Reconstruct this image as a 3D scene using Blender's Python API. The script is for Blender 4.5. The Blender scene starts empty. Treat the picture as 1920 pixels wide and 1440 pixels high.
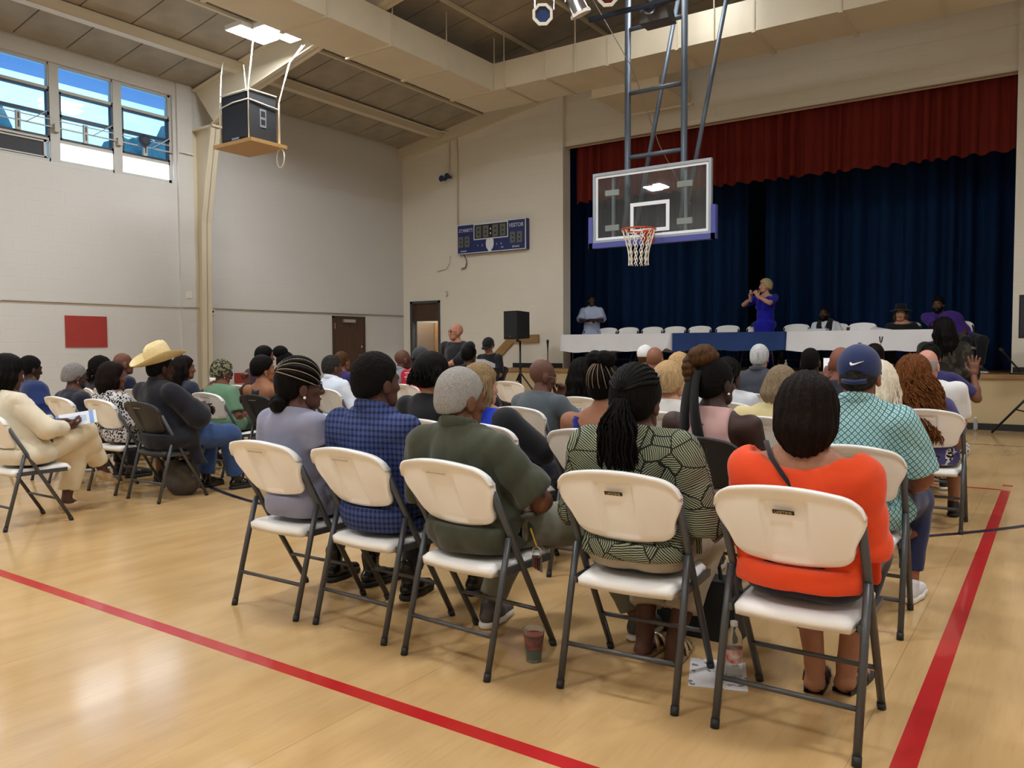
import bpy, math, random
import numpy as np
from mathutils import Vector, Matrix

random.seed(7)
SC = bpy.context.scene
COL = SC.collection

# ------------------------------------------------------------------ camera, world, exposure
FPX = 1497.8
YAW, PITCH, ROLL, CAMH = 0.60118, 0.04657, -0.00523, 1.30
_f = Vector((-math.sin(YAW) * math.cos(PITCH), math.cos(YAW) * math.cos(PITCH), -math.sin(PITCH)))
_r = Vector((math.cos(YAW), math.sin(YAW), 0))
_u = _r.cross(_f)
_r2 = _r * math.cos(ROLL) + _u * math.sin(ROLL)
_u2 = -_r * math.sin(ROLL) + _u * math.cos(ROLL)
cam_data = bpy.data.cameras.new('camera')
cam_data.sensor_width = 36.0
cam_data.lens = FPX / 1920 * 36.0
cam_data.clip_start = 0.05
cam_data.clip_end = 300
cam = bpy.data.objects.new('camera', cam_data)
COL.objects.link(cam)
cam.matrix_world = Matrix(((_r2.x, _u2.x, -_f.x, 0), (_r2.y, _u2.y, -_f.y, 0), (_r2.z, _u2.z, -_f.z, CAMH), (0, 0, 0, 1)))
SC.camera = cam

SC.view_settings.view_transform = 'Standard'
SC.view_settings.look = 'None'
SC.view_settings.exposure = 0.15
SC.view_settings.gamma = 1.0
SC.view_settings.use_curve_mapping = False
SC.cycles.use_denoising = True
SC.cycles.max_bounces = 8
SC.cycles.diffuse_bounces = 5
SC.cycles.glossy_bounces = 3
SC.cycles.transparent_max_bounces = 12
SC.cycles.sample_clamp_indirect = 6.0

world = bpy.data.worlds.new('world')
SC.world = world
world.use_nodes = True
_wn = world.node_tree
_bg = _wn.nodes['Background']
_tc = _wn.nodes.new('ShaderNodeTexCoord')
_nz = _wn.nodes.new('ShaderNodeTexNoise')
_nz.inputs['Scale'].default_value = 3.5
_nz.inputs['Detail'].default_value = 4
_cr = _wn.nodes.new('ShaderNodeValToRGB')
_cr.color_ramp.elements[0].position = 0.42
_cr.color_ramp.elements[0].color = (0.12, 0.42, 0.9, 1)
_cr.color_ramp.elements[1].position = 0.62
_cr.color_ramp.elements[1].color = (0.36, 0.72, 0.95, 1)
_wn.links.new(_tc.outputs['Generated'], _nz.inputs['Vector'])
_wn.links.new(_nz.outputs['Fac'], _cr.inputs['Fac'])
_wn.links.new(_cr.outputs['Color'], _bg.inputs['Color'])
_bg.inputs['Strength'].default_value = 2.3


def lamp(name, loc, sx, sy, power, color, rot=(0, 0, 0)):
    l = bpy.data.lights.new(name, 'AREA')
    l.shape = 'RECTANGLE'
    l.size, l.size_y = sx, sy
    l.energy = power
    l.color = color
    o = bpy.data.objects.new(name, l)
    COL.objects.link(o)
    o.location = loc
    o.rotation_euler = rot
    return o


# ------------------------------------------------------------------ small helpers
def lin(c):
    if isinstance(c, str):
        c = c.lstrip('#')
        c = [int(c[i:i + 2], 16) / 255 for i in (0, 2, 4)]
        c = [x / 12.92 if x <= 0.04045 else ((x + 0.055) / 1.055) ** 2.4 for x in c]
    return (c[0], c[1], c[2], 1.0)


MATS = {}


def mat(name, color, rough=0.6, metal=0.0, spec=0.5, emit=None, estr=0.0, noise=0.0, nscale=30.0, bump=0.0, bscale=60.0,
        stretch=(1, 1, 1), sheen=0.0, alpha=1.0, col2=None, detail=3.0, coat=0.0, trans=0.0, sss=0.0):
    """Principled material; noise mixes towards col2 (or a darker tone), bump gives fine relief."""
    if name in MATS:
        return MATS[name]
    m = bpy.data.materials.new(name)
    m.use_nodes = True
    nt = m.node_tree
    p = nt.nodes['Principled BSDF']
    c = lin(color)
    p.inputs['Base Color'].default_value = c
    p.inputs['Roughness'].default_value = rough
    p.inputs['Metallic'].default_value = metal
    p.inputs['Specular IOR Level'].default_value = spec
    p.inputs['Sheen Weight'].default_value = sheen
    p.inputs['Coat Weight'].default_value = coat
    p.inputs['Alpha'].default_value = alpha
    p.inputs['Transmission Weight'].default_value = trans
    if emit:
        p.inputs['Emission Color'].default_value = lin(emit)
        p.inputs['Emission Strength'].default_value = estr
    if noise > 0 or bump > 0:
        tc = nt.nodes.new('ShaderNodeTexCoord')
        mp = nt.nodes.new('ShaderNodeMapping')
        mp.inputs['Scale'].default_value = stretch
        nt.links.new(tc.outputs['Object'], mp.inputs['Vector'])
        if noise > 0:
            n = nt.nodes.new('ShaderNodeTexNoise')
            n.inputs['Scale'].default_value = nscale
            n.inputs['Detail'].default_value = detail
            nt.links.new(mp.outputs['Vector'], n.inputs['Vector'])
            r = nt.nodes.new('ShaderNodeMapRange')
            r.inputs['From Min'].default_value = 0.35
            r.inputs['From Max'].default_value = 0.65
            r.inputs['To Max'].default_value = noise
            nt.links.new(n.outputs['Fac'], r.inputs['Value'])
            mx = nt.nodes.new('ShaderNodeMix')
            mx.data_type = 'RGBA'
            mx.inputs['A'].default_value = c
            mx.inputs['B'].default_value = lin(col2) if col2 else (c[0] * .45, c[1] * .45, c[2] * .45, 1)
            nt.links.new(r.outputs['Result'], mx.inputs['Factor'])
            nt.links.new(mx.outputs['Result'], p.inputs['Base Color'])
        if bump > 0:
            n2 = nt.nodes.new('ShaderNodeTexNoise')
            n2.inputs['Scale'].default_value = bscale
            n2.inputs['Detail'].default_value = 3
            nt.links.new(mp.outputs['Vector'], n2.inputs['Vector'])
            b = nt.nodes.new('ShaderNodeBump')
            b.inputs['Strength'].default_value = bump
            b.inputs['Distance'].default_value = 0.01
            nt.links.new(n2.outputs['Fac'], b.inputs['Height'])
            nt.links.new(b.outputs['Normal'], p.inputs['Normal'])
    MATS[name] = m
    return m


class NT:
    """Tiny node-graph helper for patterned cloth."""

    def __init__(s, name, rough=0.85):
        s.m = bpy.data.materials.new(name)
        s.m.use_nodes = True
        s.t = s.m.node_tree
        s.p = s.t.nodes['Principled BSDF']
        s.p.inputs['Roughness'].default_value = rough
        s.p.inputs['Specular IOR Level'].default_value = 0.25
        tc = s.t.nodes.new('ShaderNodeTexCoord')
        s.co = tc.outputs['Object']
        sp = s.t.nodes.new('ShaderNodeSeparateXYZ')
        s.t.links.new(s.co, sp.inputs[0])
        s.x, s.y, s.z = sp.outputs
        MATS[name] = s.m

    def f(s, op, a, b=None, c=None):
        n = s.t.nodes.new('ShaderNodeMath')
        n.operation = op
        for i, v in enumerate((a, b, c)):
            if v is None:
                continue
            if isinstance(v, (int, float)):
                n.inputs[i].default_value = v
            else:
                s.t.links.new(v, n.inputs[i])
        return n.outputs[0]

    def node(s, kind, **kw):
        n = s.t.nodes.new(kind)
        for k, v in kw.items():
            if k in n.inputs:
                if isinstance(v, (int, float, tuple)):
                    n.inputs[k].default_value = v
                else:
                    s.t.links.new(v, n.inputs[k])
            else:
                setattr(n, k, v)
        return n

    def mix(s, fac, a, b):
        n = s.t.nodes.new('ShaderNodeMix')
        n.data_type = 'RGBA'
        for k, v in (('Factor', fac), ('A', a), ('B', b)):
            if isinstance(v, (int, float)):
                n.inputs[k].default_value = v
            elif isinstance(v, (str, tuple, list)):
                n.inputs[k].default_value = lin(v)
            else:
                s.t.links.new(v, n.inputs[k])
        return n.outputs['Result']

    def out(s, c):
        s.t.links.new(c, s.p.inputs['Base Color'])
        return s.m


def mesh_np(name, V, F):
    """numpy verts (n,3) and faces (list of (k,4)/(k,3) arrays) -> mesh"""
    me = bpy.data.meshes.new(name)
    V = np.asarray(V, np.float32)
    if not isinstance(F, list):
        F = [F]
    F = [np.asarray(f, np.int32) for f in F if len(f)]
    idx = np.concatenate([f.ravel() for f in F]) if F else np.zeros(0, np.int32)
    tot = np.concatenate([np.full(len(f), f.shape[1], np.int32) for f in F]) if F else np.zeros(0, np.int32)
    st = np.concatenate(([0], np.cumsum(tot)[:-1])).astype(np.int32) if len(tot) else tot
    me.vertices.add(len(V))
    me.vertices.foreach_set('co', V.ravel())
    me.loops.add(len(idx))
    me.loops.foreach_set('vertex_index', idx)
    me.polygons.add(len(tot))
    me.polygons.foreach_set('loop_start', st)
    me.polygons.foreach_set('loop_total', tot)
    me.update(calc_edges=True)
    me.validate()
    return me


def smooth(me, on=True):
    me.polygons.foreach_set('use_smooth', np.full(len(me.polygons), on, bool))
    me.update()


class MB:
    """Collects boxes, tubes and grids that belong to ONE part; build() links them as one mesh."""

    def __init__(s):
        s.v, s.q, s.t = [], [], []

    def add(s, v, q=(), t=()):
        o = len(s.v)
        s.v += [tuple(p) for p in v]
        s.q += [tuple(i + o for i in f) for f in q]
        s.t += [tuple(i + o for i in f) for f in t]
        return s

    def box(s, x0, x1, y0, y1, z0, z1, M=None):
        v = [Vector((x, y, z)) for x in (x0, x1) for y in (y0, y1) for z in (z0, z1)]
        if M is not None:
            v = [M @ p for p in v]
        return s.add(v, [(0, 1, 3, 2), (4, 6, 7, 5), (0, 4, 5, 1), (2, 3, 7, 6), (0, 2, 6, 4), (1, 5, 7, 3)])

    def hexa(s, p):
        """eight corners, order x0y0z0 x0y0z1 x0y1z0 x0y1z1 x1y0z0 x1y0z1 x1y1z0 x1y1z1"""
        return s.add(p, [(0, 1, 3, 2), (4, 6, 7, 5), (0, 4, 5, 1), (2, 3, 7, 6), (0, 2, 6, 4), (1, 5, 7, 3)])

    def tube(s, pts, r, n=8, caps=True, flat=None):
        pts = [Vector(p) for p in pts]
        m = len(pts)
        rs = r if isinstance(r, (list, tuple)) else [r] * m
        up = None
        rings = []
        for i, p in enumerate(pts):
            d = (pts[min(i + 1, m - 1)] - pts[max(i - 1, 0)])
            if d.length < 1e-9:
                d = Vector((0, 0, 1))
            d.normalize()
            if up is None:
                a = Vector((0, 0, 1)) if abs(d.z) < .9 else Vector((0, 1, 0))
                up = (a - d * a.dot(d)).normalized()
            else:
                up = (up - d * up.dot(d))
                up = up.normalized() if up.length > 1e-6 else Vector((1, 0, 0))
            sd = d.cross(up)
            fl = flat or 1.0
            rings.append([p + (up * math.cos(2 * math.pi * k / n) * fl + sd * math.sin(2 * math.pi * k / n)) * rs[i] for k in range(n)])
        v = [q for ring in rings for q in ring]
        q = [(i * n + k, i * n + (k + 1) % n, (i + 1) * n + (k + 1) % n, (i + 1) * n + k) for i in range(m - 1) for k in range(n)]
        t = []
        if caps:
            v += [pts[0], pts[-1]]
            a, b = m * n, m * n + 1
            t = [(a, (k + 1) % n, k) for k in range(n)] + [(b, (m - 1) * n + k, (m - 1) * n + (k + 1) % n) for k in range(n)]
        return s.add(v, q, t)

    def lathe(s, prof, n=16, c=(0, 0, 0), M=None):
        v = [Vector((r * math.cos(2 * math.pi * k / n), r * math.sin(2 * math.pi * k / n), z)) for r, z in prof for k in range(n)]
        if M is not None:
            v = [M @ p for p in v]
        v = [p + Vector(c) for p in v]
        m = len(prof)
        q = [(i * n + k, i * n + (k + 1) % n, (i + 1) * n + (k + 1) % n, (i + 1) * n + k) for i in range(m - 1) for k in range(n)]
        return s.add(v, q)

    def grid(s, P):
        """P[i][j] points -> quads"""
        a, b = len(P), len(P[0])
        v = [p for row in P for p in row]
        return s.add(v, [(i * b + j, i * b + j + 1, (i + 1) * b + j + 1, (i + 1) * b + j) for i in range(a - 1) for j in range(b - 1)])

    def prism(s, poly, M, depth):
        """extruded 2-D outline (x,z in the local frame of M, depth along local y)"""
        n = len(poly)
        v = [M @ Vector((x, 0, z)) for x, z in poly] + [M @ Vector((x, depth, z)) for x, z in poly]
        o = len(s.v)
        s.v += [tuple(p) for p in v]
        s.ng = getattr(s, 'ng', []) + [tuple(range(o, o + n))[::-1], tuple(range(o + n, o + 2 * n))]
        s.q += [(o + i, o + (i + 1) % n, o + n + (i + 1) % n, o + n + i) for i in range(n)]
        return s

    def mesh(s, name, m=None, sm=False):
        me = bpy.data.meshes.new(name)
        me.from_pydata(s.v, [], s.q + s.t + getattr(s, 'ng', []))
        me.update()
        if m:
            me.materials.append(m)
        if sm:
            smooth(me)
        return me

    def build(s, name, m=None, parent=None, sm=False, loc=None):
        return link(name, s.mesh(name, m, sm), parent, loc)


def link(name, me, parent=None, loc=None, rot=None):
    o = bpy.data.objects.new(name, me)
    COL.objects.link(o)
    if parent is not None:
        o.parent = parent
    if loc is not None:
        o.location = loc
    if rot is not None:
        o.rotation_euler = rot
    return o


def tag(o, label, cat, group=None):
    o['label'] = label
    o['category'] = cat
    if group:
        o['group'] = group
    return o


def thing(name, label, cat, loc=(0, 0, 0), rz=0.0, group=None):
    o = bpy.data.objects.new(name, None)
    o.empty_display_size = 0.1
    COL.objects.link(o)
    o.location = loc
    o.rotation_euler = (0, 0, rz)
    return tag(o, label, cat, group)


def struct(o):
    o['kind'] = 'structure'
    return o


def copy_tree(src, loc, rz, label, group=None):
    r = src.copy()
    COL.objects.link(r)
    r.location = loc
    r.rotation_euler = (0, 0, rz)
    r['label'] = label
    if group:
        r['group'] = group
    for ch in src.children:
        c = ch.copy()
        COL.objects.link(c)
        c.parent = r
        for g in ch.children:
            d = g.copy()
            COL.objects.link(d)
            d.parent = c
    return r


def text_mesh(name, txt, size, m, extrude=0.001, align='CENTER', shear=0.0, xs=1.0):
    """lettering as a mesh lying in the local XY plane"""
    cu = bpy.data.curves.new(name, 'FONT')
    cu.body = txt
    cu.size = size
    cu.extrude = extrude
    cu.align_x = align
    cu.align_y = 'CENTER'
    cu.shear = shear
    cu.resolution_u = 2
    o = bpy.data.objects.new(name, cu)
    COL.objects.link(o)
    dg = bpy.context.evaluated_depsgraph_get()
    me = bpy.data.meshes.new_from_object(o.evaluated_get(dg))
    bpy.data.objects.remove(o)
    if xs != 1.0:
        for v in me.vertices:
            v.co.x *= xs
    me.materials.clear()
    me.materials.append(m)
    return me


WALLFRONT = Matrix(((1, 0, 0), (0, 0, -1), (0, 1, 0)))  # local XY -> world XZ, facing -Y
# ------------------------------------------------------------------ materials of the setting
XL, XR, YB, YW = -13.2, 4.0, -4.6, 14.6
RIDGE = -4.6


def roof_z(x):
    return 6.04 + .167 * ((x - XL) if x < RIDGE else (2 * RIDGE - x - XL))


def wall_mat(name, axis, base='#d9d2c3'):
    g = NT(name, 0.75)
    cv = g.node('ShaderNodeCombineXYZ', X=g.y if axis == 'y' else g.x, Y=g.z)
    br = g.node('ShaderNodeTexBrick', Vector=cv.outputs[0], Scale=1.0)
    br.inputs['Brick Width'].default_value = .4
    br.inputs['Row Height'].default_value = .2
    br.inputs['Mortar Size'].default_value = .006
    br.inputs['Mortar Smooth'].default_value = .4
    nz = g.node('ShaderNodeTexNoise', Vector=g.co, Scale=1.3, Detail=4.0)
    nz2 = g.node('ShaderNodeTexNoise', Vector=g.co, Scale=45.0, Detail=3.0)
    b = lin(base)
    c = g.mix(g.f('MULTIPLY', nz.outputs['Fac'], .35), b[:3], (b[0] * .88, b[1] * .87, b[2] * .84))
    b1 = g.node('ShaderNodeBump', Strength=.35, Distance=.006, Height=g.f('SUBTRACT', g.f('MULTIPLY', nz2.outputs['Fac'], .25), br.outputs['Fac']))
    g.t.links.new(b1.outputs[0], g.p.inputs['Normal'])
    return g.out(c)


M_WALLY = wall_mat('painted_block_side', 'y', '#cac9c6')  # same paint as the front wall; greyer base stands in for cool daylight
M_WALLX = wall_mat('painted_block_front', 'x', '#dad5c8')  # same paint as the side wall; lighter base makes up for weaker light
M_CREAM = mat('cream_paint', '#cfc6b0', .6)
M_STEEL = mat('cream_steel', '#cdc3ac', .55)
M_DUCT = mat('painted_duct', '#d6ccb4', .5, noise=.12, nscale=2.0)
M_PANEL = mat('fibre_ceiling_panel', '#a39b8d', .95, noise=.45, nscale=2.2, bump=.25, bscale=40, col2='#7f786d', detail=8)
M_DECK = mat('roof_deck', '#968e80', .9)
M_BLACK = mat('black_rubber_base', '#141416', .6)
M_WOODTRIM = mat('oak_trim', '#9a7648', .45, noise=.4, nscale=8, stretch=(.5, 6, 6))
M_APRON = mat('tan_stage_front', '#b9a47c', .6, noise=.1, nscale=2)
M_REDLINE = mat('red_floor_paint', '#b51d20', .25, coat=.3)
M_NAVYLINE = mat('navy_floor_paint', '#1a1430', .28)
M_DKMETAL = mat('dark_door_frame', '#3d4040', .5)
M_DOOR = mat('dark_wood_door', '#4d3323', .5, noise=.5, nscale=4, stretch=(6, 6, .6))
M_DOORL = mat('light_wood_door', '#a1764a', .45, noise=.3, nscale=4, stretch=(6, 6, .5))
M_CHROME = mat('chrome', '#c8c8c8', .2, 1.0)
M_ALU = mat('brushed_aluminium', '#b9b9b6', .35, .9)
M_WHITEP = mat('white_box_paint', '#d8d4ca', .5)

# floor: printed maple sheet, slightly glossy
g = NT('maple_gym_floor', .2)
g.p.inputs['Specular IOR Level'].default_value = .5
mp = g.node('ShaderNodeMapping', Vector=g.co)
mp.inputs['Scale'].default_value = (2.2, .45, 1)
mp.inputs['Rotation'].default_value = (0, 0, 0)
n1 = g.node('ShaderNodeTexNoise', Vector=mp.outputs[0], Scale=3.0, Detail=6.0)
n2 = g.node('ShaderNodeTexNoise', Vector=g.co, Scale=.8, Detail=3.0)
mp2 = g.node('ShaderNodeMapping', Vector=g.co)
mp2.inputs['Scale'].default_value = (22, 1.6, 1)
mp2.inputs['Rotation'].default_value = (0, 0, 0)
n3 = g.node('ShaderNodeTexNoise', Vector=mp2.outputs[0], Scale=3.0, Detail=4.0)
fac = g.node('ShaderNodeMapRange', Value=n1.outputs['Fac'])
fac.inputs['From Min'].default_value = .38
fac.inputs['From Max'].default_value = .66
c1 = g.mix(g.f('MULTIPLY', fac.outputs[0], .55), '#c3a06d', '#aa8450')
fac3 = g.node('ShaderNodeMapRange', Value=n3.outputs['Fac'])
fac3.inputs['From Min'].default_value = .5
fac3.inputs['From Max'].default_value = .75
c2 = g.mix(g.f('MULTIPLY', fac3.outputs[0], .25), c1, '#98764a')
sm_ = g.f('LESS_THAN', g.f('FRACT', g.f('DIVIDE', g.f('ADD', g.x, 40.3), 1.53)), .0022)
c2 = g.mix(g.f('MULTIPLY', sm_, .55), c2, '#6b5233')
c3 = g.mix(g.f('MULTIPLY', n2.outputs['Fac'], .3), c2, '#d0b68c')
rg = g.node('ShaderNodeMapRange', Value=n2.outputs['Fac'])
rg.inputs['To Min'].default_value = .1
rg.inputs['To Max'].default_value = .2
g.t.links.new(rg.outputs[0], g.p.inputs['Roughness'])
M_FLOOR = g.out(c3)

# ------------------------------------------------------------------ floor and court markings
struct(MB().box(XL - .2, XR + .2, YB - .2, YW + .3, -.1, 0).build('floor', M_FLOOR))


def line(n, x0, x1, y0, y1, m, z=.0012):
    return struct(MB().box(x0, x1, y0, y1, 0, z).build('trim_%d' % n, m))


line(1, XL + 1.2, XR - .5, 2.07, 2.135, M_REDLINE)
line(2, -.406, -.334, 2.135, 8.285, M_REDLINE)
line(3, -9.1, -.406, 8.285, 8.335, M_REDLINE)
line(4, -.41, -.33, 8.54, 8.62, M_REDLINE)
line(5, -9.1, XR - .5, 11.97, 12.0, M_NAVYLINE)
pts = []
for i in range(65):
    a = math.radians(180 + 8 + i * 164 / 64)
    pts.append((a,))
arc_in, arc_out = 5.335, 5.39
P = [[(-4.73 + r * math.cos(a[0]), 9.58 + r * math.sin(a[0]), .0016) for r in (arc_in, arc_out)] for a in pts]
struct(MB().grid(P).build('trim_6', M_NAVYLINE))

# ------------------------------------------------------------------ walls
w = MB()
WY0, WY1, WZ0, WZ1 = 4.5, 8.54, 4.26, 5.82
w.box(XL - .25, XL, YB, YW + .3, 0, WZ0)
w.box(XL - .25, XL, YB, YW + .3, WZ1, 6.3)
w.box(XL - .25, XL, YB, WY0, WZ0, WZ1)
w.box(XL - .25, XL, WY1, YW + .3, WZ0, WZ1)
wl = struct(w.build('wall_left', M_WALLY))
struct(MB().box(XL, XL + .05, 8.6, 8.9, 0, 6.06).build('trim_7', M_WALLY))
struct(MB().box(XR, XR + .2, YB, 20, 0, 7.8).build('wall_right', M_WALLY))
struct(MB().box(XL - .2, XR + .2, YB - .2, YB, 0, 7.8).build('wall_back', M_WALLX))
# stage wall with door opening (left), proscenium opening, and pier on the right
OX0, OX1, OZ0, OZ1 = -8.69, -.62, .845, 5.47
w = MB()
DX0, DX1, DZ = -12.97, -12.05, 2.4
w.box(XL, DX0, YW, YW + .3, 0, 6.3)
w.box(DX0, DX1, YW, YW + .3, DZ, 6.4)
w.box(DX1, OX0, YW, YW + .3, 0, 7.0)
struct(w.build('wall_front', M_WALLX))
struct(MB().box(OX0, OX1, YW + .1, YW + .2, OZ1, 7.9).build('wall_front_header', M_WALLX))
struct(MB().box(OX1, XR, YW, YW + .3, 0, 7.5).build('wall_front_pier', M_WALLX))
struct(MB().box(OX0 - .02, OX1 + .02, YW + .08, YW + .11, OZ1, OZ1 + .022).build('trim_8', M_WOODTRIM))
# stage box
struct(MB().box(-9.95, XR, 14.05, YW, 0, .78).box(-9.2, XR, YW, 19.2, .6, .78).build('stage_front', M_APRON))
struct(MB().box(-9.98, XR, 14.0, 19.2, .78, .845).build('stage_floor', M_WOODTRIM))
struct(MB().box(-9.95, XR, 14.02, 14.05, 0, .1).build('baseboard_stage', M_BLACK))
struct(MB().box(-9.98, OX0 - .02, YW - .02, YW, .845, .945).box(OX1 + .02, XR, YW - .02, YW, .845, .945).build('baseboard_front', M_BLACK))
struct(MB().box(XL, XL + .02, YB, 12.2, 0, .1).box(XL, XL + .02, 13.3, YW, 0, .1).build('baseboard_left', M_BLACK))
for i in range(4):
    struct(MB().box(-10.0 - .26 * (4 - i), -9.98, 14.08, YW, .17 * i, .17 * (i + 1)).build('stage_step', M_APRON))
struct(MB().box(-10.5, XR, 19.2, 19.4, .5, 8).box(-10.6, -10.5, YW + .3, 19.4, .5, 8).box(-10.6, XR, YW + .35, 19.4, 7.9, 8).build('wall_stage', mat('black_backdrop', '#08080a', .9)))

# ------------------------------------------------------------------ roof
PIT = .787
deck = MB()
for a, b in ((XL - .3, RIDGE), (RIDGE, XR + .3)):
    za, zb = roof_z(a) + .05, roof_z(b) + .05
    deck.hexa([(a, YB - .2, za), (a, YB - .2, za + .1), (a, YW + .6, za), (a, YW + .6, za + .1), (b, YB - .2, zb), (b, YB - .2, zb + .1), (b, YW + .6, zb), (b, YW + .6, zb + .1)])
ceil = struct(deck.build('ceiling', M_DECK))
PUR = [-13.12 + 1.217 * i for i in range(8)]
pmesh = {}
for side in (-1, 1):
    sl = .167 if side < 0 else -.167
    me = MB()
    wx, wy, t, gp = 1.217 - .016, PIT - .016, .03, .008
    me.hexa([(gp, gp, gp * sl), (gp, gp, gp * sl + t), (gp, wy, gp * sl), (gp, wy, gp * sl + t), (wx, gp, wx * sl), (wx, gp, wx * sl + t), (wx, wy, wx * sl), (wx, wy, wx * sl + t)])
    me = me.mesh('ceiling_panel', M_PANEL)
    for k in range(7 if side < 0 else 3):
        for j in range(13 if side < 0 else 7):
            x0 = PUR[k] if side < 0 else RIDGE + 1.217 * k
            y0 = 4.296 + PIT * j + (.36 * (k % 2)) if side < 0 else 9.0 + PIT * j
            if y0 + PIT > YW + .3:
                continue
            z0 = roof_z(x0 + .001) + .004 * ((k * 7 + j * 3) % 3)
            link('ceiling_panel', me, ceil, (x0, y0, z0))
for k in range(1, 8):
    x = PUR[k]
    big = k == 1
    z = roof_z(x)
    h, wd = (.17, .08) if big else (.05, .03)
    struct(MB().box(x - wd, x + wd, YB, YW, z - h, z - .002).build('roof_purlin', M_STEEL))
for k in range(1, 7):
    x = RIDGE + 1.217 * k
    struct(MB().box(x - .03, x + .03, YB, YW, roof_z(x) - .05, roof_z(x)).build('roof_purlin', M_STEEL))


def ibeam(mb, prof, y, wd=.1, t=.018):
    """prof: list of (x,z_inner,x_outer,z_outer); web plus two flanges"""
    for (a, b) in zip(prof[:-1], prof[1:]):
        ai, ao, bi, bo = (a[0], a[1]), (a[2], a[3]), (b[0], b[1]), (b[2], b[3])
        mb.hexa([(ao[0], y - .01, ao[1]), (ai[0], y - .01, ai[1]), (ao[0], y + .01, ao[1]), (ai[0], y + .01, ai[1]),
                 (bo[0], y - .01, bo[1]), (bi[0], y - .01, bi[1]), (bo[0], y + .01, bo[1]), (bi[0], y + .01, bi[1])])
        for p, q in ((ai, bi), (ao, bo)):
            d = Vector((q[0] - p[0], 0, q[1] - p[1])).normalized()
            n = Vector((-d.z, 0, d.x)) * t
            A, B = Vector((p[0], 0, p[1])), Vector((q[0], 0, q[1]))
            c = []
            for P_ in (A, B):
                for yy in (y - wd, y + wd):
                    for s_ in (0, 1):
                        v = P_ + n * s_
                        c.append((v.x, yy, v.z))
            mb.hexa(c)


for y in (9.0, 3.2):
    root = struct(MB().box(XL, XL + .3, y - .14, y + .14, 0, .02).build('steel_frame', M_STEEL))
    m = MB()
    ibeam(m, [(-13.0, .02, XL + .03, .02), (-12.92, 3.6, XL + .03, 3.6), (-12.58, 5.3, XL + .03, 5.3), (-12.58, 5.3, XL + .03, 5.3)], y)
    m.build('column', M_STEEL, root)
    m = MB()
    ibeam(m, [(-12.58, 5.3, XL + .05, 5.98), (-11.5, 5.74, -11.5, roof_z(-11.5) - .03), (-9.4, 6.22, -9.4, roof_z(-9.4) - .03), (RIDGE, 7.1, RIDGE, roof_z(RIDGE) - .03)], y)
    m.build('rafter', M_STEEL, root)
    m = MB()
    ibeam(m, [(RIDGE, 7.1, RIDGE, roof_z(RIDGE) - .03), (2.3, 5.74, 2.3, roof_z(2.3) - .03), (3.4, 5.3, XR - .02, 5.98)], y)
    m.build('rafter', M_STEEL, root)
    MB().box(XL + .03, -12.55, y - .1, y + .1, 5.26, 5.3).build('knee_plate', M_STEEL, root)
m = MB()
a, b = XL, OX0 - .01
m.hexa([(a, 14.45, roof_z(a) - .25), (a, 14.45, roof_z(a)), (a, YW, roof_z(a) - .25), (a, YW, roof_z(a)), (b, 14.45, roof_z(b) - .25), (b, 14.45, roof_z(b)), (b, YW, roof_z(b) - .25), (b, YW, roof_z(b))])
struct(m.build('end_rafter', M_STEEL))

# ------------------------------------------------------------------ windows high in the left wall
M_WFRAME = mat('window_frame_paint', '#b9b9b4', .5)
M_WDARK = mat('window_gasket', '#2c3846', .5)
gm = bpy.data.materials.new('window_glass')
gm.use_nodes = True
t_ = gm.node_tree
tr = t_.nodes.new('ShaderNodeBsdfTransparent')
tr.inputs['Color'].default_value = (.93, .97, 1, 1)
gl = t_.nodes.new('ShaderNodeBsdfGlossy')
gl.inputs['Roughness'].default_value = .03
fr = t_.nodes.new('ShaderNodeFresnel')
mx = t_.nodes.new('ShaderNodeMixShader')
t_.links.new(fr.outputs[0], mx.inputs[0])
t_.links.new(tr.outputs[0], mx.inputs[1])
t_.links.new(gl.outputs[0], mx.inputs[2])
t_.links.new(mx.outputs[0], t_.nodes['Material Output'].inputs[0])
M_GLASS = gm
M_FROST = mat('frosted_pane_glow', '#ffffff', .9, emit='#e6f2ff', estr=7.0)  # emission stands in for daylight through the pane, raised for the floor reflection
M_LOUVRE = mat('dark_vent_mesh', '#3a3c42', .7)
XG = XL - .1
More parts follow.
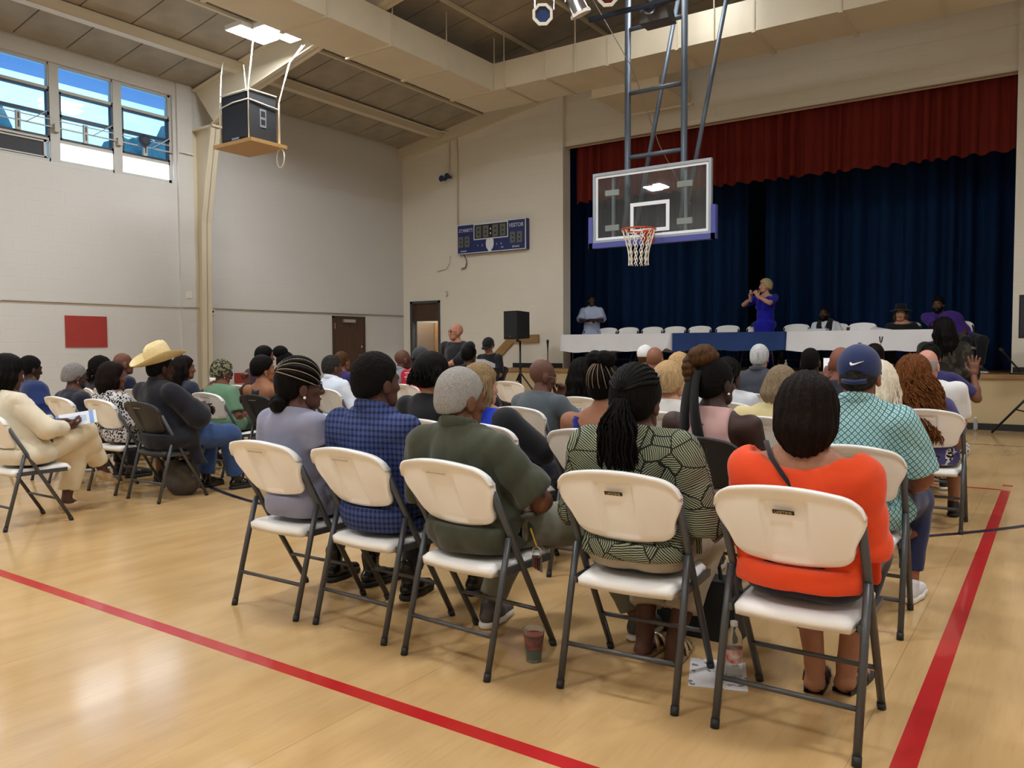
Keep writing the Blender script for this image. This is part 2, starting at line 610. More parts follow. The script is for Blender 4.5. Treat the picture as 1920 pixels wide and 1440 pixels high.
for i in range(4):
    y1 = 8.5 - 1.03 * i
    y0 = y1 - .88
    root = struct(MB().box(XL - .16, XL - .04, y0 - .15, y0, WZ0, WZ1).build('window_%d' % (i + 1), M_WFRAME))
    m = MB()
    m.box(XG - .05, XG + .05, y0, y1 + .03, WZ0, 4.32).box(XG - .05, XG + .05, y0, y1 + .03, 5.785, WZ1)
    m.box(XG - .05, XG + .05, y0, y1, 5.39, 5.44).box(XG - .05, XG + .05, y0, y1, 4.585, 4.655)
    m.box(XG - .05, XG + .05, y1 - .02, y1 + .04, WZ0, WZ1)
    m.build('frame', M_WFRAME, root)
    m = MB()
    m.box(XG - .02, XG + .06, y0, y0 + .03, 4.64, 5.4).box(XG - .02, XG + .06, y1 - .04, y1 - .01, 4.64, 5.4)
    m.box(XG - .02, XG + .06, y0, y1, 4.64, 4.67).box(XG - .02, XG + .06, y0, y1, 5.36, 5.39).box(XG - .02, XG + .06, y0, y1, 4.99, 5.04)
    sash = m.build('sash', M_WDARK, root)
    MB().box(XG + .06, XG + .075, y0, y1, 4.92, 4.935).box(XG + .07, XG + .09, y0 - .1, y1 + .1, 4.8, 4.82).build('operator_rod', M_WFRAME, root)
    m = MB().box(XG + .06, XG + .1, y0 + .36, y0 + .43, 4.66, 4.95)
    lt = m.build('latch', M_WFRAME, root)
    MB().box(XG + .1, XG + .105, y0 + .385, y0 + .405, 4.7, 4.8).box(XG + .1, XG + .105, y0 + .385, y0 + .405, 4.83, 4.92).build('latch_slot', M_WDARK, lt)
    MB().tube([(XG + .1, y0 + .5, 4.8), (XG + .3, y0 + .72, 4.98)], .008, 6).build('stay_arm', M_WFRAME, root)
    MB().box(XG + .06, XG + .13, y0 - .11, y0 - .03, 4.74, 4.86).build('gear_box', M_WFRAME, root)
    for za, zb in ((5.44, 5.785), (5.04, 5.36), (4.67, 4.99)):
        MB().box(XG, XG + .006, y0, y1, za, zb).build('pane', M_GLASS, root)
    if i != 2:
        MB().box(XG, XG + .006, y0, y1, 4.32, 4.585).build('pane', M_FROST, root)
    else:
        v = MB().box(XG, XG + .03, y0, y1 - .1, 4.32, 4.585).build('vent_screen', M_LOUVRE, root)
        MB().box(XG, XG + .05, y0, y1 - .04, 4.31, 4.34).box(XG, XG + .05, y0, y1 - .04, 4.56, 4.6).box(XG, XG + .05, y1 - .1, y1 - .06, 4.32, 4.59).build('vent_frame', M_WFRAME, v)
tag(MB().lathe([(0, 0), (.085, .0), (.1, .03), (.1, .06), (.06, .09), (0, .09)], 16, (XG + .1, 7.97, 4.9), Matrix.Rotation(math.pi / 2, 3, 'Y')).build('vent_fan', M_WDARK),
    'round dark fan motor clipped to the rightmost high window', 'fan')
# outside: roof overhang and tree crowns seen through the panes
struct(MB().box(XL - 1.5, XL - .25, YB, YW, 6.0, 6.1).build('roof_overhang', mat('blue_grey_soffit', '#7f93b5', .8)))
M_LEAF = mat('tree_foliage', '#4c7478', .9, noise=.6, nscale=3)
for i, (ty, tz, tr_) in enumerate(((0, 6.8, 2.4), (9.2, 7.2, 2.4), (18, 7.0, 2.6), (27, 7.4, 2.6))):
    rr = random.Random(i)
    m = MB()
    for k in range(40):
        c = Vector((-28 + rr.uniform(-1, 1) * tr_, ty + rr.uniform(-1, 1) * tr_, tz + rr.uniform(-1, .6) * tr_))
        r_ = rr.uniform(.5, 1.1)
        m.lathe([(0, -r_), (r_ * .7, -r_ * .7), (r_, 0), (r_ * .7, r_ * .7), (0, r_)], 7, c)
    tree = thing('tree', ['leafy tree crown seen through the leftmost high window panes', 'leafy tree crown seen through the middle high window panes',
                          'leafy tree crown seen through the rightmost high window panes', 'tall leafy tree crown outside, farthest towards the stage'][i], 'tree', (0, 0, 0), 0, 'trees outside the high windows')
    m.build('crown', M_LEAF, tree)
    MB().tube([(-28, ty, 0), (-28, ty, tz)], [.3, .18], 8).build('trunk', mat('bark', '#4a3a2c', .9), tree)

# ------------------------------------------------------------------ doors, pipes and boxes on the walls
root = struct(MB().box(XL, XL + .04, 12.27, 12.31, 0, 2.0).box(XL, XL + .04, 13.21, 13.25, 0, 2.0).box(XL, XL + .04, 12.27, 13.25, 1.96, 2.0).build('door_1', mat('brown_door_frame', '#3f2c22', .5)))
lf = MB().box(XL, XL + .03, 12.31, 13.21, 0, 1.96).build('door_leaf', M_DOOR, root)
MB().box(XL + .03, XL + .09, 12.55, 12.9, 1.86, 1.93).build('door_closer', M_ALU, root)
MB().lathe([(0, 0), (.035, 0), (.035, .05), (0, .06)], 12, (XL + .03, 13.12, .95), Matrix.Rotation(math.pi / 2, 3, 'Y')).build('door_handle', M_CHROME, lf)
MB().box(XL + .03, XL + .035, 13.06, 13.18, .98, 1.14).build('lock_plate', M_ALU, lf)
MB().lathe([(0, 0), (.025, 0), (.025, .02), (0, .02)], 10, (XL + .03, 13.12, 1.32), Matrix.Rotation(math.pi / 2, 3, 'Y')).build('deadbolt', M_CHROME, lf)
MB().box(XL + .03, XL + .04, 12.31, 12.33, 1.72, 1.84).build('hinge', M_ALU, lf)

root = struct(MB().box(DX0, DX0 + .07, YW - .03, YW + .15, 0, DZ).box(DX1 - .05, DX1, YW - .03, YW + .15, 0, DZ).box(DX0, DX1, YW - .03, YW + .15, DZ - .06, DZ).build('door_2', M_DKMETAL))
MB().box(DX0 + .07, DX1 - .05, YW + .02, YW + .07, 1.95, DZ - .06).build('transom_panel', M_DOOR, root)
MB().box(DX0 + .07, DX1 - .05, YW + .0, YW + .1, 1.92, 1.95).build('transom_bar', M_DKMETAL, root)
lf = MB().box(DX0 + .12, DX1 - .08, YW + .75, YW + .79, 0, 1.9).build('door_leaf', M_DOORL, root)
MB().tube([(-12.42, YW + .72, 1.62), (-12.47, YW + .68, 1.58), (-12.5, YW + .68, 1.45), (-12.49, YW + .68, 1.3), (-12.42, YW + .7, 1.24), (-12.36, YW + .7, 1.3), (-12.4, YW + .7, 1.36)], .018, 8).build('door_hook', M_CHROME, lf)
MB().box(DX0 + .07, DX0 + .11, YW + .1, YW + .8, 0, 1.92).build('door_edge', M_ALU, root)
struct(MB().box(-13.2, -11.6, 16.2, 16.3, 0, 2.6).box(-13.3, -13.2, YW + .3, 16.3, 0, 2.6).box(-11.6, -11.5, YW + .3, 16.3, 0, 2.6).box(-13.3, -11.5, YW + .3, 16.3, 2.6, 2.7).build('wall_corridor', M_CREAM))
lamp('corridor_lamp', (-12.4, 15.0, 2.55), .5, .3, 26, (1, .93, .8))

rp = mat('red_wall_pad', '#9c322c', .6, noise=.1, nscale=5)
tag(MB().box(XL, XL + .02, 6.55, 7.23, 1.33, 1.84).build('wall_pad', rp), 'plain red rectangular sheet on the left wall under the windows', 'wall pad')
tag(MB().box(XL, XL + .02, 9.72, 10.1, .62, .82).build('wall_pad', rp), 'small red sheet low on the left wall, half hidden by the audience', 'wall pad')


def pipe(name, label, pts_, r=.014, m=M_CREAM, cat='pipe'):
    return tag(MB().tube(pts_, r, 8).build(name, m, sm=True), label, cat)


c = pipe('conduit_pipe', 'long thin cream conduit running level along the left wall', [(XL + .02, 5.5, .1), (XL + .02, 5.5, 1.9), (XL + .02, 5.53, 2.0), (XL + .02, 5.62, 2.05), (XL + .02, 8.58, 2.05), (XL + .07, 8.6, 2.05), (XL + .07, 8.9, 2.05), (XL + .02, 8.92, 2.05), (XL + .02, YW - .03, 2.06)], .012, mat('conduit_grey', '#b7b0a2', .5))
t = thing('conduit_drop', 'vertical conduit beside the high windows with a small junction box below', 'pipe')
MB().tube([(XL + .03, 8.77, 4.84), (XL + .03, 8.75, 2.34)], .016, 8).build('pipe', M_WHITEP, t)
MB().box(XL, XL + .07, 8.7, 8.8, 2.22, 2.34).build('junction_box', M_WHITEP, t)
MB().tube([(XL + .075, 8.62, 4.83), (XL + .075, 8.9, 4.83)], .016, 8).build('cross_bar', M_WHITEP, t)
t = tag(MB().box(XL, XL + .06, 9.12, 9.28, 1.94, 2.04).build('exit_alarm_box', M_WHITEP), 'small white box fixed to the left wall beside the steel column', 'alarm box')
MB().box(XL + .06, XL + .065, 9.2, 9.26, 1.97, 2.01).build('display', M_BLACK, t)
t = thing('wall_conduit', 'pair of thin cream conduits dropping down the stage wall to the scoreboard', 'pipe')
MB().tube([(-11.9, 9.2, 6.2), (-11.9, 14.3, 6.2), (-11.75, YW - .05, 6.17), (-11.72, YW - .03, 6.0), (-11.74, YW - .03, 5.2)], .02, 8).build('pipe', M_STEEL, t, True)
MB().tube([(-11.8, 9.2, 6.22), (-11.8, 14.3, 6.22), (-11.55, YW - .05, 6.18), (-11.5, YW - .03, 6.0), (-11.48, YW - .03, 4.06)], .02, 8).build('pipe', M_STEEL, t, True)
t = thing('alarm_horns', 'pair of small dark blue horns on the stage wall above the scoreboard', 'alarm')
mb_ = mat('dark_blue_plastic', '#24365e', .4)
for x in (-11.84, -11.68):
    MB().lathe([(0, 0), (.03, 0), (.035, .08), (.075, .15), (.07, .16), (0, .12)], 14, (x, YW - .02, 5.18 if x < -11.8 else 5.21), Matrix.Rotation(math.pi / 2, 3, 'X')).build('horn', mb_, t, True)
t = thing('wall_socket', 'small white outlet box with a looped cord under the scoreboard', 'socket')
MB().box(-11.38, -11.26, YW - .05, YW, 3.12, 3.22).build('box', M_WHITEP, t)
MB().tube([(-11.3, YW - .04, 3.4), (-11.24, YW - .04, 3.3), (-11.22, YW - .04, 3.2), (-11.27, YW - .04, 3.1), (-11.38, YW - .04, 3.08)], .01, 6).build('cord', M_DKMETAL, t, True)
MB().tube([(-11.72, YW - .03, 3.42), (-11.74, YW - .03, 3.25), (-11.84, YW - .03, 3.12), (-12.1, YW - .03, 3.08)], .012, 6).build('conduit', M_WHITEP, t, True)
tag(MB().tube([(-11.86, YW - .02, 2.6), (-11.81, YW - .04, 2.58), (-11.8, YW - .04, 2.52), (-11.85, YW - .02, 2.48)], .01, 6).build('wall_hook', M_ALU, None, True), 'small grey hook on the stage wall above the standing man', 'hook')
m = MB()
Mx = Matrix.Translation((0, YW - .07, 0))
m.prism([(-10.95, .72), (-10.01, 1.56), (-9.28, 1.56), (-9.28, 1.39), (-9.93, 1.39), (-10.75, .66)], Mx, .05)
tag(m.build('stair_handrail', M_WOODTRIM), 'wooden board handrail on the stage wall beside the steps', 'handrail')

# ------------------------------------------------------------------ air ducts
t = thing('air_duct', 'large cream rectangular air duct turning along the stage end of the roof', 'duct')
AX0, AX1, AY0, AY1, AZ0, AZ1 = -9.45, -8.5, 11.85, 12.85, 5.9, 6.37
ys = [-4.0, -1.2, .1, 1.4, 2.7, 4.0, 5.3, 6.6, 7.9, 9.2, 10.5, 11.85]
for a, b in zip(ys[:-1], ys[1:]):
    MB().box(AX0, AX1, a + .004, b - .004, AZ0, AZ1).build('duct_section', M_DUCT, t)
    MB().box(AX0 - .02, AX1 + .02, b - .03, b + .03, AZ0 - .025, AZ0).box(AX1, AX1 + .012, b - .02, b + .02, AZ0, AZ1).build('duct_flange', M_STEEL, t)
    MB().tube([(AX1 + .02, b, AZ0 - .02), (AX1 + .02, b, roof_z(AX1))], .01, 6).build('hanger_rod', M_STEEL, t)
MB().box(AX0, AX1 + .25, AY0 - .0, AY1, AZ0, AZ1).build('duct_corner', M_DUCT, t)
xs = [AX1 + .25, -7.4, -6.2, -5.0, -3.8, -2.6, -1.4, -.2, 1.0, 2.2, 3.6]
for a, b in zip(xs[:-1], xs[1:]):
    MB().box(a + .004, b - .004, AY0, AY1, AZ0, AZ1).build('duct_section', M_DUCT, t)
for x in xs[:-1]:
    MB().box(x - .03, x + .03, AY0 - .02, AY1 + .06, AZ0 - .025, AZ0).box(x - .015, x + .015, AY0 - .012, AY0, AZ0, AZ1).build('duct_flange', M_STEEL, t)
for x in (xs[0], -6.8, -4.4, -2.0, .4):
    MB().tube([(x, AY0 - .02, AZ0 - .02), (x, AY0 - .02, roof_z(x))], .01, 6).build('hanger_rod', M_STEEL, t)
t = thing('branch_duct', 'short cream branch duct between the main duct and the stage wall', 'duct')
MB().box(-7.05, -5.75, 12.86, 14.3, 5.78, 6.2).build('duct_section', M_DUCT, t)
for y in (12.9, 14.27):
    MB().box(-7.1, -5.7, y - .03, y + .03, 5.75, 5.78).build('duct_flange', M_STEEL, t)

# ------------------------------------------------------------------ stage curtains
def cloth_wall(x0, x1, y, z0, z1, pitch, amp, m, name, label, seed, scallop=0.0, cat='curtain', group=None, nz=10):
    rr = random.Random(seed)
    xs_, ph = [], []
    x, p = x0, 0.0
    folds = []
    while x < x1:
        folds.append((x, pitch * rr.uniform(.65, 1.4), amp * rr.uniform(.6, 1.25)))
        x += folds[-1][1]
    P = []
    for (fx, fw, fa) in folds:
        for k in range(12):
            u = k / 12
            xx = fx + fw * u
            if xx > x1:
                break
            yy = fa * (1.05 * math.tanh(1.7 * math.cos(2 * math.pi * u)) + .15 * math.cos(4 * math.pi * u + fx * 3))
            P.append([(xx + .004 * math.sin(3 * zz + fx), y + yy * (.75 + .25 * (1 - j / nz)) + .006 * math.sin(zz * 5 + fx * 9),
                       zz - (scallop * (.5 + .5 * math.cos(2 * math.pi * u)) if j == 0 else 0)) for j, zz in enumerate([z0 + (z1 - z0) * jj / nz for jj in range(nz + 1)])])
    return tag(MB().grid(P).build(name, m, None, True), label, cat, group)


M_NAVY = mat('navy_velvet', '#0f2748', .9, noise=.35, nscale=3, stretch=(6, 6, .6), spec=.1)
M_RED = mat('red_velour', '#642019', .85, noise=.2, nscale=4, stretch=(6, 6, .6), spec=.1)
cloth_wall(-9.9, -5.33, 16.35, .85, 5.6, .36, .12, M_NAVY, 'stage_curtain', 'dark navy pleated stage curtain left of the dark gap', 3)
cloth_wall(-5.0, .9, 16.35, .85, 5.6, .36, .12, M_NAVY, 'stage_curtain', 'dark navy pleated stage curtain right of the dark gap', 5)
cloth_wall(OX0 + .12, OX1 - .02, 14.93, 4.36, OZ1 + .14, .27, .06, M_RED, 'stage_valance', 'deep red pleated valance across the top of the stage', 9, .035)
# ------------------------------------------------------------------ ceiling lights
M_LED = mat('led_diffuser', '#ffffff', .5, emit='#fbfaf6', estr=16)
M_FIX = mat('white_fixture', '#dedede', .5)
LAMPS = [(-10.17, 8.2, 6.12, 'bright twin-panel ceiling light above the hanging loudspeaker'), (-10.17, 3.0, 6.12, 'twin-panel ceiling light over the left aisle, nearer the back'),
         (-10.17, -2.0, 6.12, 'twin-panel ceiling light at the back left of the hall'), (-4.6, 6.4, 6.9, 'twin-panel ceiling light under the ridge over the front rows'),
         (-4.6, 2.4, 6.9, 'twin-panel ceiling light under the ridge over the middle of the hall'), (-4.6, -2.0, 6.9, 'twin-panel ceiling light under the ridge at the back'),
         (-4.6, 10.7, 6.92, 'unseen twin-panel ceiling light added before the stage to brighten its wall'), (1.0, 8.2, 6.12, 'twin-panel ceiling light on the right side near the stage'), (1.0, 3.0, 6.12, 'twin-panel ceiling light on the right side of the hall'),  # stage-end ridge light is added, out of view, to brighten the stage wall
         (1.0, -2.0, 6.12, 'twin-panel ceiling light at the back right of the hall')]
for x, y, z, lab in LAMPS:
    t = thing('ceiling_light', lab, 'ceiling light', (x, y, z), 0, 'twin-panel ceiling lights')
    for dx, dy in ((-.2, -.1), (.2, .1)):
        p = MB().box(dx - .19, dx + .19, dy - .36, dy + .36, 0, .07).build('light_panel', M_FIX, t)
        MB().box(dx - .175, dx + .175, dy - .345, dy + .345, -.006, 0).build('diffuser', M_LED, p)
    for dx in (-.3, .3):
        MB().tube([(dx, 0, .07), (dx, 0, roof_z(x + dx) - z)], .006, 6).build('hanger', M_FIX, t)
    for dx, dy in ((-.2, -.1), (.2, .1)):
        L = lamp('ceiling_lamp', (dx, dy, -.012), .34, .68, 12 if y > 10 else 61, (.955, .975, 1.0))
        L.parent = t

# ------------------------------------------------------------------ loudspeaker on a hanging shelf
M_SPK = mat('black_speaker_carpet', '#1b1d22', .75, bump=.3, bscale=120)
M_GRILL = mat('speaker_grille', '#16181e', .6, noise=.3, nscale=200, col2='#30343c')
M_ROPE = mat('white_cord', '#d9d4c6', .7)
M_PLY = mat('plywood', '#c19a5e', .6, noise=.3, nscale=5, stretch=(1, 6, 6))
t = thing('hanging_loudspeaker', 'large black loudspeaker hung on a shelf near the left windows', 'loudspeaker', (-10.69, 8.25, 4.52))
MB().hexa([(-.34, -.25, 0), (-.34, -.25, .74), (-.34, .25, 0), (-.34, .25, .74), (.34, -.25, 0), (.34, -.25, .74), (.34, .25, 0), (.34, .25, .74)]).build('cabinet', M_SPK, t)
MB().box(-.3, .3, -.262, -.25, .05, .56).build('front_grille', M_GRILL, t)
MB().box(-.28, .28, -.265, -.25, .6, .7).build('horn', M_GRILL, t)
h = MB().box(.335, .345, -.06, .06, .22, .5).build('handle_plate', mat('handle_grey', '#8f969c', .4, .5), t)
MB().box(.34, .347, -.04, .04, .26, .34).box(.34, .347, -.04, .04, .38, .47).build('handle_recess', M_BLACK, h)
MB().box(-.08, .1, -.268, -.262, .03, .06).build('badge', M_ALU, t)
t = thing('hanging_shelf', 'plywood shelf carrying the loudspeaker, hung on white cords', 'shelf', (-10.69, 8.25, 4.46))
MB().box(-.47, .47, -.33, .36, 0, .055).build('board', M_PLY, t)
for pts_ in ([(.34, -.27, .05), (.34, -.27, .82), (.34, -.1, 1.95)], [(.36, .28, .02), (.38, .28, .7), (.55, .35, 1.3), (.7, .5, 1.62)], [(.38, .29, .05), (.38, .29, .75), (.58, .36, 1.35), (.74, .52, 1.62)],
             [(-.36, -.27, .05), (-.36, -.27, .6), (-.55, -.1, 1.2), (-.9, .2, 1.65)], [(-.36, .27, .05), (-.36, .27, .7), (-.5, .3, 1.5)],
             [(-.35, -.28, .62), (-.02, -.28, .66), (.35, -.28, .66), (.36, .28, .62)], [(.35, -.26, .815), (.35, .26, .815)], [(-.35, -.26, .815), (.35, -.26, .815)]):
    MB().tube(pts_, .011, 6).build('cord', M_ROPE, t, True)
MB().tube([(.38 + .09 * math.sin(a), .3, -.14 - .15 * math.cos(a)) for a in [i * math.pi / 8 - math.pi for i in range(17)]], .012, 6).build('cord_loop', M_ROPE, t, True)

# ------------------------------------------------------------------ basketball backboard and hoop
M_FRAMEG = mat('grey_backboard_frame', '#9aa3ab', .4, .3)
M_PIPE = mat('grey_blue_pipe', '#56616e', .45, .3)
M_WPAINT = mat('white_board_paint', '#e6ecf2', .5)
M_PAD = mat('purple_blue_padding', '#4a4f9a', .6)
M_RIM = mat('orange_rim', '#c4431f', .45, .2)
M_NET = mat('white_net_cord', '#e6dfd0', .8)
bx0, bx1, bz0, bz1, by = -5.64, -3.86, 2.79, 3.79, 10.35
t = thing('basketball_hoop', 'clear basketball backboard with orange rim and net hung before the stage', 'basketball hoop', (0, 0, 0))
m = MB()
m.box(bx0 + .03, bx1 - .03, by - .006, by + .006, bz0 + .03, bz1 - .03)
gb = bpy.data.materials.new('backboard_glass')
gb.use_nodes = True
t_ = gb.node_tree
tr = t_.nodes.new('ShaderNodeBsdfTransparent')
tr.inputs['Color'].default_value = (.86, .9, .9, 1)
gl = t_.nodes.new('ShaderNodeBsdfGlossy')
gl.inputs['Roughness'].default_value = .02
df = t_.nodes.new('ShaderNodeBsdfDiffuse')
df.inputs['Color'].default_value = (.6, .65, .68, 1)
m1 = t_.nodes.new('ShaderNodeMixShader')
m1.inputs[0].default_value = .04
fr = t_.nodes.new('ShaderNodeFresnel')
fr.inputs[0].default_value = 1.5
m2 = t_.nodes.new('ShaderNodeMixShader')
t_.links.new(tr.outputs[0], m1.inputs[1])
t_.links.new(df.outputs[0], m1.inputs[2])
t_.links.new(fr.outputs[0], m2.inputs[0])
t_.links.new(m1.outputs[0], m2.inputs[1])
t_.links.new(gl.outputs[0], m2.inputs[2])
t_.links.new(m2.outputs[0], t_.nodes['Material Output'].inputs[0])
bd = m.build('glass_board', gb, t)


def frame_rect(m, x0, x1, z0, z1, w_, ya, yb):
    m.box(x0, x1, ya, yb, z1 - w_, z1).box(x0, x1, ya, yb, z0, z0 + w_).box(x0, x0 + w_, ya, yb, z0 + w_, z1 - w_).box(x1 - w_, x1, ya, yb, z0 + w_, z1 - w_)
    return m


frame_rect(MB(), bx0, bx1, bz0, bz1, .04, by - .03, by + .03).build('board_frame', M_FRAMEG, t)
frame_rect(MB(), bx0 + .035, bx1 - .035, bz0 + .035, bz1 - .035, .04, by - .012, by - .007).build('white_border', M_WPAINT, bd)
frame_rect(MB(), -5.05, -4.46, 2.89, 3.31, .05, by - .012, by - .007).build('target_square', M_WPAINT, bd)
m = MB()
m.box(bx0 - .06, bx1 + .06, by - .045, by + .045, bz0 - .07, bz0 + .005)
m.box(bx0 - .065, bx0 + .0, by - .045, by + .045, bz0 - .07, bz0 + .38).box(bx1, bx1 + .065, by - .045, by + .045, bz0 - .07, bz0 + .38)
m.build('edge_padding', M_PAD, t)
RX, RY, RZ, RR = -4.75, 9.98, 2.88, .228
m = MB()
m.tube([(RX + RR * math.cos(a), RY + RR * math.sin(a), RZ) for a in [i * 2 * math.pi / 32 for i in range(33)]], .011, 8, False)
m.box(RX - .08, RX + .08, by - .05, by - .03, RZ - .14, RZ + .04).box(RX - .06, RX + .06, RY + RR, by - .03, RZ - .02, RZ + .01)
m.tube([(RX - .13, RY + .19, RZ), (RX - .06, by - .04, RZ - .1)], .009, 6).tube([(RX + .13, RY + .19, RZ), (RX + .06, by - .04, RZ - .1)], .009, 6)
m.build('rim', M_RIM, t, True)
m = MB()
levels = [(1.0, 0), (.86, -.1), (.72, -.2), (.62, -.3), (.58, -.4), (.6, -.48)]
for k in range(12):
    for s_ in (0, 1):
        pts_ = []
        for i, (rr, dz) in enumerate(levels):
            off = ((k + (.5 if (i % 2) ^ s_ else 0)) / 12) * 2 * math.pi
            pts_.append((RX + RR * rr * math.cos(off), RY + RR * rr * math.sin(off), RZ + dz))
        m.tube(pts_, .006, 5)
m.build('net', M_NET, t)
m = MB()
for x in (-5.22, -4.36):
    m.tube([(x, 10.5, 2.95), (x, 10.6, 3.3), (x, 10.6, roof_z(x) - .1)], .045, 10)
m.build('mast', M_PIPE, t, True)
for z in (4.02, 4.93, 5.83, 6.75):
    MB().tube([(-5.22, 10.6, z), (-4.36, 10.6, z)], .032, 8).build('rung', M_PIPE, t, True)
for x0, z0, x1 in ((-5.11, 2.95, -4.7), (-4.36, 3.05, -3.92)):
    MB().tube([(x0, 10.62, z0), (x1, 11.52, 7.2)], .033, 8).build('diagonal_brace', M_PIPE, t, True)
for x in (-5.35, -4.25):
    MB().box(x - .02, x + .02, by + .04, by + .08, 2.85, 3.75).build('upright', M_FRAMEG, t)
    for z in (3.0, 3.5):
        MB().box(x - .11, x + .11, by + .01, by + .04, z - .04, z + .04).build('bracket', M_ALU, t)
tag(MB().tube([(-4.9, 8.9, 5.65), (-5.05, 10.4, 5.2), (-5.0, 11.2, 4.3), (-4.9, 12.2, 3.55)], .006, 5).build('hoist_cable', M_ALU, None, True), 'thin slack hoist cable beside the backboard mast', 'cable')

# ------------------------------------------------------------------ stage lights on a pipe
M_SHINY = mat('polished_aluminium', '#cfd2d6', .22, .95)
pts_b = (-5.3, 9.3, 5.62)
pipe('lighting_pipe', 'dark blue-grey pipe carrying the stage lights under the roof', [(-5.12, 9.28, 5.52), (-3.0, 9.5, 5.6), (.4, 9.8, 5.7)], .035, mat('dark_pipe', '#2b3444', .5, .3))


def spotlight(loc, aim, lens, label):
    t_ = thing('stage_spotlight', label, 'spotlight', loc, 0, 'spotlights under the roof')
    R_ = Vector((0, 0, 1)).rotation_difference(Vector(aim).normalized()).to_matrix()
    b_ = MB().lathe([(0, -.3), (.05, -.3), (.085, -.22), (.09, 0), (.1, .02), (.12, .16), (.125, .17)], 16, (0, 0, 0), R_).build('can', M_SHINY, t_, True)
    m_ = MB()
    m_.lathe([(.13, .16), (.135, .2), (.1, .2), (.095, .16)], 8, (0, 0, 0), R_)
    m_.build('gel_frame', mat('gel_frame_cream', '#d6cfc0', .5), t_)
    MB().lathe([(0, .175), (.1, .175)], 16, (0, 0, 0), R_).build('lens', lens, t_)
    MB().tube([(-.14, 0, 0), (-.14, 0, .22), (0, 0, .26), (.14, 0, .22), (.14, 0, 0)], .01, 6).build('yoke', M_SHINY, t_)
    MB().tube([(0, 0, .25), (0, .02, .5)], .014, 6).build('clamp', M_SHINY, t_)
    return t_


spotlight((-5.42, 8.66, 5.48), (.35, -.75, -.45), mat('blue_gel', '#1d3560', .3), 'shiny stage spotlight with a blue lens, leftmost at the top edge')
spotlight((-5.06, 8.8, 5.6), (.25, .35, -.9), mat('clear_gel', '#a8adb0', .3), 'shiny bare stage spotlight pointing down between blue and red ones')
spotlight((-4.62, 8.86, 5.6), (.3, -.7, -.5), mat('red_gel', '#4d1417', .3), 'stage spotlight with a dark red lens cut by the top edge')
t = thing('flood_light', 'grey box floodlight hanging behind the hoop mast', 'floodlight', (-4.32, 9.6, 5.5))
MB().hexa([(-.2, -.1, -.1), (-.16, -.16, .11), (-.2, .16, -.1), (-.16, .12, .11), (.2, -.1, -.1), (.16, -.16, .11), (.2, .16, -.1), (.16, .12, .11)]).build('housing', mat('dim_grey_housing', '#4c4a4b', .5), t)
MB().lathe([(0, 0), (.05, .005), (.08, .03), (.09, .06)], 12, (.0, -.17, .02), Matrix.Rotation(math.pi / 2, 3, 'X')).build('reflector', M_SHINY, t, True)
MB().tube([(0, 0, .14), (0, 0, .45)], .012, 6).build('hanger', M_SHINY, t)

# ------------------------------------------------------------------ scoreboard
M_SBLUE = mat('scoreboard_blue', '#182a66', .4)
M_SWHITE = mat('scoreboard_white', '#d8dce4', .5)
M_DIG = mat('unlit_digit_grey', '#5d615c', .5)
M_SBLK = mat('scoreboard_black', '#15171a', .5)
sx0, sx1, sz0, sz1, sy = -11.42, -9.54, 3.41, 4.07, YW - .13
t = thing('scoreboard', 'blue and white electronic scoreboard on the wall left of the stage', 'scoreboard')
MB().box(sx0, sx1, sy, YW, sz0, sz1).build('case', M_SBLUE, t)
frame_rect(MB(), sx0, sx1 - .0, sz0, sz1, .016, sy - .012, sy).build('edge_strip', M_SWHITE, t)
cl = MB().box(-10.92, -10.02, sy - .01, sy, 3.72, 4.03).build('clock_panel', M_SBLK, t)
frame_rect(MB(), -10.94, -10.0, 3.7, 4.05, .02, sy - .016, sy - .008).build('clock_frame', M_SWHITE, t)


def digit(x, z, w_, h_, par):
    d_ = MB().box(x, x + w_, sy - .014, sy - .004, z, z + h_).build('digit', M_DIG, par)
    for zz in (.3, .68):
        MB().box(x + w_ * .36, x + w_ * .64, sy - .016, sy - .013, z + h_ * zz - .02, z + h_ * zz + .02).build('digit_gap', M_SBLK, d_)


for x in (-10.88, -10.68, -10.42, -10.22):
    digit(x, 3.74, .15, .26, t)
for z in (3.82, 3.92):
    MB().lathe([(0, 0), (.018, 0)], 10, (-10.475, sy - .012, z), Matrix.Rotation(math.pi / 2, 3, 'X')).build('colon_dot', M_SWHITE, cl)
for x in (-11.38, -11.2, -9.95, -9.77):
    digit(x, 3.56, .14, .24, t)
for txt, x, z, s_, sh, xs_ in (("ST.MARY'S", -11.17, 3.93, .11, .1, .78), ('VISITOR', -9.79, 3.94, .125, .1, .85), ('1', -10.83, 3.57, .06, 0, 1), ('2', -10.7, 3.57, .06, 0, 1), ('3', -10.31, 3.57, .06, 0, 1), ('4', -10.19, 3.57, .06, 0, 1),
                               ('BONUS', -11.23, 3.47, .05, 0, 1), ('BONUS', -9.8, 3.48, .055, 0, 1), ('PER', -10.16, 3.49, .04, 0, 1)):
    o = link('lettering', text_mesh('lettering', txt, s_, M_SWHITE, .002, 'CENTER', sh, xs_), t, (x, sy - .012, z))
    o.rotation_euler = (math.pi / 2, 0, 0)
poly = [(-.11, .14), (-.06, .17), (0, .15), (.06, .17), (.12, .15), (.13, .02), (.1, -.08), (.05, -.12), (.04, -.16), (-.04, -.16), (-.05, -.12), (-.1, -.07), (-.125, .03)]
MB().prism([(x * .85, z * .85) for x, z in poly], Matrix.Translation((-10.5, sy - .014, 3.56)), .012).build('emblem', M_SWHITE, t)

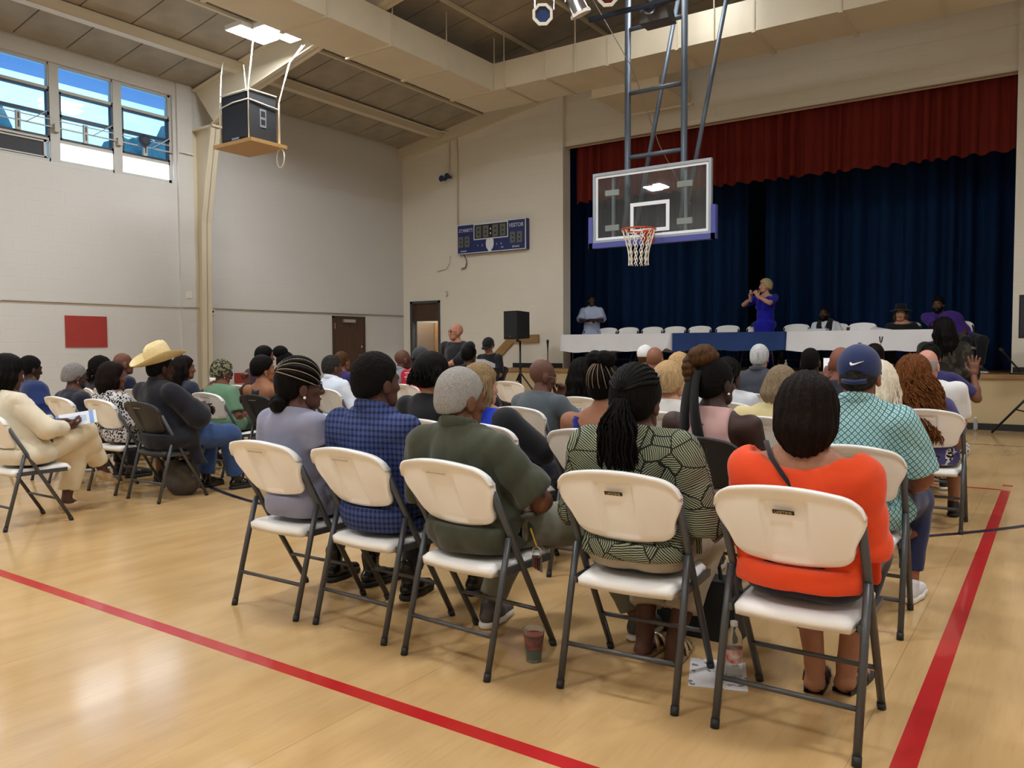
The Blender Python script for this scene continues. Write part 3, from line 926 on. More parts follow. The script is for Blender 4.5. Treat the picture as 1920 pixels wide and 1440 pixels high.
# ------------------------------------------------------------------ folding chairs
M_CW = mat('white_chair_plastic', '#f5f5f3', .4, noise=.05, nscale=4)
M_CB = mat('black_chair_plastic', '#26272b', .5)
M_CF = mat('grey_chair_steel', '#4b4c4e', .4, .35)
M_CFB = mat('dark_chair_steel', '#4a4c50', .4, .35)
M_CAP = mat('black_foot_cap', '#1d1d1e', .6)


def yl(z):
    return .47 - .44 / .77 * z


def sstep(a, b, x):
    t_ = min(1, max(0, (x - a) / (b - a)))
    return t_ * t_ * (3 - 2 * t_)


def chair_back_mesh(m_):
    NU, NV = 48, 26
    rows = {1: [], -1: []}
    for side in (1, -1):
        for j in range(NV + 1):
            v = j / NV
            row = []
            for i in range(NU + 1):
                u = -1 + 2 * i / NU
                c = max(0, (abs(u) - .72) / .28)
                rd = 1 - math.sqrt(max(0, 1 - c * c))
                zb = .597 - .022 * (1 - u * u) + .045 * rd
                zt = .857 - .038 * u * u - .05 * rd
                z = zb + (zt - zb) * v
                hw = .198 + .036 * sstep(0, .85, v) + .004 * v
                x = u * hw
                y = yl(z) - .012 - .032 * (1 - u * u) + .02 * v * v * v
                th = .011 + .016 * sstep(.86, .97, v) + .006 * sstep(.9, 1, abs(u)) - (.004 if v < .05 else 0)
                if side < 0:
                    rx = sstep(.075, .062, abs(x + .0)) * sstep(.59, .60, z) * sstep(.81, .80, z)
                    y = y - th + .022 * rx * (.4 + .6 * sstep(.6, .8, z)) + .006 * sstep(.8, .805, z) * 0
                else:
                    y = y + .008
                row.append((x, y, z))
            rows[side].append(row)
    mb = MB()
    A, B = rows[1], rows[-1]
    n, k = NU + 1, NV + 1
    mb.add([p for r in A for p in r] + [p for r in B for p in r])
    o = n * k
    for j in range(NV):
        for i in range(NU):
            mb.q.append((j * n + i + 1, j * n + i, (j + 1) * n + i, (j + 1) * n + i + 1))
            mb.q.append((o + j * n + i, o + j * n + i + 1, o + (j + 1) * n + i + 1, o + (j + 1) * n + i))
    for i in range(NU):
        mb.q.append((i, i + 1, o + i + 1, o + i))
        a = NV * n
        mb.q.append((a + i + 1, a + i, o + a + i, o + a + i + 1))
    for j in range(NV):
        mb.q.append(((j + 1) * n, j * n, o + j * n, o + (j + 1) * n))
        mb.q.append((j * n + NU, (j + 1) * n + NU, o + (j + 1) * n + NU, o + j * n + NU))
    return mb.mesh('backrest', m_, True)


def chair_seat_mesh(m_):
    NU, NV = 18, 18
    mb = MB()
    T, Bt = [], []
    for j in range(NV + 1):
        v = -1 + 2 * j / NV
        for i in range(NU + 1):
            u = -1 + 2 * i / NU
            # rounded-square map
            x = u * math.sqrt(1 - .16 * v * v) * .205
            y = .285 + v * math.sqrt(1 - .16 * u * u) * .225
            e = max(abs(u), abs(v))
            z = .432 + .012 * (v > 0) * v - .014 * (1 - u * u) * (1 - v * v) - .02 * sstep(.86, 1, e)
            if v > .7:
                z -= .02 * ((v - .7) / .3) ** 2
            T.append((x, y, z))
            Bt.append((x * .985, .285 + (y - .285) * .985, z - .028 - .004 * (e > .9)))
    n = NU + 1
    mb.add(T + Bt)
    o = len(T)
    for j in range(NV):
        for i in range(NU):
            mb.q.append((j * n + i, j * n + i + 1, (j + 1) * n + i + 1, (j + 1) * n + i))
            mb.q.append((o + j * n + i + 1, o + j * n + i, o + (j + 1) * n + i, o + (j + 1) * n + i + 1))
    for i in range(NU):
        mb.q.append((i + 1, i, o + i, o + i + 1))
        a = NV * n
        mb.q.append((a + i, a + i + 1, o + a + i + 1, o + a + i))
    for j in range(NV):
        mb.q.append((j * n, (j + 1) * n, o + (j + 1) * n, o + j * n))
        mb.q.append(((j + 1) * n + NU, j * n + NU, o + j * n + NU, o + (j + 1) * n + NU))
    return mb.mesh('seat', m_, True)


def make_chair(mp_, mf_, plate):
    t_ = thing('folding_chair', 'x', 'chair')
    bk = link('backrest', chair_back_mesh(mp_), t_)
    link('seat', chair_seat_mesh(mp_), t_)
    for s_ in (-1, 1):
        l_ = MB().tube([(s_ * .218, .47, .012), (s_ * .222, yl(.4), .4), (s_ * .222, yl(.775), .775)], [.0135, .0135, .015], 10).build('leg', mf_, t_, True)
        MB().tube([(s_ * .218, .471, 0), (s_ * .218, .455, .028)], .0152, 10).build('foot_cap', M_CAP, l_, True)
        l_ = MB().tube([(s_ * .226, .003, .012), (s_ * .226, .09, .33), (s_ * .224, .148, .535)], .0135, 10).build('leg', mf_, t_, True)
        MB().tube([(s_ * .226, 0, 0), (s_ * .226, .007, .03)], .0152, 10).build('foot_cap', M_CAP, l_, True)
        MB().box(s_ * .212 - .008, s_ * .212 + .008, .1, .45, .382, .41).build('seat_rail', mf_, t_)
    MB().tube([(-.226, .044, .162), (.226, .044, .162)], .0095, 8).build('stretcher', mf_, t_, True)
    MB().tube([(-.22, yl(.185), .185), (.22, yl(.185), .185)], .0095, 8).build('stretcher', mf_, t_, True)
    MB().tube([(-.205, .14, .39), (.205, .14, .39)], .01, 8).build('cross_bar', mf_, t_, True)
    if plate:
        Rp = Matrix.Rotation(math.atan(.44 / .77), 3, 'X')
        zc = .768
        c_ = Vector((.0, yl(zc) - .058 + .009, zc))
        pl = MB()
        v = []
        for x_, z_ in ((-.034, -.007), (.034, -.007), (.034, .007), (-.034, .007)):
            for y_ in (0, .004):
                v.append(c_ + Rp @ Vector((x_, y_, z_)))
        pl.add(v, [(0, 2, 4, 6), (1, 7, 5, 3), (0, 1, 3, 2), (2, 3, 5, 4), (4, 5, 7, 6), (6, 7, 1, 0)])
        p_ = pl.build('name_plate', mat('plate_black', '#17150f', .4), bk)
        o_ = link('lettering', text_mesh('lettering', 'LIFETIME', .0145, mat('plate_gold', '#c9b98d', .4, .4), .0004, 'CENTER', 0, 1.0), bk)
        o_.matrix_local = Matrix.Translation(c_ + Rp @ Vector((0, -.0008, 0))) @ (Rp.to_4x4() @ Matrix.Rotation(math.pi / 2, 4, 'X'))
    else:
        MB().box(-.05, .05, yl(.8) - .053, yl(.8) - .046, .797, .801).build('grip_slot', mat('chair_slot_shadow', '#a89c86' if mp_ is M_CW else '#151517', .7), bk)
    return t_


CH = {'w': make_chair(M_CW, M_CF, False), 'p': make_chair(M_CW, M_CF, True), 'b': make_chair(M_CB, M_CFB, False)}
_used = set()


def chair(kind, x, y, label, rz=0.0, z=0.0, group='folding chairs for the audience'):
    if kind not in _used:
        _used.add(kind)
        o = CH[kind]
        o.location, o.rotation_euler = (x, y, z), (0, 0, math.radians(rz))
        o['label'], o['group'] = label, group
        return o
    return copy_tree(CH[kind], (x, y, z), math.radians(rz), label, group)
for k, x, y, rz, lab in (
        ('w', -3.2, 2.5, 1, 'white folding chair of the woman in the lavender dress'), ('w', -2.637, 2.52, -2, 'white folding chair of the man in the blue checked jacket'),
        ('w', -2.036, 2.467, -3, 'white folding chair of the grey-haired man in olive'), ('p', -1.319, 2.58, 4, 'white folding chair with nameplate behind the woman in patterned sage'),
        ('p', -.716, 2.583, 0, 'white folding chair with nameplate behind the woman in orange, nearest'),
        ('w', -3.3, 3.8, 0, 'white folding chair of the dark-haired man in a black T-shirt'), ('w', -2.8, 3.76, -3, 'white folding chair of the blonde woman in royal blue'),
        ('w', -2.13, 3.8, 2, 'white folding chair of the woman in a lace-backed navy top'), ('b', -1.5, 3.78, 0, 'black folding chair of the woman in the pink tank top'),
        ('w', -.78, 3.815, 2, 'white folding chair of the man in the teal patterned shirt'),
        ('w', -3.35, 4.95, -2, 'white folding chair of the bald man leaning in a grey T-shirt'), ('w', -2.22, 5.05, 0, 'white folding chair of the blonde woman with a hair clip'),
        ('w', -1.55, 5.05, 0, 'white folding chair of the person in the pale yellow shirt'), ('w', -.92, 5.05, 0, 'white folding chair of the woman with long white-blonde hair'),
        ('w', -3.53, 6.2, 0, 'white folding chair of the woman with long black hair'), ('w', -2.75, 6.2, 0, 'white folding chair of the blonde woman in blue floral'),
        ('w', -2.2, 6.2, 0, 'white folding chair of the person with black twists in white'), ('w', -1.4, 6.22, 0, 'white folding chair of the bald man holding up a phone'),
        ('w', -.76, 6.2, 0, 'white folding chair under the long curly auburn hair'),
        ('w', -3.5, 7.45, 0, 'white folding chair of the bald man near the stage table'), ('w', -2.4, 7.45, 0, 'white folding chair of the silver-haired man in a grey suit'),
        ('w', -1.85, 7.45, 0, 'white folding chair of the man with a shaved dark head'), ('w', -.95, 7.42, 0, 'white folding chair of the pink-headed man in white'),
        ('w', -4.1, 8.7, 0, 'white folding chair of the man in the white cap'), ('w', -1.6, 8.68, 0, 'white folding chair of the dark-haired person behind the navy cap'), ('w', -1.05, 8.7, 0, 'white folding chair of the man raising his hand'),
        # left block
        ('w', -6.39, 2.6, 0, 'white folding chair of the woman in the cream suit'), ('b', -6.42, 3.79, 1, 'dark grey folding chair of the man in the cowboy hat'),
        ('w', -7.1, 3.8, 0, 'white folding chair of the woman in the leopard dress'), ('w', -7.83, 3.8, 0, 'white folding chair of the grey-haired woman in a face mask'),
        ('w', -8.62, 3.8, 0, 'white folding chair of the man in bright blue at the left'),
        ('b', -6.38, 4.93, 0, 'black folding chair of the woman with a bare back'), ('w', -7.15, 4.93, 0, 'white folding chair of the woman in the green T-shirt'),
        ('w', -7.85, 4.95, 0, 'white folding chair of the woman with long dark hair in navy'), ('w', -8.45, 4.95, 0, 'white folding chair of the woman in glasses behind the hat'),
        ('w', -9.1, 4.95, 0, 'white folding chair of the bald man in navy by the hat'), ('w', -9.62, 4.95, 0, 'white folding chair of the person with dark curls'),
        ('w', -6.68, 6.08, 0, 'white folding chair of the man in the pale blue dress shirt'), ('w', -7.62, 6.1, 0, 'white folding chair of the person with the black afro puff'),
        ('w', -8.2, 6.1, 0, 'white folding chair of the dark-haired woman in plum'),
        ('w', -6.6, 7.28, 0, 'white folding chair of the man in the red T-shirt'), ('w', -7.1, 7.3, 0, 'white folding chair of the bald man in a grey jacket'),
        ('w', -7.9, 7.3, 0, 'white folding chair of the brown-haired man in purple'), ('w', -5.9, 8.5, 0, 'empty white folding chair in front of the loudspeaker stand'),
        ('w', -6.65, 8.5, 0, 'white folding chair of the dark-haired person nearest the sound desk')):
    chair(k, x, y, lab, rz)
for i, (x, lab) in enumerate(((-8.05, 'leftmost empty white chair behind the white stage table'), (-7.55, 'second empty white chair from the left on stage'), (-7.0, 'third empty white chair from the left on stage'),
                              (-6.5, 'empty white chair behind the right end of the left stage table'), (-5.97, 'leftmost empty white chair behind the navy stage table'), (-5.4, 'second empty white chair behind the navy stage table'),
                              (-4.78, 'white stage chair with a navy cap hung on it'), (-4.08, 'white stage chair half hidden by the woman in royal blue'), (-3.4, 'white chair of the man in the black vest on stage'),
                              (-2.93, 'empty white stage chair right of the man in the vest'), (-2.22, 'white chair of the woman in the black hat on stage'))):
    chair('w', x, 15.4, lab, 180, .845, 'folding chairs on the stage')
chair('w', -1.42, 15.2, 'white chair of the man in the purple shirt on stage, rightmost', 205, .845, 'folding chairs on the stage')
tag(MB().lathe([(0, .1), (.05, .095), (.085, .06), (.095, 0), (.09, 0)], 14, (-4.83, 15.33, 1.66)).box(-4.9, -4.76, 15.2, 15.27, 1.655, 1.668).build('baseball_cap', mat('navy_cap_cloth', '#1d2d63', .8), None, True), 'navy baseball cap left on a stage chair', 'cap')

# ------------------------------------------------------------------ tables on stage
M_TWHITE = mat('white_tablecloth', '#dcdde2', .8, noise=.06, nscale=3)
M_TNAVY = mat('navy_tablecloth', '#1c3a72', .85, noise=.1, nscale=3)
M_TTOP = mat('table_plastic', '#bfb9ab', .5)
M_TLEG = mat('table_leg', '#33363a', .4, .5)


def stage_table(x0, x1, label):
    t_ = thing('folding_table', label, 'table', ((x0 + x1) / 2, 14.5, .845), 0, 'folding tables on the stage')
    hw = (x1 - x0) / 2 - .05
    MB().box(-hw, hw, -.36, .36, .66, .69).build('table_top', M_TTOP, t_)
    for sx in (-1, 1):
        for sy_ in (-1, 1):
            MB().tube([(sx * (hw - .15), sy_ * .28, 0), (sx * (hw - .22), sy_ * .28, .66)], .016, 8).build('leg', M_TLEG, t_, True)
        MB().tube([(sx * (hw - .17), -.28, .2), (sx * (hw - .17), .28, .2)], .012, 6).build('brace', M_TLEG, t_)
    return t_


def table_cloth(x0, x1, drop, m_, label, seed, flare=.0):
    rr = random.Random(seed)
    n = 80
    zt = .845 + .695
    ya, yb = 14.13, 14.88
    loop = []
    for i in range(n + 1):
        loop.append((x0 + (x1 - x0) * i / n, ya, 'f', i / n))
    for i in range(1, 13):
        loop.append((x1, ya + (yb - ya) * i / 12, 's', i / 12))
    for i in range(1, n + 1):
        loop.append((x1 - (x1 - x0) * i / n, yb, 'b', i / n))
    for i in range(1, 12):
        loop.append((x0, yb - (yb - ya) * i / 12, 's', i / 12))
    cx, cy = (x0 + x1) / 2, (ya + yb) / 2
    ph = [rr.uniform(0, 6) for _ in range(6)]
    P = []
    for j in range(9):
        v = j / 8
        row = []
        for (x, y, s_, u) in loop:
            dx, dy = x - cx, y - cy
            wv = .018 * v * (math.sin(x * 9 + ph[0]) + .7 * math.sin(x * 17 + ph[1]) + math.sin(y * 15 + ph[2]))
            e = .015 + wv + flare * v * .03
            nx = (1 if dx > 0 else -1) if s_ == 's' else 0
            ny = (1 if dy > 0 else -1) if s_ in 'fb' else 0
            dd = drop * (1 + .04 * math.sin(x * 4 + ph[3]) + .03 * math.sin(x * 11 + ph[4]))
            if flare > 0 and s_ == 'f' and u > .93:
                dd *= 1 - (u - .93) * 3.0
                x = x - (u - .93) * 1.1 * v
            row.append((x + nx * e, y + ny * e, zt - dd * v))
        P.append(row)
    mb = MB().grid(P)
    L = len(loop)
    for j in range(8):
        mb.q.append((j * L + L - 1, j * L, (j + 1) * L, (j + 1) * L + L - 1))
    mb.box(x0, x1, ya, yb, zt - .004, zt + .002)
    return tag(mb.build('tablecloth', m_, None, True), label, 'tablecloth')


for a, b, d, m_, l1, l2, sd, fl in ((-8.46, -6.05, .35, M_TWHITE, 'folding table under the white cloth at the left end of the stage', 'white cloth over the left stage table, below four empty chairs', 1, 1),
                                    (-6.02, -3.95, .33, M_TNAVY, 'folding table under the navy cloth in the middle of the stage', 'plain navy cloth over the middle stage table', 2, 0),
                                    (-3.91, -1.64, .33, M_TWHITE, 'folding table under the white cloth before the seated panel', 'white cloth over the right stage table before the seated panel', 3, 1)):
    stage_table(a, b, l1)
    table_cloth(a, b, d, m_, l2, sd, fl)
pap = mat('white_paper', '#e4e4e6', .7)
tag(MB().hexa([(-2.62, 14.3, 1.545), (-2.62, 14.3, 1.55), (-2.6, 14.5, 1.6), (-2.6, 14.5, 1.606), (-2.3, 14.3, 1.545), (-2.3, 14.3, 1.55), (-2.3, 14.5, 1.545), (-2.3, 14.5, 1.552)]).build('paper_sheet', pap), 'white papers curling on the table by the woman in the hat', 'paper')
tag(MB().box(-3.62, -3.32, 14.35, 14.6, 1.545, 1.585).build('tablet_computer', mat('tablet_grey', '#b9bcc2', .3)), 'pale laptop or tablet before the man in the vest', 'tablet')
t = thing('water_bottle', 'tiny clear bottle on the edge of the right stage table', 'bottle', (-3.97, 14.3, .845))
MB().lathe([(0, 0), (.03, 0), (.03, .13), (.012, .17), (.012, .19), (0, .19)], 10).build('bottle_body', mat('clear_plastic_grey', '#c7ccd0', .1, trans=.6), t, True)
MB().lathe([(.014, .185), (.014, .2), (0, .2)], 10).build('bottle_cap', pap, t)

# ------------------------------------------------------------------ loudspeakers on stands, microphones, sound desk
M_STD = mat('black_stand_metal', '#17181a', .4, .4)


def tripod(loc, h, label, legs, spread=.55):
    t_ = thing('speaker_stand', label, 'speaker stand', loc)
    MB().tube([(0, 0, .25), (0, 0, h)], .02, 8).build('pole', M_STD, t_, True)
    MB().tube([(0, 0, .45), (0, 0, .9)], .026, 8).build('outer_pole', M_STD, t_, True)
    for a in legs:
        c_, s_ = math.cos(a), math.sin(a)
        l_ = MB().tube([(0.02 * c_, .02 * s_, .75), (spread * c_, spread * s_, .02)], .016, 8).build('leg', M_STD, t_, True)
        MB().tube([(0, 0, .3), (spread * .52 * c_, spread * .52 * s_, .37)], .01, 6).build('strut', M_STD, l_)
    MB().tube([(.02, 0, .9), (.08, 0, .9)], .02, 8).build('knob', M_STD, t_)
    return t_


def pa_speaker(loc, rz, label, w_=.42, d_=.38, h_=.57):
    t_ = thing('loudspeaker', label, 'loudspeaker', loc, rz)
    m_ = MB()
    m_.hexa([(-w_ / 2, -d_ / 2, 0), (-w_ / 2, -d_ / 2, h_), (-w_ * .36, d_ / 2, 0.02), (-w_ * .36, d_ / 2, h_ - .02), (w_ / 2, -d_ / 2, 0), (w_ / 2, -d_ / 2, h_), (w_ * .36, d_ / 2, .02), (w_ * .36, d_ / 2, h_ - .02)])
    m_.build('cabinet', M_SPK, t_)
    MB().box(-w_ * .46, w_ * .46, -d_ / 2 - .012, -d_ / 2, .03, h_ - .03).build('front_grille', M_GRILL, t_)
    MB().lathe([(0, 0), (.012, 0)], 8, (0, -d_ / 2 - .014, .06), Matrix.Rotation(math.pi / 2, 3, 'X')).build('badge', M_ALU, t_)
    MB().tube([(0, 0, -.05), (0, 0, 0)], .03, 8).build('socket', M_STD, t_)
    return t_


tripod((-9.02, 13.45, 0), 1.42, 'black tripod stand under the loudspeaker left of the stage', (.4, 2.5, 4.6))
pa_speaker((-9.08, 13.45, 1.45), math.radians(-14), 'black loudspeaker on a tripod left of the stage')
tripod((-.18, 13.35, 0), 1.36, 'black tripod stand at the right edge beside the stage', (3.0, 5.1, .9), .62)
pa_speaker((-.3, 13.35, 1.38), math.radians(10), 'black loudspeaker cut off by the right edge', .44, .4, .6)


def micstand(loc, h, label, boom, clip=False):
    t_ = thing('microphone_stand', label, 'microphone', loc)
    MB().lathe([(0, 0), (.13, 0), (.13, .015), (.02, .03)], 14).build('base', M_STD, t_)
    MB().tube([(0, 0, .02), (0, 0, h)], .01, 8).build('pole', M_ALU if clip else M_STD, t_)
    if clip:
        MB().tube([(-.022, 0, h + .1), (-.01, 0, h + .02), (0, 0, h), (.01, 0, h + .02), (.022, 0, h + .1)], .009, 8).build('clip', M_STD, t_)
    else:
        e = Vector((0, 0, h)) + Vector(boom)
        MB().tube([(0, 0, h), e], .012, 8).build('boom', M_STD, t_)
        d_ = Vector(boom).normalized()
        MB().tube([e, e + d_ * .1, e + d_ * .13, e + d_ * .18], [.014, .02, .03, .022], 8).build('microphone', M_STD, t_, True)
    return t_


micstand((-8.55, 13.75, 0), 1.2, 'slim black microphone on a stand below the left stage table', (0, 0, .06))
micstand((-2.3, 13.5, 0), 1.33, 'microphone stand with an empty forked clip before the panel table', None, True)
micstand((-.5, 14.28, .845), .06, 'small black microphone on the stage floor at the right edge', (-.16, 0, .2))

t = thing('sound_desk_table', 'small table for sound gear left of the stage', 'table', (-7.75, 10.3, 0))
MB().box(-.5, .6, -.3, .3, .72, .75).build('table_top', M_TTOP, t)
for sx in (-.42, .52):
    for sy_ in (-.24, .24):
        MB().tube([(sx, sy_, 0), (sx, sy_, .72)], .016, 8).build('leg', M_TLEG, t)
t = thing('sound_mixer', 'pale sound mixer on the desk left of the stage', 'mixer', (-7.62, 10.2, .97))
MB().hexa([(-.2, -.15, 0), (-.2, -.15, .14), (-.2, .15, 0), (-.2, .15, .06), (.2, -.15, 0), (.2, -.15, .14), (.2, .15, 0), (.2, .15, .06)]).build('case', mat('pale_mixer_back', '#d9dade', .5), t)
for i in range(6):
    MB().lathe([(0, 0), (.018, 0), (.015, .03), (0, .03)], 8, (-.15 + i * .06, -.0, .1)).build('knob', M_BLACK, t)
t = thing('equipment_case', 'black equipment case under the pale mixer on the sound desk', 'case', (-7.55, 10.2, .75))
MB().hexa([(-.18, -.16, .0), (-.21, -.18, .19), (-.18, .16, 0), (-.21, .18, .19), (.18, -.16, 0), (.21, -.18, .19), (.18, .16, 0), (.21, .18, .19)]).build('body', M_SPK, t)
MB().box(-.22, .22, -.19, .19, .19, .22).build('lid', M_BLACK, t)

# ------------------------------------------------------------------ small things on the floor and on chairs
clear = mat('clear_plastic', '#f2f6f8', .05, trans=.92, spec=.5)
clear.node_tree.nodes['Principled BSDF'].inputs['IOR'].default_value = 1.2
t = thing('plastic_cup', 'clear plastic cup with a red and teal print on the floor', 'cup', (-1.77, 2.73, 0))
MB().lathe([(0, .003), (.031, .003), (.045, .135), (.047, .137), (.044, .134), (.03, .006), (0, .006)], 24).build('cup_body', clear, t, True)
MB().lathe([(.0318, .012), (.0362, .052)], 24).build('teal_print', mat('teal_print', '#2f6a66', .4), t, True)
MB().lathe([(.0364, .054), (.0432, .112)], 24).build('orange_print', mat('cup_print', '#8a4a3c', .4, noise=.8, nscale=30, col2='#2b3b45'), t, True)
MB().lathe([(0, .112), (.0405, .112)], 24).build('drink', mat('red_drink', '#a02a22', .1), t)
t = thing('water_bottle', 'clear water bottle with a red and white label on the floor', 'bottle', (-1.03, 3.03, 0))
MB().lathe([(0, .002), (.028, .002), (.033, .01), (.032, .05), (.0335, .06), (.0335, .12), (.032, .13), (.033, .15), (.028, .175), (.014, .2), (.013, .215)], 24).build('bottle_body', clear, t, True)
MB().lathe([(.0342, .065), (.0342, .118)], 24).build('label', mat('bottle_label', '#c23a3a', .4, noise=.9, nscale=35, col2='#e9e2de'), t, True)
MB().lathe([(.0145, .205), (.0145, .222), (0, .222)], 16).build('bottle_cap', mat('white_cap', '#e6e8ea', .4), t, True)
g = NT('flyer_print', .5)
n_ = g.node('ShaderNodeTexNoise', Vector=g.co, Scale=26.0, Detail=2.0)
M_FLY = g.out(g.mix(g.f('GREATER_THAN', n_.outputs['Fac'], .62), '#d9d8dc', '#7d7884'))
Mf = Matrix.Rotation(math.radians(8), 4, 'Z')
tag(MB().box(-.11, .11, -.14, .14, 0, .002).build('flyer', M_FLY, None, False, (-1.09, 3.02, .001)), 'printed flyer lying under the water bottle', 'flyer').rotation_euler = (0, 0, .35)
t = thing('key_bunch', 'bunch of keys on a brass clip hanging from an olive shirt', 'keys', (-1.79, 2.74, .42))
MB().tube([(.0, 0, .13), (.02, 0, .08), (.03, 0, .06)], .005, 6).build('clip', mat('brass', '#b8923f', .3, .9), t)
MB().tube([(.03 + .022 * math.cos(a), 0, .035 + .022 * math.sin(a)) for a in [i * math.pi / 5 for i in range(11)]], .003, 6).build('ring', M_CHROME, t)
for i, c_ in enumerate(('#6f6f6c', '#8c2f2a', '#3a3c3c', '#77706a')):
    MB().box(.01 + i * .01, .022 + i * .01, -.006 + i * .004, -.003 + i * .004, -.03 - .006 * i, .02).build('key', mat('key_%d' % i, c_, .35, .6), t)
t = thing('handbag', 'grey-brown fabric bag on the floor under the cowboy hat man', 'bag', (-6.45, 4.18, 0))
P = []
for j in range(13):
    v = j / 12
    rad = .19 * (math.sin(math.pi * (.1 + .82 * v)) ** .5)
    P.append([(rad * (1 + .09 * math.sin(3 * a_ + 4 * v) + .05 * math.sin(7 * a_ - 9 * v)) * math.cos(a_), rad * .72 * (1 + .08 * math.sin(4 * a_ + 6 * v)) * math.sin(a_), .004 + .3 * v + .015 * math.sin(2 * a_ + 5 * v) * v) for a_ in [k * math.pi / 14 for k in range(29)]])
MB().grid(P).build('bag_body', mat('bag_fabric', '#4a433c', .85, noise=.5, nscale=12), t, True)
MB().tube([(-.09, .0, .28), (-.06, .02, .37), (.06, .03, .37), (.09, .0, .28)], .012, 6).build('strap', mat('tan_leather', '#8a5a30', .6), t, True)
t = thing('handbag', 'black bag on the floor before the woman in patterned sage', 'bag', (-1.32, 3.42, 0))
MB().hexa([(-.19, -.07, 0), (-.17, -.05, .26), (-.19, .07, 0), (-.17, .05, .26), (.19, -.07, 0), (.17, -.05, .26), (.19, .07, 0), (.17, .05, .26)]).build('bag_body', mat('black_bag', '#151518', .6), t)
MB().tube([(-.1, 0, .25), (-.08, 0, .36), (.08, 0, .36), (.1, 0, .25)], .01, 6).build('strap', M_STD, t)
t = thing('handbag', 'dark bag hanging below the seat of the masked woman', 'bag', (-7.55, 4.05, .3))
MB().hexa([(-.1, -.09, 0), (-.12, -.1, .26), (-.1, .09, 0), (-.12, .1, .26), (.1, -.09, 0), (.12, -.1, .26), (.1, .09, 0), (.12, .1, .26)]).build('bag_body', mat('dark_bag', '#1f2226', .7), t)
MB().tube([(-.08, 0, .25), (-.05, 0, .42), (.05, 0, .42), (.08, 0, .25)], .012, 6).build('strap', M_STD, t)
# ------------------------------------------------------------------ people: implicit bodies turned into one continuous mesh
BIG = 1.0


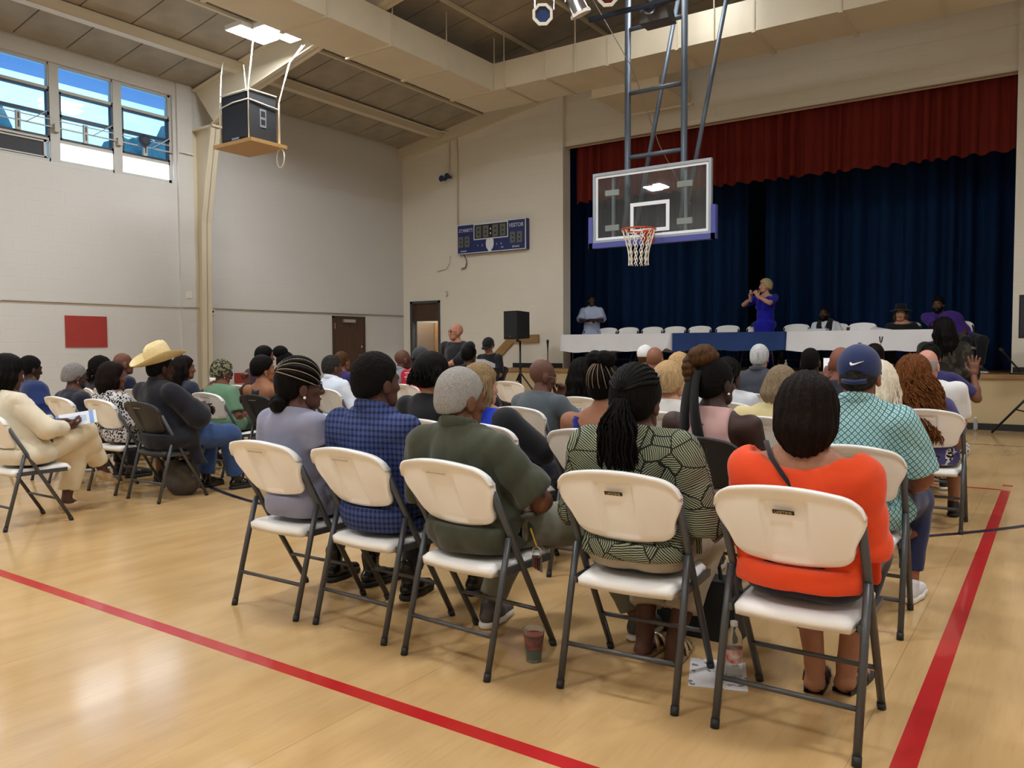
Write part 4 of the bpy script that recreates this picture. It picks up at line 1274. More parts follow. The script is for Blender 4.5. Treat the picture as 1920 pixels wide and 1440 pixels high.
class Field:
    """smooth union of tapered capsules and ellipsoids, meshed by surface nets"""

    def __init__(s):
        s.p = []
        s.cuts = []
        s.noise = None

    def cone(s, a, b, ra, rb, k=.03, sc=None, flat=False):
        s.p.append(('c', np.array(a, float), np.array(b, float), ra, rb, k, sc, flat))
        return s

    def chain(s, pts, rs, k=.02, sc=None):
        for i in range(len(pts) - 1):
            s.cone(pts[i], pts[i + 1], rs[i], rs[i + 1], k, sc)
        return s

    def ell(s, c, r, k=.03, R=None):
        s.p.append(('e', np.array(c, float), np.array(r, float), R, None, k, None))
        return s

    def cut(s, fn):
        s.cuts.append(fn)
        return s

    def inflate(s, t, only=None):
        f = Field()
        for q in s.p:
            if q[0] == 'c':
                f.p.append(('c', q[1], q[2], q[3] + t, q[4] + t, q[5], q[6], q[7]))
            else:
                f.p.append(('e', q[1], q[2] + t, q[3], None, q[5], None))
        return f

    def bbox(s, q):
        if q[0] == 'c':
            m = 1 if q[6] is None else max(q[6])
            r = max(q[3], q[4]) * m
            return np.minimum(q[1], q[2]) - r, np.maximum(q[1], q[2]) + r
        r = max(q[2]) if q[3] is not None else q[2]
        return q[1] - r, q[1] + r

    def mesh(s, h, relax=1):
        bb = [s.bbox(q) for q in s.p]
        lo = np.min([b[0] for b in bb], 0) - 3 * h
        hi = np.max([b[1] for b in bb], 0) + 3 * h
        n = np.ceil((hi - lo) / h).astype(int) + 1
        ax = [(lo[i] + h * np.arange(n[i])).astype(np.float32) for i in range(3)]
        D = np.full(n, BIG, np.float32)
        for q, b in zip(s.p, bb):
            k = q[5]
            mg = 2.5 * h + k
            i0 = np.maximum(0, np.floor((b[0] - mg - lo) / h).astype(int))
            i1 = np.minimum(n, np.ceil((b[1] + mg - lo) / h).astype(int) + 1)
            sl = tuple(slice(i0[i], i1[i]) for i in range(3))
            X = ax[0][sl[0]][:, None, None]
            Y = ax[1][sl[1]][None, :, None]
            Z = ax[2][sl[2]][None, None, :]
            if q[0] == 'c':
                a, bv = q[1], q[2]
                ba = bv - a
                l2 = max(float(ba @ ba), 1e-9)
                px, py, pz = X - a[0], Y - a[1], Z - a[2]
                t = np.clip((px * ba[0] + py * ba[1] + pz * ba[2]) / l2, 0, 1)
                dx, dy, dz = px - ba[0] * t, py - ba[1] * t, pz - ba[2] * t
                if q[6] is not None:
                    dx, dy, dz = dx / q[6][0], dy / q[6][1], dz / q[6][2]
                d = np.sqrt(dx * dx + dy * dy + dz * dz) - (q[3] + (q[4] - q[3]) * t)
                if q[7]:
                    d = np.maximum(d, (px * ba[0] + py * ba[1] + pz * ba[2]) / math.sqrt(l2) - math.sqrt(l2))
            else:
                px, py, pz = X - q[1][0], Y - q[1][1], Z - q[1][2]
                if q[3] is not None:
                    R = q[3]
                    px, py, pz = (px * R[0][0] + py * R[1][0] + pz * R[2][0], px * R[0][1] + py * R[1][1] + pz * R[2][1], px * R[0][2] + py * R[1][2] + pz * R[2][2])
                r = q[2]
                k0 = np.sqrt((px / r[0]) ** 2 + (py / r[1]) ** 2 + (pz / r[2]) ** 2)
                k1 = np.sqrt((px / r[0] ** 2) ** 2 + (py / r[1] ** 2) ** 2 + (pz / r[2] ** 2) ** 2)
                d = k0 * (k0 - 1) / np.maximum(k1, 1e-6)
            A = D[sl]
            if k > 0:
                hh = np.clip(.5 + .5 * (A - d) / k, 0, 1)
                D[sl] = A * (1 - hh) + d * hh - k * hh * (1 - hh)
            else:
                D[sl] = np.minimum(A, d)
        X, Y, Z = ax[0][:, None, None], ax[1][None, :, None], ax[2][None, None, :]
        if s.noise is not None:
            band = np.abs(D) < .08
            nz = s.noise(X, Y, Z)
            D = np.where(band, D + nz, D)
        for fn in s.cuts:
            D = np.maximum(D, fn(X, Y, Z).astype(np.float32))
        D[0], D[-1], D[:, 0], D[:, -1], D[:, :, 0], D[:, :, -1] = (BIG,) * 6
        return nets(D, lo, h, relax)


CORN = [(0, 0, 0), (1, 0, 0), (0, 1, 0), (1, 1, 0), (0, 0, 1), (1, 0, 1), (0, 1, 1), (1, 1, 1)]
EDG = [(0, 1), (2, 3), (4, 5), (6, 7), (0, 2), (1, 3), (4, 6), (5, 7), (0, 4), (1, 5), (2, 6), (3, 7)]


def nets(D, lo, h, relax=1):
    I = D < 0
    nx, ny, nz = D.shape
    c = np.zeros((nx - 1, ny - 1, nz - 1), np.int8)
    for (i, j, k) in CORN:
        c += I[i:nx - 1 + i, j:ny - 1 + j, k:nz - 1 + k]
    act = (c > 0) & (c < 8)
    ci = np.argwhere(act)
    if len(ci) == 0:
        return np.zeros((0, 3)), np.zeros((0, 4), int)
    vid = np.full(act.shape, -1, np.int32)
    vid[act] = np.arange(len(ci))
    d8 = np.stack([D[ci[:, 0] + a, ci[:, 1] + b, ci[:, 2] + e] for a, b, e in CORN], 1)
    acc = np.zeros((len(ci), 3))
    cnt = np.zeros(len(ci))
    C = np.array(CORN, float)
    for a, b in EDG:
        da, db = d8[:, a], d8[:, b]
        m = (da < 0) != (db < 0)
        t = np.where(m, da / np.where(m, da - db, 1), 0)
        p = C[a] + (C[b] - C[a]) * t[:, None]
        acc += p * m[:, None]
        cnt += m
    V = lo + h * (ci + acc / cnt[:, None])
    Q = []
    for axis in range(3):
        sl0 = [slice(None)] * 3
        sl1 = [slice(None)] * 3
        sl0[axis], sl1[axis] = slice(0, -1), slice(1, None)
        a, b = I[tuple(sl0)], I[tuple(sl1)]
        e = np.argwhere(a != b)
        if len(e) == 0:
            continue
        u, v = (axis + 1) % 3, (axis + 2) % 3
        ok = (e[:, u] > 0) & (e[:, v] > 0) & (e[:, u] < D.shape[u] - 1) & (e[:, v] < D.shape[v] - 1)
        e = e[ok]
        q = []
        for du, dv in ((-1, -1), (0, -1), (0, 0), (-1, 0)):
            cc = e.copy()
            cc[:, u] += du
            cc[:, v] += dv
            q.append(vid[cc[:, 0], cc[:, 1], cc[:, 2]])
        q = np.stack(q, 1)
        ins = a[tuple(e.T)]
        q[~ins] = q[~ins][:, ::-1]
        Q.append(q)
    Q = np.concatenate(Q)
    Q = Q[(Q >= 0).all(1)]
    for _ in range(relax):
        S = np.zeros_like(V)
        N = np.zeros(len(V))
        for i in range(4):
            np.add.at(S, Q[:, i], V[Q[:, (i + 1) % 4]])
            np.add.at(N, Q[:, i], 1)
        V = V * .5 + .5 * S / np.maximum(N, 1)[:, None]
    return V, Q


def wrinkle(amp, seed, fr=34):
    rr = random.Random(seed)
    K = [(Vector((rr.gauss(0, 1), rr.gauss(0, 1), rr.gauss(0, .8))).normalized() * fr * rr.uniform(.5, 1.5), rr.uniform(0, 6), rr.uniform(.5, 1)) for _ in range(5)]

    def fn(X, Y, Z):
        s_ = 0
        w = .6 * np.sin(X * 11 + Z * 7) + .6 * np.sin(Y * 13 - Z * 9)
        for v, p, a in K:
            q_ = np.sin(v.x * X + v.y * Y + v.z * Z + p + w)
            s_ = s_ + a * (.58 - 1.15 * np.abs(q_) ** .75)
        return (amp * .4 * s_).astype(np.float32)
    return fn


def xf(V, M):
    A = np.array(M.to_3x3())
    return V @ A.T + np.array(M.translation)


def join(parts):
    """[(V,Q)] -> one V, list of faces arrays"""
    Vs, Fs, o = [], [], 0
    for V, Q in parts:
        Vs.append(V)
        for q in (Q if isinstance(Q, list) else [Q]):
            if len(q):
                Fs.append(np.asarray(q) + o)
        o += len(V)
    return np.concatenate(Vs), Fs


def strands_np(paths, r, n=4, taper=True):
    """many thin tubes from polylines of equal length: paths (S,P,3)"""
    P = np.asarray(paths, float)
    S, m, _ = P.shape
    T = np.gradient(P, axis=1)
    T /= np.linalg.norm(T, axis=2, keepdims=True) + 1e-9
    ref = np.where(np.abs(T[..., 2:3]) < .9, np.array([0, 0, 1.]), np.array([1., 0, 0]))
    A = np.cross(T, ref)
    A /= np.linalg.norm(A, axis=2, keepdims=True) + 1e-9
    B = np.cross(T, A)
    rr = np.full((S, m), r) if np.isscalar(r) else np.broadcast_to(r, (S, m)).copy()
    if taper:
        rr = rr * np.concatenate((np.ones(m - 2), [.7, .2]))[None, :]
    ang = 2 * np.pi * np.arange(n) / n
    V = P[:, :, None, :] + rr[:, :, None, None] * (np.cos(ang)[None, None, :, None] * A[:, :, None, :] + np.sin(ang)[None, None, :, None] * B[:, :, None, :])
    idx = np.arange(S * m * n).reshape(S, m, n)
    a, b = idx[:, :-1], idx[:, 1:]
    Q = np.stack((a, np.roll(a, -1, 2), np.roll(b, -1, 2), b), -1).reshape(-1, 4)
    return V.reshape(-1, 3), Q


# hairline height as a function of y (head frame, y forward)
HLY = np.array([-.13, -.08, -.035, -.012, .012, .03, .05, .075, .1, .14])
HLZ = np.array([-.075, -.07, -.055, -.02, -.022, .0, .03, .062, .075, .09])


def hairline(dz=0.0, dy=0.0):
    return lambda X, Y, Z: (np.interp(Y - dy, HLY, HLZ) + dz - Z) * .8 + X * 0


def head_field():
    f = Field()
    f.ell((0, -.012, .022), (.074, .095, .092), .02)
    f.ell((0, .025, -.03), (.062, .066, .085), .03)
    f.cone((-.025, .048, -.088), (.025, .048, -.088), .03, .03, .03)
    f.ell((0, .07, -.098), (.022, .022, .02), .02)
    f.cone((0, .09, .0), (0, .105, -.036), .009, .014, .012)
    f.cone((-.014, .097, -.04), (.014, .097, -.04), .01, .01, .01)
    f.cone((-.034, .079, .013), (.034, .079, .013), .012, .012, .014)
    f.ell((0, .084, -.066), (.024, .013, .007), .006)
    f.ell((0, .083, -.078), (.02, .012, .007), .006)
    for s_ in (-1, 1):
        f.ell((s_ * .04, .062, -.03), (.02, .022, .016), .02)
        f.ell((s_ * .077, -.004, -.02), (.011, .021, .034), .008)
        f.ell((s_ * .08, -.002, -.045), (.008, .012, .012), .006)
    return f


HEADF = {}


def head_mesh(h):
    if h not in HEADF:
        HEADF[h] = head_field().mesh(h, 1)
    return HEADF[h]


def chairback2(X, Y, Z):
    yb = .47 - .44 / .77 * Z - .002 - .03 * (1 - np.clip(X / .235, -1, 1) ** 2) + .012
    return np.minimum(np.minimum(yb - Y, Z - .565), np.minimum(.88 - Z, .26 - np.abs(X)))


def chairback(X, Y, Z):
    """keeps bodies and clothes in front of the backrest and between the side tubes of the chair"""
    yb = .47 - .44 / .77 * Z - .002 - .03 * (1 - np.clip(X / .235, -1, 1) ** 2) + .012
    a = np.minimum(np.minimum(yb - Y, Z - .565), np.minimum(.88 - Z, .26 - np.abs(X)))
    b = np.minimum(np.minimum(np.abs(X) - .205, .3 - Y), np.minimum(Z - .38, .6 - Z))
    b = np.minimum(b, .3 - np.abs(X))
    return np.maximum(a, b)


def ik(S, W, l1, l2, pole):
    S, W = Vector(S), Vector(W)
    d = W - S
    L = min(d.length, (l1 + l2) * .995)
    dn = d.normalized()
    a = (l1 * l1 - l2 * l2 + L * L) / (2 * L)
    hgt = math.sqrt(max(l1 * l1 - a * a, 0))
    p = Vector(pole)
    p = (p - dn * p.dot(dn)).normalized()
    return S + dn * a + p * hgt, S + dn * L


def hand_mesh(wrist, d, nrm, side, curl=.5, h=.006, spread=.12, sc=1.0, thumb=.5):
    """palm, four fingers of unequal length with two bends, and a thumb; d = pointing dir, nrm = palm normal"""
    d = Vector(d).normalized()
    nrm = Vector(nrm)
    nrm = (nrm - d * nrm.dot(d)).normalized()
    sd = d.cross(nrm).normalized() * side
    W = Vector(wrist)
    f = Field()
    f.cone(W - d * .035 * sc, W + d * .015 * sc, .026 * sc, .027 * sc, .015)
    for o in (-.026, -.009, .009, .025):
        f.cone(W + d * .012 * sc + sd * o * .7 * sc, W + d * .085 * sc + sd * o * sc, .016 * sc, .013 * sc, .014)
    for i, (o, L) in enumerate(((-.028, .06), (-.0095, .075), (.0095, .08), (.028, .072))):
        base = W + d * .086 * sc + sd * o * sc
        dirn = (d + sd * (o / .028) * spread).normalized()
        p, a = base, curl * .5
        pts = [p]
        for seg in (.45, .32, .25):
            v = dirn * math.cos(a) + nrm * math.sin(a)
            p = p + v * L * seg * 1.02 * sc
            pts.append(p)
            a += curl * .95
        f.chain(pts, [.0105 * sc, .0095 * sc, .0088 * sc, .0075 * sc], .006)
    tb = W + d * .025 * sc + sd * .03 * sc
    tv = (d * .75 + sd * .75 + nrm * thumb * .5).normalized()
    t2 = (d * 1.0 + sd * .25 + nrm * thumb).normalized()
    f.chain([tb, tb + tv * .04 * sc, tb + tv * .04 * sc + t2 * .032 * sc, tb + tv * .04 * sc + t2 * .056 * sc], [.016 * sc, .012 * sc, .0105 * sc, .008 * sc], .008)
    return f.mesh(h, 1)


def mkmesh(name, VQ, m, parent=None, label=None):
    V, Q = VQ
    me = mesh_np(name, V, Q)
    if m is not None:
        me.materials.append(m)
    smooth(me)
    o = link(name, me, parent)
    if label:
        o['label'] = label
    return o


def skin(hexc):
    return mat('skin_' + hexc.strip('#'), hexc, .58, noise=.18, nscale=25, bump=.08, bscale=180, spec=.35)


def hairm(hexc, hi=None, rough=.55, stretch=(120, 120, 8)):
    return mat('hair_%s_%s' % (hexc.strip('#'), (hi or '').strip('#')), hexc, rough, noise=.7, nscale=1.2, bump=.5, bscale=1.2, stretch=stretch, col2=hi or hexc, spec=.08)


def cloth(hexc, rough=.85, hi=None, nz=.12):
    return mat('cloth_' + hexc.strip('#'), hexc, rough, noise=nz, nscale=9, bump=.12, bscale=320, sheen=.15, spec=.25, col2=hi)


M_EYEW = mat('eye_white', '#d8d4cc', .3)
M_EYED = mat('eye_dark', '#1c120c', .2)


def person(d):
    """One figure. Frame: x right of the chair, y forward, z up, origin on the floor below the rear chair legs."""
    lod = d.get('lod', 1)
    hb, hg, hh, hn = ((.012, .0085, .0055, .005), (.016, .012, .0075, .006), (.02, .016, .009, .007))[lod]
    g_ = d.get('girth', 1.0)
    stand = d.get('stand', False)
    X0, Y0, Z0 = d['x'], d['y'], d.get('z', 0.0)
    rot = math.radians(d.get('rot', 0))
    c_, s_ = math.cos(-rot), math.sin(-rot)
    hxw, hyw = d['hx'] - X0, d.get('hy', .2)
    if 'hyw' in d:
        hyw = d['hyw'] - Y0
        H = Vector((hxw * c_ - hyw * s_, hxw * s_ + hyw * c_, d['hz'] - Z0))
    else:
        H = Vector((hxw * c_, hyw, d['hz'] - Z0)) if rot == 0 else Vector((hxw * c_ - hyw * s_, hxw * s_ + hyw * c_, d['hz'] - Z0))
    hs = d.get('hs', 1.09) * .94
    if d.get('hlock'):
        H = Vector(d['hlock'])
    hyaw, hpit, hrol = math.radians(d.get('hyaw', 0)), math.radians(d.get('hpit', 0)), math.radians(d.get('hrol', 0))
    MH = Matrix.Translation(H) @ Matrix.Rotation(hyaw, 4, 'Z') @ Matrix.Rotation(hpit, 4, 'X') @ Matrix.Rotation(hrol, 4, 'Y') @ Matrix.Scale(hs, 4)
    sw = d.get('sw', .185) * (.6 + .4 * g_)
    if stand:
        pel = Vector((H.x * .6, H.y * .6 - .0, H.z - .72))
    else:
        pel = Vector((d.get('px', 0), .265, .535))
    nb = Vector((H.x * .85 + pel.x * .15, H.y - .03 if not stand else H.y - .02, H.z - d.get('nk', .168 if not stand else .185)))
    shz = nb.z - .035
    byaw = math.radians(d.get('byaw', 0))
    cx, sx = math.cos(byaw), math.sin(byaw)
    SH = {}
    for s in (-1, 1):
        SH[s] = Vector((nb.x * .95 + s * sw * cx, nb.y - .01 + s * sw * sx, shz - d.get('droop', 0.01)))
    rib = pel.lerp(nb, .66)
    bel = pel.lerp(nb, .3)
    if not stand:
        rib.y = max(rib.y, .185)
        rib.y -= .01
    B = Field()
    T = Field()  # torso only
    T.ell(pel, (.172 * g_, .135 * g_, .105), .04)
    T.ell(bel, (.152 * g_, .122 * g_, .15), .05)
    T.ell(rib, (.16 * (.5 + .5 * g_), .112 * (.6 + .4 * g_), .175), .05)
    T.cone(SH[-1] + Vector((.03, 0, -.015)), SH[1] + Vector((-.03, 0, -.015)), .06, .06, .05)
    T.cone(nb + Vector((0, .0, .035)), SH[-1] * .35 + nb * .65 + Vector((0, 0, .0)), .045, .052, .04)
    T.cone(nb + Vector((0, .0, .035)), SH[1] * .35 + nb * .65 + Vector((0, 0, .0)), .045, .052, .04)
    if d.get('bust'):
        for s in (-1, 1):
            T.ell(rib + Vector((s * .07, .09, -.02)), (.065, .06, .065), .03)
    if not stand:
        for s in (-1, 1):
            T.ell(pel + Vector((s * .08 * g_, -.045, -.03)), (.085 * g_, .085, .075), .04)
    neck = Field().cone(nb - Vector((0, 0, .03)), H - Vector((0, .015, .05)), d.get('neck', .056), d.get('neck', .056) * .97, .03)
    B.p += T.p + neck.p
    # legs
    legs = {}
    sp = d.get('spread', .1)
    for s in (-1, 1):
        hip = pel + Vector((s * .085 * g_, .03, -.005))
        if stand:
            knee = Vector((pel.x + s * .09, pel.y + .03, pel.z * .52))
            ank = Vector((pel.x + s * .1, pel.y - .02, .09))
        else:
            ky = d.get('ky', .7)
            fy = d.get('fy', (.64, .64))[0 if s < 0 else 1]
            knee = Vector((pel.x * .5 + s * sp * 1.2 + d.get('kx', 0), ky, .505))
            ank = Vector((knee.x + d.get('ax', (0, 0))[0 if s < 0 else 1], fy, .095))
        legs[s] = [hip, knee, ank]
    if d.get('cross'):
        s = d['cross']
        hip = legs[s][0]
        legs[s] = [hip, Vector((-s * .06 + d.get('kx', 0), .72, .64)), Vector((-s * .16 + d.get('kx', 0), .92, .3))]
    Lg = Field()
    for s in (-1, 1):
        hip, knee, ank = legs[s]
        Lg.cone(hip, knee, .088 * g_, .062, .04)
        Lg.cone(knee, knee.lerp(ank, .4) - Vector((0, .012, 0)), .06, .056, .03)
        Lg.cone(knee.lerp(ank, .4) - Vector((0, .012, 0)), ank, .055, .036, .03)
    B.p += Lg.p
    fd = {}
    for s in (-1, 1):
        ank = legs[s][2]
        a = math.radians(d.get('toe', (8, -8))[0 if s < 0 else 1])
        dr = Vector((-math.sin(a), math.cos(a), 0))
        drop = -.055 if ank.z < .2 else -.05
        if d.get('cross') == s:
            dr = Vector((-.35 * s, .85, -.35)).normalized()
        fd[s] = dr
        if not d.get('barefeet'):
            B.cone(ank, ank + dr * .1 + Vector((0, 0, drop)), .034, .03, .02)
        else:
            hl = ank + Vector((0, 0, -.062)) - dr * .02
            B.cone(ank, hl, .034, .03, .02)
            B.cone(hl, hl + dr * .16 + Vector((0, 0, -.005)), .028, .024, .03, (1.25, 1, .8))
            for i in range(5):
                o = (i - 2) * .017
                sdv = Vector((dr.y, -dr.x, 0)) * s
                st = hl + dr * .14 + sdv * o
                B.cone(st, st + dr * (.055 - .006 * abs(i - 1)), .011, .009, .006)
    # arms
    arms = {}
    Ar = Field()
    hands = []
    for s, key in ((-1, 'la'), (1, 'ra')):
        a = d.get(key, 'lap')
        dirn, nrm, curl = None, None, .6
        if isinstance(a, dict):
            W = Vector(a['w'])
            pole = Vector(a.get('pole', (s * .7, -.3, -.6)))
            dirn, nrm, curl = a.get('d'), a.get('n'), a.get('curl', .6)
        elif a == 'lap':
            W, pole = Vector((H.x * .5 + s * .13, .45, .615)), Vector((s * .5, -.55, -.45))
            dirn, nrm, curl = (-s * .6, .75, -.15), (0, -.1, -1), .7
        elif a == 'phone':
            W, pole = Vector((H.x * .4 + s * .06, .46, .76)), Vector((s * .8, -.3, -.6))
            dirn, nrm, curl = (-s * .3, .75, .35), (-s * .4, -.4, .6), 1.0
        elif a == 'fold':
            W, pole = Vector((nb.x - s * .1, .4, .76)), Vector((s * .9, -.1, -.5))
            dirn, nrm, curl = (-s * 1, .05, .1), (0, -1, 0), .5
        elif a == 'hang':
            W, pole = Vector((SH[s].x + s * .05, SH[s].y + .05, SH[s].z - .5)), Vector((s * .3, -1, 0))
            dirn, nrm, curl = (0, .1, -1), (-s, 0, 0), .5
        l1, l2 = d.get('arm', (.285, .25))
        E_, W = ik(SH[s], W, l1, l2, pole)
        if dirn is None:
            dirn = W - E_
        if nrm is None:
            nrm = (0, 0, -1)
        arms[s] = (SH[s], E_, W)
        ag = .6 + .4 * g_
        Ar.cone(SH[s], E_, .052 * ag, .041 * ag, .03)
        Ar.cone(E_, E_.lerp(W, .35), .04 * ag, .041 * ag, .02)
        Ar.cone(E_.lerp(W, .35), W, .04 * ag, .026, .02)
        hands.append(hand_mesh(W + (W - E_).normalized() * .01, dirn, nrm, s, curl, hn, d.get('fsp', .12), d.get('handsc', 1.0)))
    B.p += Ar.p
    if not stand:
        B.cut(chairback)
    parts = [B.mesh(hb, 1)]
    hv, hq = head_mesh(hh)
    parts.append((xf(hv, MH), hq))
    parts += hands
    V, F = join(parts)
    me = mesh_np('person', V, F)
    me.materials.append(skin(d['skin']))
    smooth(me)
    o = link('person', me, None, (X0, Y0, Z0), (0, 0, rot))
    tag(o, d['label'], 'person', d.get('group', 'audience'))
    # eyes and brows belong to the face
    if d.get('face'):
        for s in (-1, 1):
            ey = MB().lathe([(0, -.0115), (.008, -.008), (.0115, 0), (.008, .008), (0, .0115)], 10, MH @ Vector((s * .031, .076, -.003)), Matrix.Scale(hs, 3)).build('eye', M_EYEW, o, True)
            MB().lathe([(0, -.0055), (.0045, -.003), (.0055, 0), (.0045, .003), (0, .0055)], 8, MH @ Vector((s * .031, .0845, -.003)), Matrix.Scale(hs, 3)).build('iris', M_EYED, ey, True)
            MB().tube([MH @ Vector((s * .014, .091, .02)), MH @ Vector((s * .032, .089, .026)), MH @ Vector((s * .05, .078, .019))], [.003, .0042, .002], 6).build('eyebrow', hairm(d.get('brow', '#17110d')), o, True)
        MB().tube([MH @ Vector((-.02, .09, -.072)), MH @ Vector((0, .0975, -.071)), MH @ Vector((.02, .09, -.072))], [.002, .0055, .002], 6).build('lips', mat('lips_' + d['skin'].strip('#'), d.get('lip', '#7a3b34'), .4), o, True)
    C = dict(o=o, H=H, MH=MH, nb=nb, SH=SH, pel=pel, rib=rib, bel=bel, T=T, Lg=Lg, Ar=Ar, arms=arms, legs=legs, fd=fd, hb=hb, hg=hg, hh=hh, g=g_, lod=lod, d=d, stand=stand, hs=hs, neck=neck, seed=d.get('seed', int(abs(X0 * 100) + abs(Y0 * 10))))
    wear(C)
    hair(C)
    for fn in d.get('extra', ()):
        fn(C)
    return C


def wear(C):
    d, g_ = C['d'], C['g']
    o = C['o']
    tp = d.get('top')
    pel, nb, SH, rib = C['pel'], C['nb'], C['SH'], C['rib']
    if tp:
        th = tp.get('th', .013) - .002
        f = C['T'].inflate(th)
        sl = tp.get('sleeve', .6)
        for s in (-1, 1):
            S_, E_, W = C['arms'][s]
            ag = .6 + .4 * g_
            lo = tp.get('loose', .012)
            if sl > 0:
                if sl <= 1:
                    e = S_.lerp(E_, sl)
                    f.cone(S_, e, .052 * ag + th, .05 * ag + th + lo - .006 * sl, .03, None, True)
                else:
                    e = E_.lerp(W, (sl - 1) * 1.0)
                    f.cone(S_, E_, .052 * ag + th, .043 * ag + th + lo, .03)
                    f.cone(E_, e, .043 * ag + th + lo, .03 + th + lo * .6, .025, None, True)
        if tp.get('hem'):  # flared hem over the hips
            f.ell(pel + Vector((0, -.01, -.01)), (.19 * g_ + tp['hem'], .155 * g_ + tp['hem'] * .7, .11), .05)
        if tp.get('belly'):
            f.ell(C['bel'] + Vector((0, .05, 0)), (.15 * g_, .13 * g_ + tp['belly'], .15), .05)
        if tp.get('tail'):  # coat skirts
            for s in (-1, 1):
                f.cone(pel + Vector((s * .15, .06, .02)), pel + Vector((s * .235, .14, -.25)), .075, .05, .06)
        zb = tp.get('z0', .452 if not C['stand'] else pel.z - .12)
        f.cut(lambda X, Y, Z: (zb - Z) + X * 0 + Y * 0)
        # neck opening
        nz = tp.get('neck', 'crew')
        dn, rn = {'crew': (.035, .066), 'collar': (.055, .068), 'low': (-.0, .1), 'boat': (.0, .15), 'scoop': (-.02, .12), 'v': (.02, .075)}.get(nz, (.035, .066))
        if nz in ('boat', 'scoop', 'low'):
            depth = tp.get('ndepth', .05)
            f.cut(lambda X, Y, Z: -(np.sqrt(((X - nb.x) / rn) ** 2 + ((Y - nb.y - .01) / .3) ** 2 + ((Z - (nb.z + .06)) / (.06 + depth)) ** 2) - 1) * .06)
        f.cut(lambda X, Y, Z: np.where((X - nb.x) ** 2 + (Y - nb.y) ** 2 < .03, Z - (nb.z + dn + .0 * X + .25 * (nb.y - Y)), -1.0))
        if tp.get('tank'):  # sleeveless back: cut arm holes
            tw = tp['tank']
            zc = SH[1].z - .16
            f.cut(lambda X, Y, Z: np.where(Z > zc - .06, (np.abs(X - nb.x) - (tw + .1 * np.clip(SH[1].z - .04 - Z, 0, 1) / .14 * np.clip(SH[1].z - .04 - Z, 0, 1) / .14)) + 0 * Y, -1.0))
        if tp.get('ztop'):  # strapless: everything above is skin
            zt = tp['ztop']
            f.cut(lambda X, Y, Z: Z - zt + X * 0 + Y * 0)
        if not C['stand']:
            f.cut(chairback2 if d.get('nob') else chairback)
        f.noise = wrinkle(tp.get('wr', .006) * 2.1, C['seed'], tp.get('wf', 20))
        t_o = mkmesh(tp.get('name', 'shirt'), f.mesh(C['hg'], 1), tp['m'], o)
        C['shirt'] = t_o
        if nz == 'collar':
            cf = Field()
            n = 16
            for i in range(n):
                a0, a1 = [math.pi * 2 * (k / n) * .86 + math.pi * .64 for k in (i, i + 1)]
                r1, r2 = .072, .068
                p0 = nb + Vector((r1 * math.cos(a0), r1 * 1.0 * math.sin(a0), .045 - .25 * r1 * math.sin(a0) + .0))
                p1 = nb + Vector((r1 * math.cos(a1), r1 * 1.0 * math.sin(a1), .045 - .25 * r1 * math.sin(a1) + .0))
                cf.cone(p0, p1, .014, .014, .006, (1, 1, 1.9))
            mkmesh('collar', cf.mesh(C['hg'] * .8, 1), tp.get('collar_m', tp['m']), t_o)
    bt = d.get('bottom')
    if bt:
        th = bt.get('th', .012)
        f = Field()
        L = bt.get('len', 1.9)  # 1 = knee, 2 = ankle
        for s in (-1, 1):
            hip, knee, ank = C['legs'][s]
            f.cone(hip, knee, .088 * g_ + th, .064 + th + bt.get('loose', .006), .04)
            if L > 1:
                e = knee.lerp(ank, L - 1)
                f.cone(knee, e, .064 + th + bt.get('loose', .006), bt.get('cuff', .055), .03, None, True)
        f.ell(pel, (.172 * g_ + th, .135 * g_ + th, .1), .04)
        if not C['stand']:
            for s in (-1, 1):
                f.ell(pel + Vector((s * .08 * g_, -.045, -.03)), (.085 * g_ + th, .085 + th, .072), .04)
        if bt.get('skirt'):
            kl, kr = C['legs'][-1][1], C['legs'][1][1]
            f.cone(pel + Vector((0, .05, 0)), (kl + kr) / 2 + Vector((0, -.02, 0)), .1, .09, .08, (1.5, 1, .8))
            if bt['skirt'] > 1 or C['stand']:
                al, ar = C['legs'][-1][2], C['legs'][1][2]
                mid = (al + ar) / 2
                kk = (kl + kr) / 2
                f.cone(kk, kk.lerp(mid, bt['skirt'] - 1), .1, .11, .06, (1.4, 1, 1))
        f.cut(lambda X, Y, Z: np.where(Y < pel.y + .13, Z - (pel.z + bt.get('waist', .06)), -1.0) + X * 0)
        if not C['stand']:
            f.cut(lambda X, Y, Z: np.where(Y < .45, .447 - Z, -1.0) + X * 0)
        if not C['stand']:
            f.cut(chairback2 if d.get('nob') else chairback)
        f.noise = wrinkle(bt.get('wr', .005) * 2.0, C['seed'] + 5, 18)
        mkmesh(bt.get('name', 'trousers'), f.mesh(C['hg'] * 1.15, 1), bt['m'], o)
    sh = d.get('shoes')
